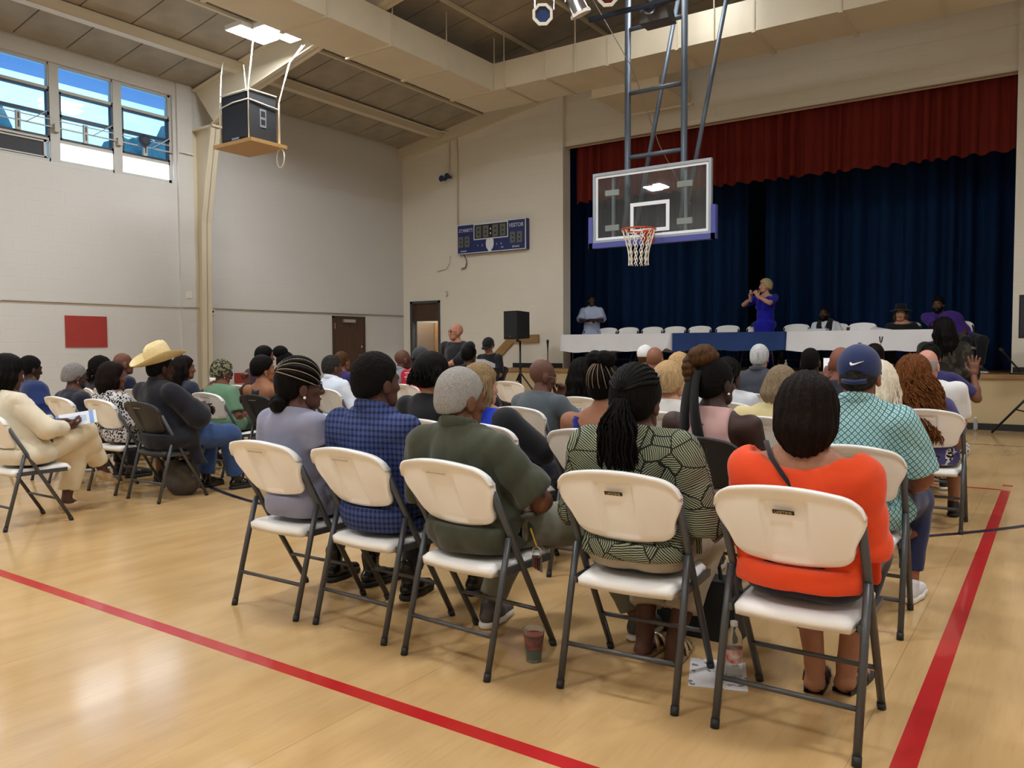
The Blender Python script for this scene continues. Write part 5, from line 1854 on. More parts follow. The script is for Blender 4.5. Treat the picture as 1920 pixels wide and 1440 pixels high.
    if sh:
        for s in (-1, 1):
            ank = C['legs'][s][2]
            dr = C['fd'][s]
            f = Field()
            up = Vector((0, 0, 1))
            up = (up - dr * up.dot(dr)).normalized()
            sd = dr.cross(up)
            heel = ank - up * .058 - dr * .028
            toe = heel + dr * (.205 * sh.get('L', 1.0)) - up * .006
            hi = sh.get('hi', 0.0)
            f.cone(heel + up * .016, heel + dr * .1 + up * .012, .036, .038, .02)
            f.cone(heel + dr * .1 + up * .012, toe, .038, .03 if not sh.get('point') else .014, .02)
            if not sh.get('pump'):
                f.cone(heel + dr * .03 + up * .02, ank + up * hi - dr * .003, .036, .043 + hi * .1, .02)
            base = heel - up * .03
            f.cut(lambda X, Y, Z: -((X - base.x) * up.x + (Y - base.y) * up.y + (Z - base.z) * up.z))
            if sh.get('pump'):
                tp_ = heel + dr * .09 + up * .03
                f.cut(lambda X, Y, Z: ((X - tp_.x) * up.x + (Y - tp_.y) * up.y + (Z - tp_.z) * up.z) - .012)
            so = mkmesh('shoe', f.mesh(C['hg'] * .85, 1), sh['m'], o)
            if sh.get('sole'):
                q = Field()
                b2 = base + up * .008
                q.cone(b2, b2 + dr * .1, .04, .044, .02, (1, 1, 1))
                q.cone(b2 + dr * .1, b2 + dr * .2, .044, .037, .02)
                top, bot = base + up * .024, base - up * .004
                q.cut(lambda X, Y, Z: ((X - top.x) * up.x + (Y - top.y) * up.y + (Z - top.z) * up.z))
                q.cut(lambda X, Y, Z: -((X - bot.x) * up.x + (Y - bot.y) * up.y + (Z - bot.z) * up.z))
                mkmesh('sole', q.mesh(C['hg'] * .8, 1), sh['sole'], so)
            if sh.get('heel'):
                MB().tube([heel - dr * .005 - up * .02, heel - dr * .02 - up * .02 - Vector((0, 0, sh['heel']))], [.018, .008], 8).build('heel', sh['m'], so)


def hair(C):
    hd = C['d'].get('hair')
    if not hd:
        return
    t = hd['t']
    if t == 'bald':
        return
    MH, o = C['MH'], C['o']
    m = hd['m']
    hh = C['hh'] * (1.0 if C['lod'] == 0 else 1.05)
    th = hd.get('th', .014)
    f = Field()
    wk = wrinkle
    f.ell((0, -.014, .024), (.074 + th, .095 + th, .092 + th), .02)
    am, fr = hd.get('n', .003), hd.get('f', 160)
    if t in ('short', 'afro', 'fringe', 'cap'):
        f.ell((0, -.05, -.03), (.062 + th * .6, .055 + th * .6, .06), .03)
        f.cut(hairline(hd.get('dz', 0), hd.get('dy', 0)))
        if t == 'fringe':
            f.cut(lambda X, Y, Z: Z - .035 + X * 0 + Y * 0)
        f.noise = wrinkle(am, C['seed'] + 9, fr)
        if t == 'afro':
            f.noise = wrinkle(hd.get('n', .012), C['seed'] + 9, hd.get('f', 70))
    elif t == 'bob':
        L = hd.get('L', .13)
        w = hd.get('w', 1.0)
        f.ell((0, -.05, -.05), (.085 + th * .5, .06 + th, .09), .04)
        for s in (-1, 1):
            f.chain([(s * .065, -.02, .02), (s * .085 * w, -.01, -.05), (s * .08 * w * w, -.02, -L)], [.035 * w, .03 * w, .022 * w], .03)
            f.chain([(s * .045 * w, -.07, .0), (s * .055 * w, -.085, -.06), (s * .05 * w * w, -.08, -L - .005)], [.04 * w, .036 * w, .022], .03)
        f.chain([(0, -.08, 0), (0, -.1, -.06), (0, -.09, -L - .01)], [.045, .04, .022], .03)
        f.cut(lambda X, Y, Z: np.where(Y > .02, (np.interp(Y, HLY, HLZ) - Z) * .8, -1) + np.where(np.abs(X) > .05, 0, 0) + 0 * Z)
        f.noise = strandnoise(am, hd.get('f', 230), C['seed'])
    elif t == 'long':
        L = hd.get('L', .3)
        w = hd.get('w', 1.0)
        f.ell((0, -.05, -.05), (.085, .06 + th, .09), .04)
        for s in (-1, 1):
            f.chain([(s * .07, -.02, .02), (s * .088 * w, -.015, -.06), (s * .09 * w, -.04, -.16), (s * .075 * w, -.075, -L)], [.034, .032, .03, .015], .03)
            f.chain([(s * .045, -.07, .0), (s * .05 * w, -.09, -.08), (s * .045 * w, -.105, -.18), (s * .035 * w, -.11, -L - .015)], [.042, .04, .036, .016], .03)
        f.chain([(0, -.08, 0), (0, -.105, -.08), (0, -.115, -.18), (0, -.115, -L - .02)], [.045, .042, .038, .018], .03)
        f.cut(lambda X, Y, Z: np.where(Y > .012, (np.interp(Y, HLY, HLZ) - Z) * .8, -1) + X * 0)
        f.noise = strandnoise(am, hd.get('f', 200), C['seed'])
    elif t == 'updo':
        f.ell((0, -.06, -.01), (.09, .075, .1), .04)
        f.ell((.0, -.1, .03), (.045, .045, .07), .03)
        f.cut(hairline(hd.get('dz', 0), 0))
        f.noise = strandnoise(am, hd.get('f', 180), C['seed'])
    V, Q = f.mesh(hh, 1)
    ho = mkmesh('hair', (xf(V, MH), Q), m, o)
    C['hair'] = ho
    st = hd.get('strands')
    if st:
        V, Q = st(C, hd)
        mkmesh('hair_strands', (V, Q), hd.get('m2', m), o)
    if hd.get('bun'):
        for (c, r, nm) in hd['bun']:
            f = Field().ell(c, (r, r * .9, r * .9), .01)
            f.noise = wrinkle(hd.get('bn', .006), C['seed'] + 3, 90)
            V, Q = f.mesh(hh, 1)
            mkmesh(nm, (xf(V, MH), Q), m, o)


def strandnoise(am, fr, seed):
    def fn(X, Y, Z):
        a = np.arctan2(X, -(Y + .02)) * .09
        w = .25 * np.sin(Z * 22 + seed) + .2 * np.sin(Z * 41 + 2 * seed)
        return (am * (np.sin(a * fr + w * 3) + .6 * np.sin(a * fr * 2.3 + 1.7 + w * 4))).astype(np.float32)
    return fn


def fall(C, n, L, r, wav=0.0, curl=0.0, cf=40, spread=1.0, p=16, back=.11, seed=1, y_hi=.01, ta=True, drop=0.0):
    """strands rooted on the skull and falling down the back"""
    rr = np.random.RandomState(seed)
    MH = C['MH']
    out = []
    for i in range(n):
        a = rr.uniform(-1, 1) * 1.9
        e = rr.uniform(-.1, 1.2)
        root = np.array([.083 * math.sin(a) * math.cos(e), -.014 - .104 * math.cos(a) * math.cos(e), .024 + .1 * math.sin(e)])
        if root[1] > y_hi + .03 and root[2] < .06:
            continue
        t = np.linspace(0, 1, p)
        out_dir = np.array([math.sin(a), -math.cos(a), 0]) * .03 * spread
        LL = L * rr.uniform(.8, 1.05)
        ph = rr.uniform(0, 6)
        z = root[2] - (root[2] + LL) * t ** 1.1
        bulge = np.sin(np.clip(t * 1.6, 0, 1) * np.pi / 2)
        x = root[0] * (1 + .25 * spread * bulge) + out_dir[0] * bulge + curl * np.cos(cf * t + ph) * np.clip(t * 3, 0, 1) + wav * np.sin(9 * t + ph)
        y = np.minimum(root[1] + out_dir[1] * bulge, root[1] + (-.02 - back - root[1]) * np.clip(t * 1.3, 0, 1) * (.75 + .25 * math.cos(a))) + curl * np.sin(cf * t + ph) * np.clip(t * 3, 0, 1)
        out.append(np.stack((x, y, z), 1))
    P = np.array(out)
    S, m, _ = P.shape
    Q = xf(P.reshape(-1, 3), MH).reshape(S, m, 3)
    return strands_np(Q, r, 4, ta)
# ------------------------------------------------------------------ patterned cloth
g = NT('checked_jacket_cloth')
u = g.f('FRACT', g.f('MULTIPLY', g.f('ADD', g.x, g.f('MULTIPLY', g.y, .8)), 38.0))
v = g.f('FRACT', g.f('MULTIPLY', g.z, 38.0))
a = g.f('LESS_THAN', u, .42)
b = g.f('LESS_THAN', v, .42)
M_PLAID = g.out(g.mix(g.f('MULTIPLY', g.f('ADD', a, b), .5), '#3d4b7c', '#161d3c'))

g = NT('teal_diamond_cloth')
S_ = 34.0
xx = g.f('ADD', g.x, g.f('MULTIPLY', g.y, .7))
u = g.f('ABSOLUTE', g.f('SUBTRACT', g.f('FRACT', g.f('MULTIPLY', g.f('ADD', xx, g.z), S_)), .5))
v = g.f('ABSOLUTE', g.f('SUBTRACT', g.f('FRACT', g.f('MULTIPLY', g.f('SUBTRACT', xx, g.z), S_)), .5))
mxv = g.f('MAXIMUM', u, v)
c = g.mix(g.f('GREATER_THAN', mxv, .4), '#93bcbf', '#3f7278')
c = g.mix(g.f('LESS_THAN', mxv, .27), c, '#b9d6d4')
M_TEAL = g.out(g.mix(g.f('LESS_THAN', mxv, .11), c, '#2f5a62'))

g = NT('sage_line_print_cloth')
vo = g.node('ShaderNodeTexVoronoi', Vector=g.co, Scale=9.0)
sepc = g.node('ShaderNodeSeparateColor', Color=vo.outputs['Color'])
ang = g.f('MULTIPLY', sepc.outputs[0], 6.283)
q = g.f('ADD', g.f('MULTIPLY', g.f('ADD', g.x, g.f('MULTIPLY', g.y, .5)), g.f('COSINE', ang)), g.f('MULTIPLY', g.z, g.f('SINE', ang)))
n_ = g.node('ShaderNodeTexNoise', Vector=g.co, Scale=22.0, Detail=2.0)
st = g.f('SINE', g.f('ADD', g.f('MULTIPLY', q, 760.0), g.f('MULTIPLY', n_.outputs['Fac'], 9.0)))
ve = g.node('ShaderNodeTexVoronoi', Vector=g.co, Scale=9.0, feature='DISTANCE_TO_EDGE')
ln = g.f('MAXIMUM', g.f('GREATER_THAN', st, .1), g.f('LESS_THAN', ve.outputs['Distance'], .022))
M_SAGE = g.out(g.mix(ln, '#93987f', '#1e211c'))

g = NT('leopard_print_cloth')
n_ = g.node('ShaderNodeTexNoise', Vector=g.co, Scale=30.0, Detail=1.0)
vo = g.node('ShaderNodeTexVoronoi', Vector=g.co, Scale=52.0)
ln = g.f('GREATER_THAN', g.f('ADD', vo.outputs['Distance'], g.f('MULTIPLY', n_.outputs['Fac'], .55)), .74)
M_LEOP = g.out(g.mix(ln, '#17171c', '#c9c6c6'))

g = NT('blue_floral_cloth')
n_ = g.node('ShaderNodeTexNoise', Vector=g.co, Scale=38.0, Detail=3.0)
M_FLORAL = g.out(g.mix(g.f('GREATER_THAN', n_.outputs['Fac'], .52), '#b9c4dc', '#4a5f96'))

g = NT('pale_stripe_cloth')
u = g.f('FRACT', g.f('MULTIPLY', g.f('ADD', g.x, g.y), 60.0))
M_PSTRIPE = g.out(g.mix(g.f('LESS_THAN', u, .3), '#dfe5ef', '#b4c3dc'))

g = NT('dark_camo_cloth')
n_ = g.node('ShaderNodeTexNoise', Vector=g.co, Scale=12.0, Detail=3.0)
M_CAMO = g.out(g.mix(g.f('GREATER_THAN', n_.outputs['Fac'], .52), '#232019', '#3b362b'))

g = NT('camo_scarf_cloth')
n_ = g.node('ShaderNodeTexNoise', Vector=g.co, Scale=45.0, Detail=3.0)
M_SCARF = g.out(g.mix(g.f('GREATER_THAN', n_.outputs['Fac'], .5), '#2c2a22', '#7c7a5c'))

BLK = hairm('#070605', '#120e0c')
DKB = hairm('#0d0807', '#20120c')
NATB = mat('coily_black_hair', '#080605', .85, noise=.5, nscale=60, bump=.7, bscale=90, col2='#15100d', spec=.15)
GREY = mat('salt_grey_hair', '#86837f', .9, noise=.6, nscale=190, bump=.5, bscale=240, col2='#b4b1ad', spec=.12)
DGREY = mat('dark_grey_hair', '#1c1a19', .85, noise=.7, nscale=60, bump=.5, bscale=100, col2='#3b3836', spec=.15)
SILV = hairm('#a5a6a8', '#d6d7d8')
BLOND = hairm('#6e583c', '#a08864')
GOLD = hairm('#9c7c54', '#cdb186')
WHBL = hairm('#c9bda6', '#eee6d6')
ASHB = hairm('#6b5a46', '#94826a')
AUBR = hairm('#3c2012', '#8a5426')
BRN = hairm('#3b2818', '#5e4128')

D1, D2, D3 = '#3a2319', '#54352a', '#6f4633'   # dark, mid, brown
L1, L2, L3 = '#c0907a', '#b78466', '#d8a996'   # light tones


def glasses(col='#16130f', tint=None):
    def fn(C):
        MH = C['MH']
        mb = MB()
        for s in (-1, 1):
            mb.tube([MH @ Vector((s * (.032 + .023 * math.cos(a)), .094 - .004 * abs(math.cos(a)), -.004 + .018 * math.sin(a))) for a in [i * math.pi / 7 for i in range(15)]], .0024 * C['hs'], 5, False)
            mb.tube([MH @ Vector((s * .055, .09, .0)), MH @ Vector((s * .078, .04, -.002)), MH @ Vector((s * .083, -.01, -.006))], .0024 * C['hs'], 5)
        mb.tube([MH @ Vector((-.009, .1, -.002)), MH @ Vector((.009, .1, -.002))], .0024 * C['hs'], 5)
        gob = mb.build('glasses', mat('frame_' + col.strip('#'), col, .3), C['o'], True)
        if tint:
            mt = MB()
            for s in (-1, 1):
                mt.add([MH @ Vector((s * (.032 + .022 * math.cos(a)), .0945 - .004 * abs(math.cos(a)), -.004 + .017 * math.sin(a))) for a in [i * math.pi / 6 for i in range(12)]])
                o_ = len(mt.v) - 12
                mt.ng = getattr(mt, 'ng', []) + [tuple(range(o_, o_ + 12))]
            mt.build('lenses', mat('lens_' + tint.strip('#'), tint, .08), gob)
    return fn


def earring(side, col='#e8e2d0', r=.006):
    def fn(C):
        MB().lathe([(0, -r), (r * .7, -r * .7), (r, 0), (r * .7, r * .7), (0, r)], 8, C['MH'] @ Vector((side * .086, .0, -.058))).build('earring', mat('earring_' + col.strip('#'), col, .2, .3), C['o'], True)
    return fn


def facemask(C):
    f = Field().ell((0, .05, -.065), (.062, .062, .055), .02).cone((0, .09, -.035), (0, .1, -.06), .02, .02, .02)
    f.cut(lambda X, Y, Z: Z + .022 + X * 0 + .3 * (Y - .1))
    f.cut(lambda X, Y, Z: .015 - Y + X * 0 + Z * 0)
    V, Q = f.mesh(C['hh'], 1)
    mkmesh('face_mask', (xf(V, C['MH']), Q), cloth('#1e2024'), C['o'])


def beard(m_, full=True):
    def fn(C):
        f = Field().ell((0, .03, -.07), (.068, .068, .06), .02).ell((0, .06, -.105), (.04, .042, .032), .02)
        f.cut(lambda X, Y, Z: np.where(Y < .082, Z + .03 + .0 * X, Z + .052) + X * 0)
        f.cut(lambda X, Y, Z: -.005 - Y + X * 0 + Z * 0)
        f.cut(lambda X, Y, Z: .012 - np.sqrt((X / 1.6) ** 2 + ((Z + .071) / .7) ** 2 + ((Y - .095) / 1.0) ** 2))
        V, Q = f.mesh(C['hh'], 1)
        mkmesh('beard', (xf(V, C['MH']), Q), m_, C['o'])
    return fn


def cap(m_, strap=False, tip=0.0, logo=None, back=False):
    """baseball cap: dome, brim and, seen from behind, the strap arch"""
    def fn(C):
        R_ = Matrix.Rotation(math.pi if back else 0, 4, 'Z')
        MHc = C['MH'] @ R_ @ Matrix.Rotation(math.radians(tip), 4, 'X')
        f = Field().ell((0, -.012, .03), (.09, .112, .1), .01)
        f.cut(lambda X, Y, Z: -.012 - Z + .22 * (Y + .0) + X * 0)
        if strap:
            f.cut(lambda X, Y, Z: np.where(Y < -.03, .036 - np.sqrt(X * X / 1.2 + (Z + .02) ** 2 * 1.6), -1.0))
        V, Q = f.mesh(C['hh'] * .85, 1)
        co = mkmesh('cap', (xf(V, MHc), Q), m_, C['o'])
        P = []
        for i in range(13):
            a_ = math.radians(-75 + 150 * i / 12)
            P.append([MHc @ Vector(((.086 + .01 * t) * math.sin(a_) * (1 - .1 * t), .09 * math.cos(a_) + .075 * t * math.cos(a_) ** .6 - .01, .012 + .02 * math.cos(a_) - .022 * t + .004 * k)) for t, k in ((0, 0), (.5, 0), (1, 0), (1, 1), (.5, 1), (0, 1))])
        MB().grid(P).build('brim', m_, co, True)
        MB().lathe([(0, .006), (.008, .004), (.01, 0)], 10, MHc @ Vector((0, -.012, .131))).build('button', m_, co, True)
        if strap:
            MB().tube([MHc @ Vector((.05, -.108, -.035)), MHc @ Vector((.0, -.122, -.042)), MHc @ Vector((-.05, -.108, -.035))], .01 * C['hs'], 6, True, 1.0).build('strap', m_, co, True)
        if logo:
            MM = MHc @ Matrix.Translation((.012, -.129, .04)) @ Matrix.Rotation(math.radians(-12), 4, 'X')
            out = [(x_ * 1.4, z_ * 1.4) for x_, z_ in ((-.018, .004), (-.02, -.002), (-.016, -.007), (-.008, -.006), (.02, .007), (-.006, -.001), (-.012, -.001), (-.014, .001))]
            MB().prism([(x * 1.0, z * 1.0) for x, z in out], MM, .008).build('logo', mat('logo_white', '#f0f0f0', .6), co)
    return fn


def cowboy(m_):
    def fn(C):
        MHc = C['MH'] @ Matrix.Translation((0, -.012, .07)) @ Matrix.Rotation(math.radians(17), 4, 'X')
        P = []
        prof = [(.17, .012, 1), (.15, .0, 1), (.12, -.012, 1), (.094, -.012, 0), (.092, .02, 0), (.088, .07, 0), (.078, .115, 0), (.058, .138, 0), (.03, .125, 0), (.0, .12, 0)]
        n = 40
        for r, z, br in prof:
            row = []
            for k in range(n + 1):
                a_ = 2 * math.pi * k / n
                x, y = r * math.sin(a_), r * 1.22 * math.cos(a_)
                zz = z
                if br:
                    zz = z + .055 * (abs(math.sin(a_)) ** 2) * ((r - .09) / .08) - .02 * (math.cos(a_) > 0) * math.cos(a_) * ((r - .09) / .08)
                    y *= 1.12
                elif z > .1:
                    zz = z - .02 * math.exp(-(x / .018) ** 2) + .012 * math.cos(a_)
                    x *= 1 - .15 * max(0, math.cos(a_))
                row.append(MHc @ Vector((x, y, zz)))
            P.append(row)
        # underside of the brim gives the hat its thickness
        und = [[p + (MHc.to_3x3() @ Vector((0, 0, -.006))) for p in row] for row in P[:4]]
        mb = MB().grid(P)
        mb.grid([P[0], und[0], und[1], und[2], und[3]])
        ho = mb.build('cowboy_hat', m_, C['o'], True)
        MB().tube([MHc @ Vector((.0955 * math.sin(a_), .0955 * 1.22 * math.cos(a_), -.004)) for a_ in [i * 2 * math.pi / 32 for i in range(33)]], .006 * C['hs'], 6, False).build('hat_band', mat('hat_band', '#2a1d14', .5), ho, True)
    return fn


def slerp(a, b, t):
    a, b = a.normalized(), b.normalized()
    w = math.acos(max(-1, min(1, a.dot(b))))
    return (a * math.sin((1 - t) * w) + b * math.sin(t * w)) / math.sin(w)


def cornrows(B, starts, th, r, col, pe=.009, pr=.003):
    """thin parting lines plus raised braided rows running from start directions to B"""
    def fn(C):
        MH = C['MH']
        rad = lambda v, e: Vector((v.x * (.074 + th + e), v.y * (.095 + th + e) - .014, v.z * (.092 + th + e) + .024))
        mp_, mr = MB(), MB()
        for i, s_ in enumerate(starts):
            S1 = Vector(s_)
            mp_.tube([MH @ rad(slerp(S1, Vector(B), t / 20), pe + .008 * t / 20) for t in range(18)], [pr] * 17 + [.001], 5)
            if i + 1 < len(starts):
                S2 = (S1 + Vector(starts[i + 1])) / 2
                mr.tube([MH @ rad(slerp(S2, Vector(B), t / 22), .0) for t in range(22)], [r * (1 + .16 * (t % 2)) * (1 - .35 * t / 22) for t in range(22)], 7)
        mp_.build('parting', mat('parting_' + col.strip('#'), col, .6), C['o'], True)
        mr.build('braid_rows', C['d']['hair']['m'], C['o'], True)
    return fn


def straight_rows(phis, th, r, col, tilt=-22, t0=38, t1=168, pe=.006, pr=.0026):
    """cornrows running from the forehead over the head to the nape"""
    def fn(C):
        MH = C['MH']
        Rt = Matrix.Rotation(math.radians(tilt), 3, 'X')

        def pt(phi, t, e):
            a_, b_ = math.radians(phi), math.radians(t)
            v = Rt @ Vector((math.sin(a_) * math.sin(b_), math.cos(b_), math.cos(a_) * math.sin(b_)))
            return MH @ Vector((v.x * (.074 + th + e), v.y * (.095 + th + e) - .014, v.z * (.092 + th + e) + .024))
        for i, p_ in enumerate(phis):
            n_ = 24
            MB().tube([pt(p_, t0 + (t1 - t0) * k / (n_ - 1), pe) for k in range(n_)], [pr] * (n_ - 1) + [.001], 5).build('parting', mat('parting_' + col.strip('#'), col, .6), C['o'], True)
            if i + 1 < len(phis):
                m_ = (p_ + phis[i + 1]) / 2
                w_ = r * (phis[i + 1] - p_) / 22
                MB().tube([pt(m_, t0 + (t1 - t0) * k / 35, -.002) for k in range(36)], [w_ * (1 + .14 * (k % 2)) * (.35 + .65 * math.sin(math.pi * (.12 + .8 * k / 35))) for k in range(36)], 7).build('braid_row', C['d']['hair']['m'], C['o'], True)
    return fn


def braid_tail(root, L, n, wid, r=.0055, seed=2, fy=-.02):
    def fn(C):
        rr = np.random.RandomState(seed)
        MH = C['MH']
        out = []
        for i in range(n):
            t = np.linspace(0, 1, 26)
            ox, oy = rr.uniform(-1, 1), rr.uniform(-1, 1)
            LL = L * rr.uniform(.72, 1.05)
            fan = np.clip(t * 2.2, 0, 1)
            x = root[0] + ox * (.018 + wid * fan) + .004 * np.sin(t * 14 + i)
            y = root[1] + oy * (.016 + .018 * fan) + fy * np.sin(t * np.pi)
            z = root[2] - LL * t + .02 * (1 - t)
            out.append(np.stack((x, y, z), 1))
        P = np.array(out)
        Q = xf(P.reshape(-1, 3), MH).reshape(P.shape)
        rad = r * (1 + .18 * np.sin(np.arange(26) * 2.2))[None, :]
        mkmesh('braids', strands_np(Q, rad, 5), C['d']['hair']['m'], C['o'])
        MB().tube([MH @ Vector((root[0] + .022 * math.cos(a_), root[1] + .022 * math.sin(a_), root[2] - .012)) for a_ in [k * math.pi / 6 for k in range(13)]], .007, 6, False).build('hair_tie', cloth('#15110f'), C['o'], True)
    return fn


def bagstrap(pts_fn, col, w_=.012):
    def fn(C):
        MB().tube(pts_fn(C), w_, 6, True, .35).build('bag_strap', cloth(col), C['o'], True)
    return fn


def scarf_tails(C):
    MH = C['MH']
    f = Field().ell((0, -.012, .025), (.083, .104, .095), .01)
    f.cut(lambda X, Y, Z: (np.interp(Y, [-.12, 0, .05, .1], [-.05, -.02, .03, .055]) - Z) + X * 0)
    f.cut(lambda X, Y, Z: Z - .085 + .25 * Y + X * 0)
    V, Q = f.mesh(C['hh'], 1)
    so = mkmesh('head_scarf', (xf(V, MH), Q), cloth('#1c1c1e'), C['o'])
    for (x0, x1, L) in ((-.05, -.075, -.34), (-.01, .01, -.27)):
        P = []
        for j in range(12):
            t = j / 11
            z = .06 + (L - .06) * t
            y = -.115 - .035 * math.sin(t * 2.6)
            w_ = .022 + .02 * t
            xc = x0 + (x1 - x0) * t
            P.append([MH @ Vector((xc + w_ * u_, y - .012 * (1 - u_ * u_) * (1 if k else .2) + .004 * math.sin(6 * t + 3 * u_), z)) for u_, k in ((-1, 1), (-.3, 1), (.4, 1), (1, 1), (.4, 0), (-.3, 0), (-1, 1))])
        MB().grid(P).build('scarf_tail', cloth('#161618'), so, True)


def puff(c, r, m_, n=160, seed=4, name='hair_puff'):
    def fn(C):
        f = Field().ell(c, r, .01)
        f.noise = wrinkle(.011, seed, 75)
        V, Q = f.mesh(C['hh'], 1)
        mkmesh(name, (xf(V, C['MH']), Q), m_, C['o'])
    return fn


def hairclip(C):
    MH = C['MH']
    mb = MB()
    for i in range(5):
        z = .05 - i * .018
        mb.tube([MH @ Vector((-.014 + .004 * i % 2, -.148, z)), MH @ Vector((.0, -.155, z - .004)), MH @ Vector((.014, -.148, z - .01))], .0045, 6)
    mb.tube([MH @ Vector((0, -.15, .06)), MH @ Vector((0, -.158, .02)), MH @ Vector((0, -.152, -.04))], .004, 6)
    mb.build('hair_clip', M_CHROME, C['o'], True)


def lace_back(C):
    """navy lace edge pieces beside a bare back"""
    nb, SH = C['nb'], C['SH']
    for s in (-1, 1):
        pts_ = []
        for i in range(12):
            t = i / 11
            x = C['rib'].x + s * (.125 + .012 * math.sin(i * 2.3))
            z = SH[1].z + .03 - .3 * t
            pts_.append(Vector((x, C['rib'].y - .152 * math.sqrt(max(.1, 1 - ((x - C['rib'].x) / .22) ** 2)) + .05 * max(0, 1 - t * 3), z)))
        MB().tube(pts_, [.022] * 12, 8, True, 1.0).build('lace_edge', cloth('#23236e'), C['o'], True)


def cargo_flap(C):
    hip, knee, ank = C['legs'][1]
    p = hip.lerp(knee, .75) + Vector((.075, 0, .03))
    MB().box(p.x - .006, p.x + .016, p.y - .09, p.y + .05, p.z - .06, p.z - .0).build('cargo_pocket', C['d']['bottom']['m'], C['o'])


def sandals(mstrap, msole):
    def fn(C):
        for s in (-1, 1):
            ank, dr = C['legs'][s][2], C['fd'][s]
            sd_ = Vector((dr.y, -dr.x, 0))
            b_ = Vector((ank.x, ank.y, .006)) - dr * .05
            P = []
            for i in range(11):
                t = i / 10
                w_ = .034 + .012 * math.sin(t * 2.6)
                if t > .9:
                    w_ *= .7
                P.append([b_ + dr * (.26 * t) + sd_ * (w_ * u_) + Vector((0, 0, z)) for u_, z in ((-1, 0), (1, 0), (1, .014), (-1, .014), (-1, 0))])
            so = MB().grid(P).build('sandal', msole, C['o'])
            for f_, hz_ in ((.09, .075), (.16, .045)):
                c_ = b_ + dr * f_
                MB().tube([c_ + sd_ * (.044 * math.cos(a_)) + Vector((0, 0, .012 + hz_ * math.sin(a_))) for a_ in [k * math.pi / 8 for k in range(9)]], .006, 6, True, 2.2).build('sandal_strap', mstrap, so, True)
    return fn


SNK = dict(m=mat('sneaker_black', '#1b1b1e', .6), sole=mat('sneaker_sole', '#d8d4cc', .5))
SNKR = dict(m=mat('sneaker_grey_red', '#232225', .6, noise=.9, nscale=14, col2='#55504e'), sole=mat('sneaker_sole', '#d8d4cc', .5), L=1.05)
BOOT = dict(m=mat('shiny_black_leather', '#0d0d0e', .18), hi=.07, sole=mat('black_sole', '#101010', .6))
FLAT = dict(m=mat('black_shoe', '#141416', .4), sole=mat('black_sole', '#101010', .6))
DEN = cloth('#2b4370', hi='#3f5a8a', nz=.4)
NVY = cloth('#1d2542')
BKC = cloth('#15161a')


def P(label, x, y, hx, hz, **k):
    k.update(label=label, x=x, y=y, hx=hx, hz=hz)
    return person(k)


# ---------------- nearest row
P('woman in a lavender grey dress with black cornrows and glasses, leftmost of the nearest row', -3.2, 2.5, -3.14, 1.115, lod=0, nk=.15, skin=D2, hyaw=-28, girth=.95, sw=.17, hs=1.12, bust=1, face=1,
  hair=dict(t='short', th=.013, n=.003, f=200, m=BLK, dz=-.005, bun=[((.0, -.095, -.085), .055, 'hair_bun')], bn=.007),
  top=dict(m=cloth('#84859a', hi='#9a9bb0'), name='dress', sleeve=.32, neck='crew', th=.016, wr=.007, hem=.012), bottom=dict(m=cloth('#84859a', hi='#9a9bb0'), name='skirt', skirt=1.5, len=1.0), shoes=BOOT,
  la='lap', ra='lap', fy=(.58, .62), extra=[straight_rows((-84, -62, -40, -18, 4, 26, 48, 70, 88), .013, .0165, '#9c866e'), glasses(), earring(1, '#ffffff', .008)])
P('man in a blue checked jacket with short black hair, second in the nearest row', -2.637, 2.52, -2.63, 1.145, lod=0, skin=D2, hyaw=-12, girth=1.1, sw=.2, hs=1.15, neck=.062,
  hair=dict(t='short', th=.011, n=.005, f=170, m=NATB, dz=.0), top=dict(m=M_PLAID, name='jacket', sleeve=1.9, neck='collar', th=.018, wr=.008, hem=.02, loose=.016, collar_m=M_PLAID),
  bottom=dict(m=cloth('#20222c'), len=1.85), shoes=dict(BOOT), la='lap', ra='lap', fy=(.55, .8))
P('grey-haired man in an olive polo shirt, third in the nearest row', -2.036, 2.467, -2.09, 1.085, lod=0, nk=.155, skin='#6b4430', hyaw=-18, hpit=-8, girth=1.08, sw=.19, hs=1.13, neck=.06,
  hair=dict(t='short', th=.008, n=.0022, f=260, m=GREY, dz=-.002), top=dict(m=cloth('#3d4032', hi='#4b4f3d'), sleeve=.86, neck='collar', th=.017, wr=.009, hem=.035, loose=.022, belly=.03),
  bottom=dict(m=cloth('#6d6c5d', hi='#7d7c6c'), len=1.9, loose=.016, cuff=.062), shoes=SNKR, la='lap', ra=dict(w=(.16, .46, .6), pole=(.9, -.5, -.2), d=(-.5, .8, 0)), kx=.12, spread=.16, fy=(.5, .74), ax=(-.06, .2), extra=[cargo_flap])
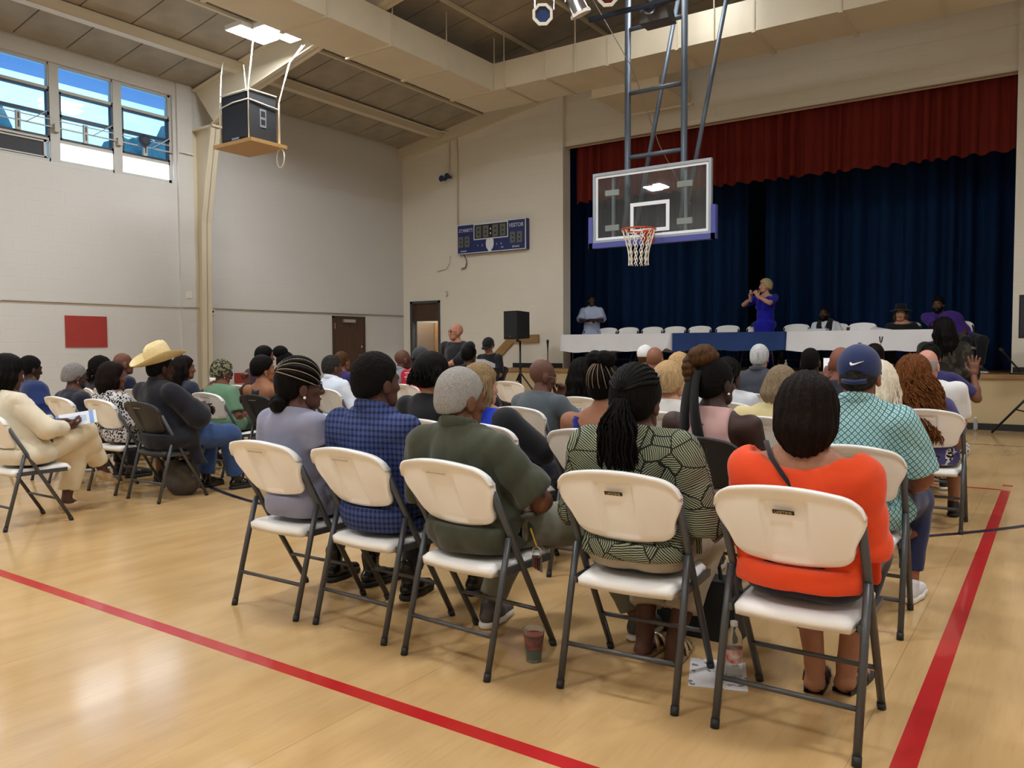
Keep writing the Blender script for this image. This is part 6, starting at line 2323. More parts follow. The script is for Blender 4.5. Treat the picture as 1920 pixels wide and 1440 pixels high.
P('woman in a patterned sage blouse with a long black braided ponytail, in the nearest row', -1.319, 2.58, -1.33, 1.095, lod=0, nk=.135, skin=D2, hyaw=-4, hpit=-5, girth=1.1, sw=.18, hs=1.12, rot=4, bust=1,
  hair=dict(t='short', th=.015, n=.0035, f=230, m=BLK, dz=-.012, dy=.0), top=dict(m=M_SAGE, name='blouse', sleeve=1.35, neck='crew', th=.018, wr=.008, hem=.02, loose=.02, z0=.5),
  bottom=dict(m=cloth('#a5977f', hi='#b7aa92'), len=1.75, loose=.02, cuff=.07), barefeet=1, la='lap', ra='lap', fy=(.46, .46), ax=(.06, -.05), toe=(-4, 6),
  extra=[cornrows((0, -1, .02), [(math.sin(a_), .55 * math.cos(a_) + .1, .35 + .75 * max(0, math.cos(a_))) for a_ in [math.radians(q_) for q_ in range(-112, 113, 16)]], .015, .0085, '#15100d', .0, .001), braid_tail((0, -.125, -.02), .235, 105, .05, .005), sandals(mat('gold_strap', '#c8b58d', .3, .6), mat('cork_sole', '#8a6f4e', .7))])
P('woman in a bright orange top with a dark brown bob, nearest of all', -.716, 2.583, -.7, 1.075, lod=0, nk=.15, arm=(.25, .24), skin='#a06e52', hyaw=6, hpit=-6, girth=1.1, sw=.168, hs=1.1, bust=1,
  hair=dict(t='bob', th=.02, n=.0028, f=210, m=DKB, L=.11, w=.72, strands=lambda C, h: fall(C, 260, .12, .003, .004, seed=51, p=12, back=.085, spread=-.9)), top=dict(m=cloth('#e04a20', hi='#c83c16'), name='blouse', sleeve=1.5, neck='boat', ndepth=.035, th=.018, wr=.008, hem=.03, loose=.014, z0=.49),
  bottom=dict(m=cloth('#171a26'), len=1.7, loose=.004), barefeet=1, la=dict(w=(-.12, .45, .6), pole=(-.3, -.6, -.6), d=(.5, .75, -.1)), ra=dict(w=(.12, .45, .6), pole=(.3, -.6, -.6), d=(-.5, .75, -.1)), fy=(.5, .56), ax=(.1, -.04),
  extra=[sandals(mat('floral_strap', '#3a2a2e', .5), mat('black_flipflop', '#141414', .6)),
         bagstrap(lambda C: [C['nb'] + Vector((-.12, -.02, .05)), C['nb'] + Vector((-.085, -.075, .0)), C['rib'] + Vector((-.03, -.15, .09)), C['rib'] + Vector((.0, -.13, .04)), C['rib'] + Vector((.02, -.08, .0))], '#2c2326', .01)])
# ---------------- second row
P('man in a black T-shirt with thick black hair, behind the checked jacket', -3.3, 3.8, -3.37, 1.125, lod=1, skin=L2, hyaw=-8, girth=1.08, sw=.195, hs=1.15,
  hair=dict(t='short', th=.024, n=.005, f=140, m=BLK, dz=-.012, strands=lambda C, h: fall(C, 160, .07, .004, .006, seed=52, p=8, back=.09)), top=dict(m=BKC, sleeve=.7, th=.016, hem=.02), bottom=dict(m=NVY), shoes=SNK, fy=(.6, .6))
P('blonde woman in royal blue with a black cardigan, second row', -2.8, 3.76, -2.95, 1.06, lod=1, skin=L1, hyaw=-20, girth=1.05, hs=1.14, bust=1,
  hair=dict(t='long', th=.022, n=.003, f=210, m=BLOND, L=.2, strands=lambda C, h: fall(C, 90, .2, .0032, .006, seed=3)),
  top=dict(m=cloth('#1c37b0', hi='#1a2d8c'), sleeve=.3, th=.016, hem=.02), bottom=dict(m=cloth('#141830')), shoes=FLAT, la='lap', ra=dict(w=(.1, .47, .62), pole=(.9, -.4, -.2)), fy=(.6, .86), ax=(0, .05),
  extra=[lambda C: [mkmesh('cardigan', Field().cone(C['SH'][s] * .93 + C['nb'] * .07, C['SH'][s], .08, .086, .03).cone(C['SH'][s], C['arms'][s][1], .088, .075, .03).cone(C['arms'][s][1], C['arms'][s][2], .068, .05, .03).mesh(.013, 1), BKC, C['o']) for s in (-1, 1)]])
P('woman with cornrows in a high bun and a bare lace-edged back', -2.13, 3.8, -2.1, 1.085, lod=0, skin='#8f5e42', hyaw=-12, girth=1.18, sw=.195, hs=1.1, bust=1,
  hair=dict(t='short', th=.008, n=.002, f=200, m=BLK, dz=-.01), top=dict(m=cloth('#1a1a30'), sleeve=0, th=.014, ztop=.76, neck='low', hem=.02), bottom=dict(m=NVY), shoes=FLAT, la='lap', ra='lap',
  extra=[cornrows((0, -.35, .95), [(math.sin(a_), -math.cos(a_) * 1.0, -.62) for a_ in [math.radians(q_) for q_ in (-95, -70, -45, -20, 5, 30, 55, 80, 100)]], .008, .011, '#8d7358', .006, .0022),
         puff((-.05, -.03, .135), (.06, .055, .045), NATB, seed=3, name='hair_bun'), puff((.035, -.04, .14), (.055, .05, .045), NATB, seed=8, name='hair_bun'), lace_back])
P('woman in a pink tank top with a black scarf and puffed brown ponytail', -1.5, 3.78, -1.46, 1.115, lod=0, skin='#3b2620', hyaw=-22, girth=1.12, sw=.2, hs=1.1, bust=1,
  hair=dict(t='short', th=.01, n=.002, m=NATB, dz=-.01), top=dict(m=cloth('#c9a3a0', hi='#bd9793'), name='tank_top', sleeve=0, th=.012, neck='crew', tank=.11, wr=.003), bottom=dict(m=NVY), shoes=SNK,
  extra=[scarf_tails, puff((-.025, -.06, .125), (.07, .075, .06), BRN, seed=5, name='ponytail'), puff((-.07, -.1, .06), (.04, .045, .08), BRN, seed=6, name='ponytail'), earring(1, '#f4f4f4', .007),
         bagstrap(lambda C: [C['rib'] + Vector((.0, -.135, .1)), C['bel'] + Vector((-.1, -.14, .08)), C['bel'] + Vector((-.16, -.1, 0))], '#4a3b38', .014)])
P('man in a teal diamond-patterned shirt and navy cap, second row', -.78, 3.815, -.775, 1.165, lod=0, skin='#8a5640', girth=1.14, sw=.182, hs=1.14, neck=.066,
  hair=dict(t='short', th=.006, n=.001, m=DGREY, dz=-.0), top=dict(m=M_TEAL, sleeve=.85, neck='collar', th=.018, wr=.006, hem=.035, loose=.018), bottom=dict(m=cloth('#22274a'), len=1.85), shoes=dict(m=mat('white_sneaker', '#d5d6dc', .5), sole=mat('sneaker_sole', '#d8d4cc', .5)),
  la='lap', ra=dict(w=(.2, .46, .6), pole=(.6, -.6, -.6)), spread=.15, fy=(.6, .62), extra=[cap(cloth('#242f57', hi='#2c3866'), True, -4, True)])
# ---------------- third row
C_lean = P('bald man in a grey T-shirt leaning to the right with glasses', -3.35, 4.95, -3.35, 1.075, lod=1, skin='#5d3b2e', hyaw=-35, hpit=-14, girth=1.0, hs=1.15, hy=.36, hair=dict(t='bald'), face=1,
  top=dict(m=cloth('#4a5258', hi='#5a6268'), sleeve=.75, th=.016, hem=.02), bottom=dict(m=DEN), shoes=SNK, la=dict(w=(.06, .52, .88), pole=(-.9, 0, -.6), d=(.1, .1, .9), n=(0, -1, 0), curl=1.3), ra=dict(w=(.16, .52, .68), pole=(.9, -.3, -.5), d=(0, .8, .5), n=(-.5, -.5, .5), curl=.9), kx=.1, spread=.14, extra=[glasses('#6e6250')])
P('blonde woman with a silver hair clip and white top', -2.22, 5.05, -2.26, 1.055, lod=1, skin=L2, girth=1.05, hs=1.15, hyaw=-4,
  hair=dict(t='updo', th=.02, n=.003, f=170, m=GOLD), top=dict(m=cloth('#cfcdc8'), sleeve=.6, th=.016), bottom=dict(m=NVY), shoes=FLAT, extra=[hairclip])
P('person in a pale yellow shirt with short ash-brown hair', -1.55, 5.05, -1.48, 1.04, lod=1, skin=L1, girth=1.25, sw=.21, hs=1.06, hyaw=-12, hpit=-6,
  hair=dict(t='bob', th=.02, n=.003, f=190, m=ASHB, L=.085), top=dict(m=cloth('#c8b98a', hi='#bdae7e'), sleeve=.85, neck='collar', th=.018, loose=.03), bottom=dict(m=cloth('#4a463c')), shoes=FLAT)
P('woman with long white-blonde hair and a white tank top', -.92, 5.05, -.9, 1.07, lod=1, skin=L3, girth=.98, hs=1.12, hyaw=-6, bust=1,
  hair=dict(t='long', th=.02, n=.003, f=200, m=WHBL, L=.24, strands=lambda C, h: fall(C, 90, .25, .0032, .008, seed=9)), top=dict(m=cloth('#d8d4cc'), name='tank_top', sleeve=0, th=.012, tank=.12, neck='low'), bottom=dict(m=M_LEOP), shoes=FLAT)
# ---------------- fourth row
P('woman with long wavy black hair in black, fourth row', -3.53, 6.2, -3.6, 1.06, lod=1, skin=D2, girth=1.1, hs=1.12, hyaw=-18, bust=1,
  hair=dict(t='long', th=.022, n=.004, f=150, m=BLK, L=.3, w=1.15, strands=lambda C, h: fall(C, 120, .34, .004, .012, seed=5, spread=1.3)), top=dict(m=BKC, sleeve=1.8), bottom=dict(m=BKC), shoes=FLAT)
P('blonde woman in a blue floral top, half hidden by the hair clip woman', -2.75, 6.2, -2.66, 1.11, lod=2, skin=L1, hs=1.12, hair=dict(t='long', th=.02, n=.003, m=GOLD, L=.16), top=dict(m=M_FLORAL, sleeve=.7), bottom=dict(m=NVY), shoes=FLAT)
P('person with short black twists in a white T-shirt', -2.2, 6.2, -2.24, 1.07, lod=1, skin=D2, hyaw=-20, hs=1.12, hair=dict(t='short', th=.02, n=.004, m=BLK, dz=-.01, strands=lambda C, h: fall(C, 130, .07, .0055, .01, seed=7, p=10, back=.1)),
  top=dict(m=cloth('#cdd0d6'), sleeve=.75), bottom=dict(m=BKC), shoes=SNK)
C_phone = P('bald man in navy with an orange print, holding a phone up', -1.4, 6.22, -1.37, 1.16, lod=1, skin='#7b4a38', hyaw=4, girth=1.15, hs=1.16, hair=dict(t='bald'),
  top=dict(m=mat('navy_orange_print', '#161a2c', .8, noise=.9, nscale=7, col2='#171b2e'), sleeve=.8), bottom=dict(m=BKC), shoes=SNK, la=dict(w=(-.13, .42, 1.02), pole=(-1, 0, -.6), d=(.1, .15, 1), n=(.3, 1, 0), curl=.9), ra='lap')
P('woman with very long curly auburn hair and a lavender top', -.76, 6.2, -.87, 1.075, lod=1, skin='#9a6a50', girth=1.05, hs=1.14, hyaw=-8, bust=1,
  hair=dict(t='long', th=.035, n=.006, f=90, m=AUBR, L=.33, w=1.45, strands=lambda C, h: fall(C, 420, .44, .0042, .006, .016, 24, 2.6, 26, .12, 11, ta=True)), top=dict(m=cloth('#4b4678'), sleeve=.7), bottom=dict(m=M_LEOP, name='skirt', skirt=1.3, len=1.2), shoes=FLAT)
# ---------------- fifth and sixth rows
P('bald pink-headed man in a white T-shirt, near the right aisle', -.95, 7.42, -.93, 1.13, lod=1, skin='#c58a7c', girth=1.3, sw=.215, hs=1.17, hyaw=-10, hair=dict(t='fringe', th=.004, n=.001, m=GREY), top=dict(m=cloth('#d9d9da'), sleeve=.8, hem=.03, th=.018), bottom=dict(m=cloth('#1a2036')), shoes=SNK)
P('silver-haired man in a dark grey suit', -2.4, 7.45, -2.37, 1.19, lod=1, skin=L1, hs=1.02, girth=1.05, hair=dict(t='short', th=.016, n=.003, f=160, m=SILV, dz=-.015), top=dict(m=cloth('#41444e'), name='jacket', sleeve=1.9, neck='collar', th=.02, hem=.02), bottom=dict(m=cloth('#2f323a')), shoes=FLAT)
P('man with a shaved dark head and dark suit near the panel table', -1.85, 7.45, -1.9, 1.15, lod=1, skin='#4a332c', hs=1.13, girth=1.1, hair=dict(t='short', th=.004, n=.001, m=NATB, dz=.0), top=dict(m=cloth('#23252b'), name='jacket', sleeve=1.9, neck='collar', th=.02), bottom=dict(m=BKC), shoes=FLAT)
P('bald tan-headed man beside the white cap', -3.5, 7.45, -3.45, 1.165, lod=1, skin='#8a5a44', hs=1.15, hair=dict(t='bald'), top=dict(m=cloth('#5c6a86'), sleeve=.8), bottom=dict(m=BKC), shoes=SNK)
P('person in a white cap near the stage', -4.1, 8.7, -4.14, 1.18, lod=2, skin=L1, hs=1.12, hair=dict(t='short', th=.006, n=.001, m=BRN), top=dict(m=cloth('#6a6f78'), sleeve=.8), bottom=dict(m=BKC), shoes=SNK, extra=[cap(cloth('#e2e2e2'))])
P('dark-haired person half hidden behind the navy cap', -1.6, 8.68, -1.57, 1.18, lod=2, skin=D3, hs=1.12, hair=dict(t='short', th=.016, m=DKB), top=dict(m=cloth('#33363c'), sleeve=.8), bottom=dict(m=BKC), shoes=SNK)
P('dark-haired man in a purple shirt raising his right hand', -1.05, 8.7, -1.06, 1.175, lod=1, skin=D3, hs=1.13, hyaw=-6, girth=1.1, hair=dict(t='short', th=.014, m=BLK), top=dict(m=cloth('#2f2a5c'), sleeve=.8, hem=.02), bottom=dict(m=cloth('#1c2440')),
  shoes=dict(m=mat('grey_green_shoe', '#3a3f42', .6), sole=mat('lime_sole', '#a8b84a', .5)), ra=dict(w=(.36, .3, 1.0), pole=(.9, .1, -.9), d=(0, .05, 1), n=(0, 1, 0), curl=.08), la='lap', cross=1, fsp=.3, handsc=1.1)
# ---------------- left block
C_suit = P('woman in a cream suit with straight black hair and crossed legs, at the left edge', -6.39, 2.6, -6.5, 1.125, lod=0, nob=1, skin=D2, girth=1.12, hs=1.13, hyaw=5, hpit=-12, bust=1,
  hair=dict(t='bob', th=.022, n=.0025, f=220, m=BLK, L=.15), top=dict(m=cloth('#d9cfb9', hi='#cfc4ac'), name='jacket', sleeve=1.9, th=.016, hem=.03, loose=.012, wr=.009), bottom=dict(m=cloth('#d2c2a3', hi='#c8b898'), len=1.8, loose=.016, cuff=.07),
  shoes=dict(m=mat('beige_pump', '#b39a78', .35), pump=1, point=1, L=1.1, heel=.03), cross=1, la=dict(w=(-.06, .5, .74), pole=(-.8, -.3, -.5), d=(.7, .7, .1)), ra=dict(w=(.1, .5, .7), pole=(.9, -.4, -.4), d=(-.2, .95, .1), n=(-.6, 0, .7), curl=.7), fy=(.6, .6))
C_hat = P('man in a cream cowboy hat, dark jacket and jeans', -6.42, 3.79, -6.5, 1.135, lod=0, nob=1, skin=D1, girth=1.22, sw=.21, hs=1.13, hyaw=-6, face=1, hy=.24,
  hair=dict(t='short', th=.006, n=.001, m=NATB), top=dict(m=cloth('#15161f', hi='#1d1f2a'), name='jacket', sleeve=1.85, neck='collar', th=.026, hem=.05, loose=.03, belly=.05, tail=1, z0=.29), bottom=dict(m=DEN, len=1.9, loose=.02, cuff=.075), shoes=dict(BOOT),
  la=dict(w=(-.02, .56, .74), pole=(-.9, -.2, -.6), d=(.4, .9, .05), n=(.8, 0, -.3), curl=.9), ra=dict(w=(.09, .53, .76), pole=(.9, -.3, -.6), d=(-.25, .9, .0), n=(-.8, 0, -.3), curl=.8), spread=.13, fy=(.72, .82), ky=.76, extra=[cowboy(mat('cream_straw', '#dcc894', .7, noise=.2, nscale=60))])
P('woman in a black and white leopard dress with a dark brown bob', -7.1, 3.8, -7.22, 1.045, lod=1, skin=D3, girth=1.12, hs=1.12, hyaw=-5, bust=1, hair=dict(t='bob', th=.022, n=.003, m=DKB, L=.16), top=dict(m=M_LEOP, name='dress', sleeve=1.7, th=.016, hem=.03, loose=.02), bottom=dict(m=M_LEOP, name='skirt', skirt=1.45, len=1.2), shoes=FLAT)
P('grey-haired woman in a navy T-shirt, glasses and black face mask', -7.83, 3.8, -7.9, 1.035, lod=1, skin=D2, girth=1.05, hs=1.12, hyaw=-2, hpit=-14, hair=dict(t='short', th=.01, n=.002, m=mat('mid_grey_hair', '#6e6a67', .85, noise=.5, nscale=60, bump=.7, bscale=110, col2='#9a9692')), top=dict(m=cloth('#1a1d2c'), sleeve=.75), bottom=dict(m=BKC), shoes=FLAT, extra=[facemask, glasses('#2a2320'), earring(1, '#d8cdb0')])
P('man with short black hair in bright blue, at the far left', -8.62, 3.8, -9.0, 1.1, lod=1, skin=D1, girth=1.05, hs=1.13, hpit=-10, face=1, hair=dict(t='short', th=.012, n=.002, m=NATB), top=dict(m=cloth('#172a5c'), sleeve=.75), bottom=dict(m=cloth('#4a4f5e')), shoes=SNK, hy=.3)
P('woman with a bare back in a black halter top and short black hair', -6.38, 4.93, -6.5, 1.095, lod=1, skin='#8f5f42', girth=1.15, sw=.2, hs=1.12, hyaw=-22, face=1, hair=dict(t='short', th=.018, n=.004, f=120, m=BLK), top=dict(m=BKC, name='halter_top', sleeve=0, th=.012, tank=.06, ztop=1.0, neck='low'), bottom=dict(m=BKC), shoes=FLAT, extra=[earring(1, '#d8b45a')])
P('woman in a green T-shirt and camouflage head scarf, chin on hand', -7.15, 4.93, -7.3, 1.05, lod=1, skin='#6e4535', girth=1.05, hs=1.12, hyaw=-12, hpit=-16, hy=.3, face=1, hair=dict(t='short', th=.016, n=.007, f=90, m=M_SCARF, dz=-.01), top=dict(m=cloth('#5f8266', hi='#577a5e'), sleeve=.75, hem=.02), bottom=dict(m=cloth('#3b4a3a')), shoes=dict(m=mat('green_shoe', '#2f5a44', .5), sole=mat('white_sole', '#d0d0c8', .5)),
  la=dict(w=(.02, .48, .92), pole=(-.9, .2, -.7), d=(.1, -.1, 1), n=(0, -1, 0), curl=1.2), ra='lap', extra=[glasses('#20406e', '#1d4a86'), earring(1)])
C_navy = P('woman with long dark hair in a navy top, behind the cowboy hat', -7.85, 4.95, -7.85, 1.09, lod=1, skin='#7a4f38', hs=1.1, hyaw=-15, hair=dict(t='long', th=.02, n=.004, f=120, m=DKB, L=.26, strands=lambda C, h: fall(C, 70, .28, .004, .008, seed=21)), top=dict(m=cloth('#2a3040'), sleeve=.8), bottom=dict(m=DEN), shoes=FLAT, face=1,
  la=dict(w=(-.05, .5, .84), pole=(-.9, 0, -.6), d=(.3, .4, .8), curl=.9))
P('woman in glasses with dark braids, face turned towards the hat brim', -8.45, 4.95, -8.22, 1.08, lod=1, skin=D1, hs=1.1, hyaw=-40, face=1, hair=dict(t='long', th=.016, n=.004, f=100, m=BLK, L=.2), top=dict(m=cloth('#3b2f3a'), sleeve=1.5), bottom=dict(m=BKC), shoes=FLAT, extra=[glasses('#111111')])
P('bald brown-headed man in navy beside the hat crown', -9.1, 4.95, -9.05, 1.13, lod=1, skin='#6b4232', hs=1.14, hyaw=-15, hair=dict(t='bald'), top=dict(m=cloth('#1b2136'), sleeve=.8), bottom=dict(m=BKC), shoes=SNK)
P('person with dark tight curls behind the leopard dress', -9.62, 4.95, -9.55, 1.07, lod=1, skin=D2, hs=1.1, hair=dict(t='afro', th=.03, n=.012, m=NATB, dz=-.05, strands=lambda C, h: fall(C, 60, .16, .008, .004, .01, 18, seed=31)), top=dict(m=cloth('#3a3034'), sleeve=.8), bottom=dict(m=BKC), shoes=FLAT)
P('dark-haired woman in plum beside the afro puff', -8.2, 6.1, -7.95, 1.2, lod=2, skin='#7a4c38', hs=1.1, hyaw=-15, face=1, hair=dict(t='short', th=.016, m=BLK), top=dict(m=cloth('#3a2430'), sleeve=.8), bottom=dict(m=BKC), shoes=FLAT)
P('person with a round black afro puff in a blue shirt', -7.62, 6.1, -7.56, 1.13, lod=2, skin=D2, hs=1.1, hyaw=-10, hair=dict(t='short', th=.012, n=.004, f=90, m=NATB), top=dict(m=cloth('#33415f'), sleeve=.8), bottom=dict(m=BKC), shoes=FLAT, extra=[puff((-.03, -.06, .12), (.085, .085, .07), NATB, seed=12)])
P('dark-haired man in a pale blue dress shirt', -6.68, 6.08, -6.76, 1.085, lod=1, skin=D2, hs=1.13, girth=1.12, hyaw=-15, hair=dict(t='short', th=.012, n=.002, m=DGREY), top=dict(m=M_PSTRIPE, sleeve=1.8, neck='collar', th=.018, hem=.02), bottom=dict(m=BKC), shoes=FLAT)
P('brown-haired man in purple behind the pale blue shirt', -7.9, 7.3, -7.88, 1.12, lod=2, skin='#8d5d48', hs=1.1, hair=dict(t='short', th=.014, m=BRN), top=dict(m=cloth('#332c66'), sleeve=.8), bottom=dict(m=BKC), shoes=SNK)
P('bald brown-headed man in a light grey jacket, left of the red T-shirt', -7.1, 7.3, -6.8, 1.15, lod=1, skin='#5d3c30', hs=1.13, hyaw=-20, hair=dict(t='bald'), top=dict(m=cloth('#8a8f98'), name='jacket', sleeve=1.8, neck='collar', th=.02), bottom=dict(m=BKC), shoes=SNK, extra=[glasses()])
C_red = P('man in a red T-shirt and dark grey cap', -6.6, 7.28, -6.48, 1.17, lod=1, skin=D3, hs=1.13, hyaw=-6, girth=1.15, hair=dict(t='short', th=.008, m=NATB), top=dict(m=cloth('#b3162f', hi='#a0122a'), sleeve=.8, hem=.02), bottom=dict(m=BKC), shoes=SNK, extra=[cap(cloth('#33363a'))])
P('dark-haired person before the sound desk', -6.65, 8.5, -6.67, 1.19, lod=2, skin=D2, hs=1.1, hair=dict(t='short', th=.02, n=.006, m=BLK), top=dict(m=BKC, sleeve=.8), bottom=dict(m=BKC), shoes=SNK)
for w_, z_ in ((.12, .985), (.11, .96), (.09, .935), (.06, .91)):
    pts_ = []
    for k in range(9):
        x_ = C_red['rib'].x - .02 + w_ * (k / 4 - 1)
        pts_.append(Vector((x_, C_red['rib'].y - .135 * math.sqrt(max(.1, 1 - ((x_ - C_red['rib'].x) / .24) ** 2)) + (.02 if z_ > .95 else .0), z_)))
    MB().tube(pts_, .0055, 6, True, 1.0).build('shirt_print', mat('white_print', '#e8dcdc', .7), C_red['o'])
# ---------------- standing and at the sound desk
P('bald man standing in a black sweatshirt and dark glasses by the far door', -7.62, 9.6, -7.62, 1.535, lod=1, stand=True, hyw=9.6, rot=172, hyaw=-22, skin='#b07a62', girth=1.5, sw=.225, hs=1.15, hair=dict(t='bald'), group='standing people', face=1,
  top=dict(m=BKC, name='sweatshirt', sleeve=1.4, th=.02, hem=.02), bottom=dict(m=BKC), shoes=SNK, la=dict(w=(-.12, .36, 1.02), pole=(-1, -.4, -.4)), ra='hang', extra=[glasses('#0c0c0c', '#0e0e10')])
P('man in a black cap and black shirt bent over the sound desk', -7.92, 11.1, -7.92, 1.325, lod=2, rot=180, hyw=10.85, skin='#8d5d48', hs=1.12, hpit=-30, hair=dict(t='short', th=.006, m=BLK), group='standing people', z=.12, top=dict(m=BKC, sleeve=.9), bottom=dict(m=BKC), shoes=SNK, extra=[cap(cloth('#15161a'))])
chair('b', -7.92, 11.1, 'black folding chair at the sound desk', 180, .12)
P('woman standing in a dark camouflage jacket with long straight black hair', -1.1, 10.5, -1.13, 1.475, lod=1, stand=True, hyw=10.5, rot=25, hyaw=20, skin=D2, girth=1.25, hs=1.14, group='standing people',
  hair=dict(t='long', th=.026, n=.003, m=BLK, L=.34, w=1.1, strands=lambda C, h: fall(C, 100, .36, .004, .004, seed=41, spread=1.2)), top=dict(m=M_CAMO, name='jacket', sleeve=1.85, neck='collar', th=.03, hem=.05, loose=.03, z0=.66), bottom=dict(m=BKC), shoes=SNK, la='hang', ra='hang')
# ---------------- on stage
SG = 'people on the stage'
P('young man in a pale blue shirt standing at the left end of the stage', -8.4, 15.35, -8.42, 2.3, z=.845, lod=1, stand=True, hyw=15.35, rot=200, hyaw=30, skin=D1, hs=1.13, sw=.19, face=1, group=SG, hair=dict(t='short', th=.016, n=.004, m=NATB), top=dict(m=cloth('#a9b5d2', hi='#b7c2dc'), sleeve=.9, neck='collar', loose=.035, th=.02, hem=.02), bottom=dict(m=BKC), shoes=SNK,
  la=dict(w=(-.02, .28, 1.02), pole=(-1, -.4, -.3)), ra=dict(w=(.03, .3, 1.0), pole=(1, -.4, -.3)))
C_spk = P('woman in a royal blue dress speaking into a microphone on stage', -4.6, 15.15, -4.6, 2.42, z=.845, lod=1, stand=True, hyw=15.15, rot=165, hyaw=-40, skin=L1, hs=1.12, girth=1.02, face=1, brow='#6a5a48', bust=1, group=SG, hair=dict(t='short', th=.022, n=.005, f=90, m=hairm('#a08c66', '#d2c096')),
  top=dict(m=cloth('#1717a0', hi='#13138a'), name='dress', sleeve=.75, th=.014, neck='low', hem=.01), bottom=dict(m=cloth('#1717a0', hi='#13138a'), name='skirt', skirt=1.9, len=1.0), shoes=FLAT,
  la=dict(w=(-.02, .26, 1.36), pole=(-1, -.1, -.6), d=(.3, .4, .9), n=(.5, -.6, 0), curl=1.1), ra=dict(w=(.14, .28, 1.32), pole=(1, -.1, -.5), d=(.05, .2, .95), n=(-.6, 0, .1), curl=1.2))
P('bearded man in a black vest and white shirt seated on stage', -3.4, 15.4, -3.55, 1.87, z=.845, lod=1, rot=180, hyw=15.2, skin=D1, hs=1.13, face=1, group=SG, hair=dict(t='short', th=.008, m=NATB, dy=-.01), top=dict(m=cloth('#cfd4dc'), sleeve=1.85, neck='collar', th=.014), bottom=dict(m=BKC), shoes=FLAT,
  extra=[beard(NATB), lambda C: mkmesh('vest', C['T'].inflate(.022).cut(lambda X, Y, Z: np.abs(X - C['nb'].x) - .15 + Y * 0 + Z * 0).cut(lambda X, Y, Z: np.where(Y > .12, .045 - np.abs(X - C['nb'].x) + .35 * (C['rib'].z - .02 - Z) * -1 - .1, -1) * 0 - 1 + np.where((Y > .15) & (np.abs(X - C['nb'].x) < .3 * (Z - C['rib'].z + .03)), 2, 0)).mesh(.012, 1), BKC, C['o']),
         lambda C: MB().tube([C['nb'] + Vector((0, .1, .0)), C['rib'] + Vector((0, .14, .02)), C['bel'] + Vector((0, .14, 0))], [.012, .02, .024], 6, True, .5).build('necktie', cloth('#777c84'), C['o'])])
P('woman in a wide black hat and black jacket seated on stage', -2.22, 15.4, -2.28, 1.83, z=.845, lod=1, rot=180, hyw=15.2, skin=L2, hs=1.12, face=1, group=SG, hair=dict(t='bob', th=.016, m=BRN, L=.13), top=dict(m=BKC, name='jacket', sleeve=1.85, neck='v', th=.018), bottom=dict(m=BKC), shoes=FLAT,
  extra=[lambda C: MB().lathe([(.0, .13), (.05, .128), (.082, .11), (.088, .04), (.093, .02), (.165, .0), (.172, .004), (.165, .01), (.09, .03)], 24, C['MH'] @ Vector((0, -.01, .045)), Matrix.Scale(C['hs'], 3)).build('black_hat', cloth('#0c0c0f'), C['o'], True),
         lambda C: MB().tube([C['nb'] + Vector((.055 * math.cos(a_), .05 + .05 * math.sin(a_), .0 - .03 * math.sin(a_))) for a_ in [k * math.pi / 8 for k in range(9)]], .008, 6).build('necklace', mat('pearl', '#e0d6c0', .3), C['o'], True)])
P('bearded man in a purple T-shirt seated at the right end of the stage table', -1.42, 15.2, -1.7, 1.975, z=.845, lod=1, rot=205, hyw=15.1, hyaw=-35, hpit=-10, skin=D2, hs=1.16, girth=1.3, sw=.21, face=1, group=SG, hair=dict(t='short', th=.012, m=NATB), top=dict(m=cloth('#3d1f78', hi='#35196a'), sleeve=.8, th=.018, hem=.02), bottom=dict(m=BKC), shoes=SNK, extra=[beard(NATB)],
  la='lap', ra='lap')


def held(C, s_, off=(0, 0, 0)):
    """world position of a wrist, for things held in the hand"""
    o_ = C['o']
    return Matrix.Translation(o_.location) @ Matrix.Rotation(o_.rotation_euler.z, 4, 'Z') @ (C['arms'][s_][2] + Vector(off))


def phone(loc, rot, scr, label, w_=.075, h_=.15):
    t_ = thing('smartphone', label, 'phone', loc)
    t_.rotation_euler = rot
    MB().box(-w_ / 2, w_ / 2, -h_ / 2, h_ / 2, -.004, .004).build('phone_body', mat('phone_black', '#111114', .3), t_)
    MB().box(-w_ / 2 + .004, w_ / 2 - .004, -h_ / 2 + .008, h_ / 2 - .008, .004, .0046).build('screen', mat('screen_' + scr.strip('#'), '#101418', .2, emit=scr, estr=.9), t_)


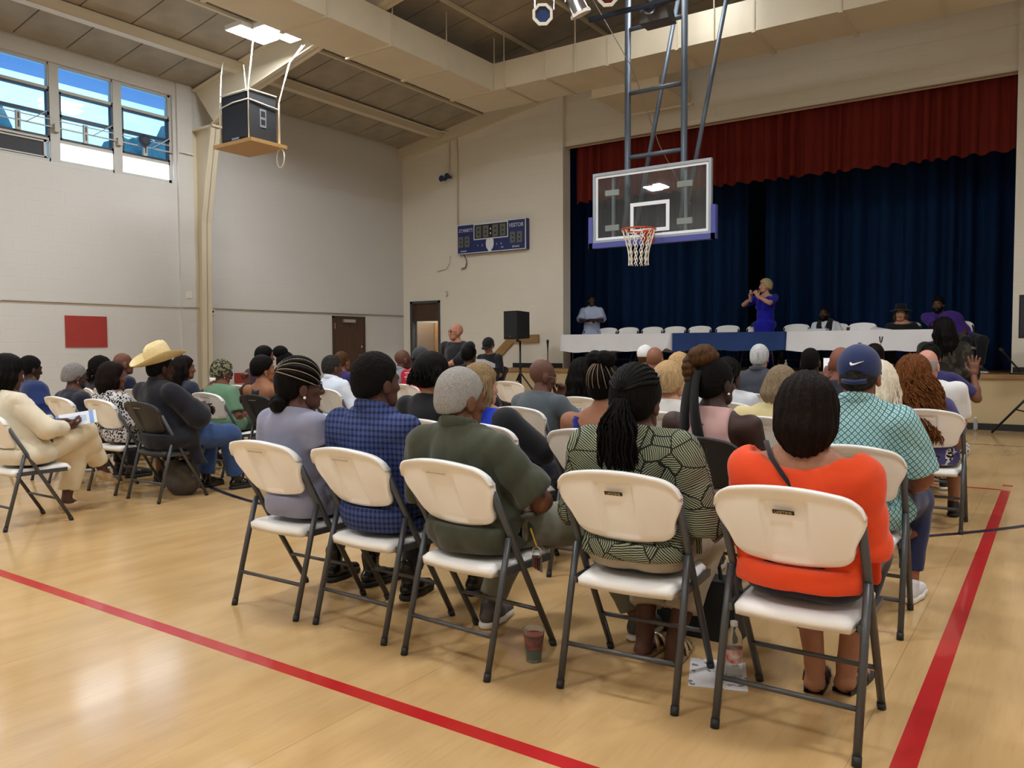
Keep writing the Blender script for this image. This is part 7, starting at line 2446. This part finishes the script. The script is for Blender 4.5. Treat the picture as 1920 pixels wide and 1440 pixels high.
phone(held(C_lean, 1, (-.02, .1, .06)), (math.radians(50), 0, math.radians(15)), '#5f86d8', 'phone with a blue screen in the hand of the leaning bald man')
phone(held(C_phone, -1, (.02, .03, .11)), (math.radians(92), 0, math.radians(-5)), '#e8e8ea', 'pale phone held up beside the bald man in navy', .1, .15)
pm = held(C_suit, 1, (-.04, .12, .05))
t = thing('pamphlet', 'white and blue folded pamphlet in the hands of the woman in cream', 'pamphlet', pm)
t.rotation_euler = (math.radians(62), math.radians(-8), math.radians(60))
MB().box(-.15, .13, -.05, .06, -.002, .002).build('page', mat('pamphlet_white', '#dfe4ee', .6), t)
MB().box(-.15, -.13, -.05, .06, .002, .003).box(.08, .11, -.05, .06, .002, .003).build('blue_print', mat('pamphlet_blue', '#7da3d8', .6), t)
MB().box(-.1, .06, -.02, .03, .002, .003).build('pale_print', mat('pamphlet_pale', '#b9c6dd', .6), t)
mc = held(C_spk, 1, (-.02, .02, .03))
t = thing('hand_microphone', 'hand microphone held up by the woman in royal blue', 'microphone', mc)
MB().tube([(0, 0, -.06), (0, 0, .08), (0, 0, .1), (0, 0, .13), (0, 0, .145)], [.012, .016, .026, .026, .012], 10).build('microphone_body', mat('mic_silver', '#b98f9a', .3, .4), t, True)
MB().lathe([(.027, .1), (.028, .105), (.027, .11)], 12).build('band', M_CHROME, t)
ch_ = held(C_navy, -1, (.03, .06, .08))
t = thing('paper_cup', 'small white cup in a raised hand right of the cowboy hat', 'cup', ch_)
MB().lathe([(0, -.03), (.024, -.03), (.032, .05), (.03, .05), (.022, -.026), (0, -.026)], 14).build('cup_body', pap, t, True)
t = thing('water_bottle', 'small clear bottle on the floor against the stage front', 'bottle', (-1.02, 13.75, 0))
MB().lathe([(0, 0), (.03, 0), (.03, .14), (.012, .18), (.012, .2), (0, .2)], 10).build('bottle_body', mat('clear_plastic_grey', '#c7ccd0', .1, trans=.6), t, True)
MB().lathe([(.014, .195), (.014, .212), (0, .212)], 10).build('bottle_cap', pap, t)
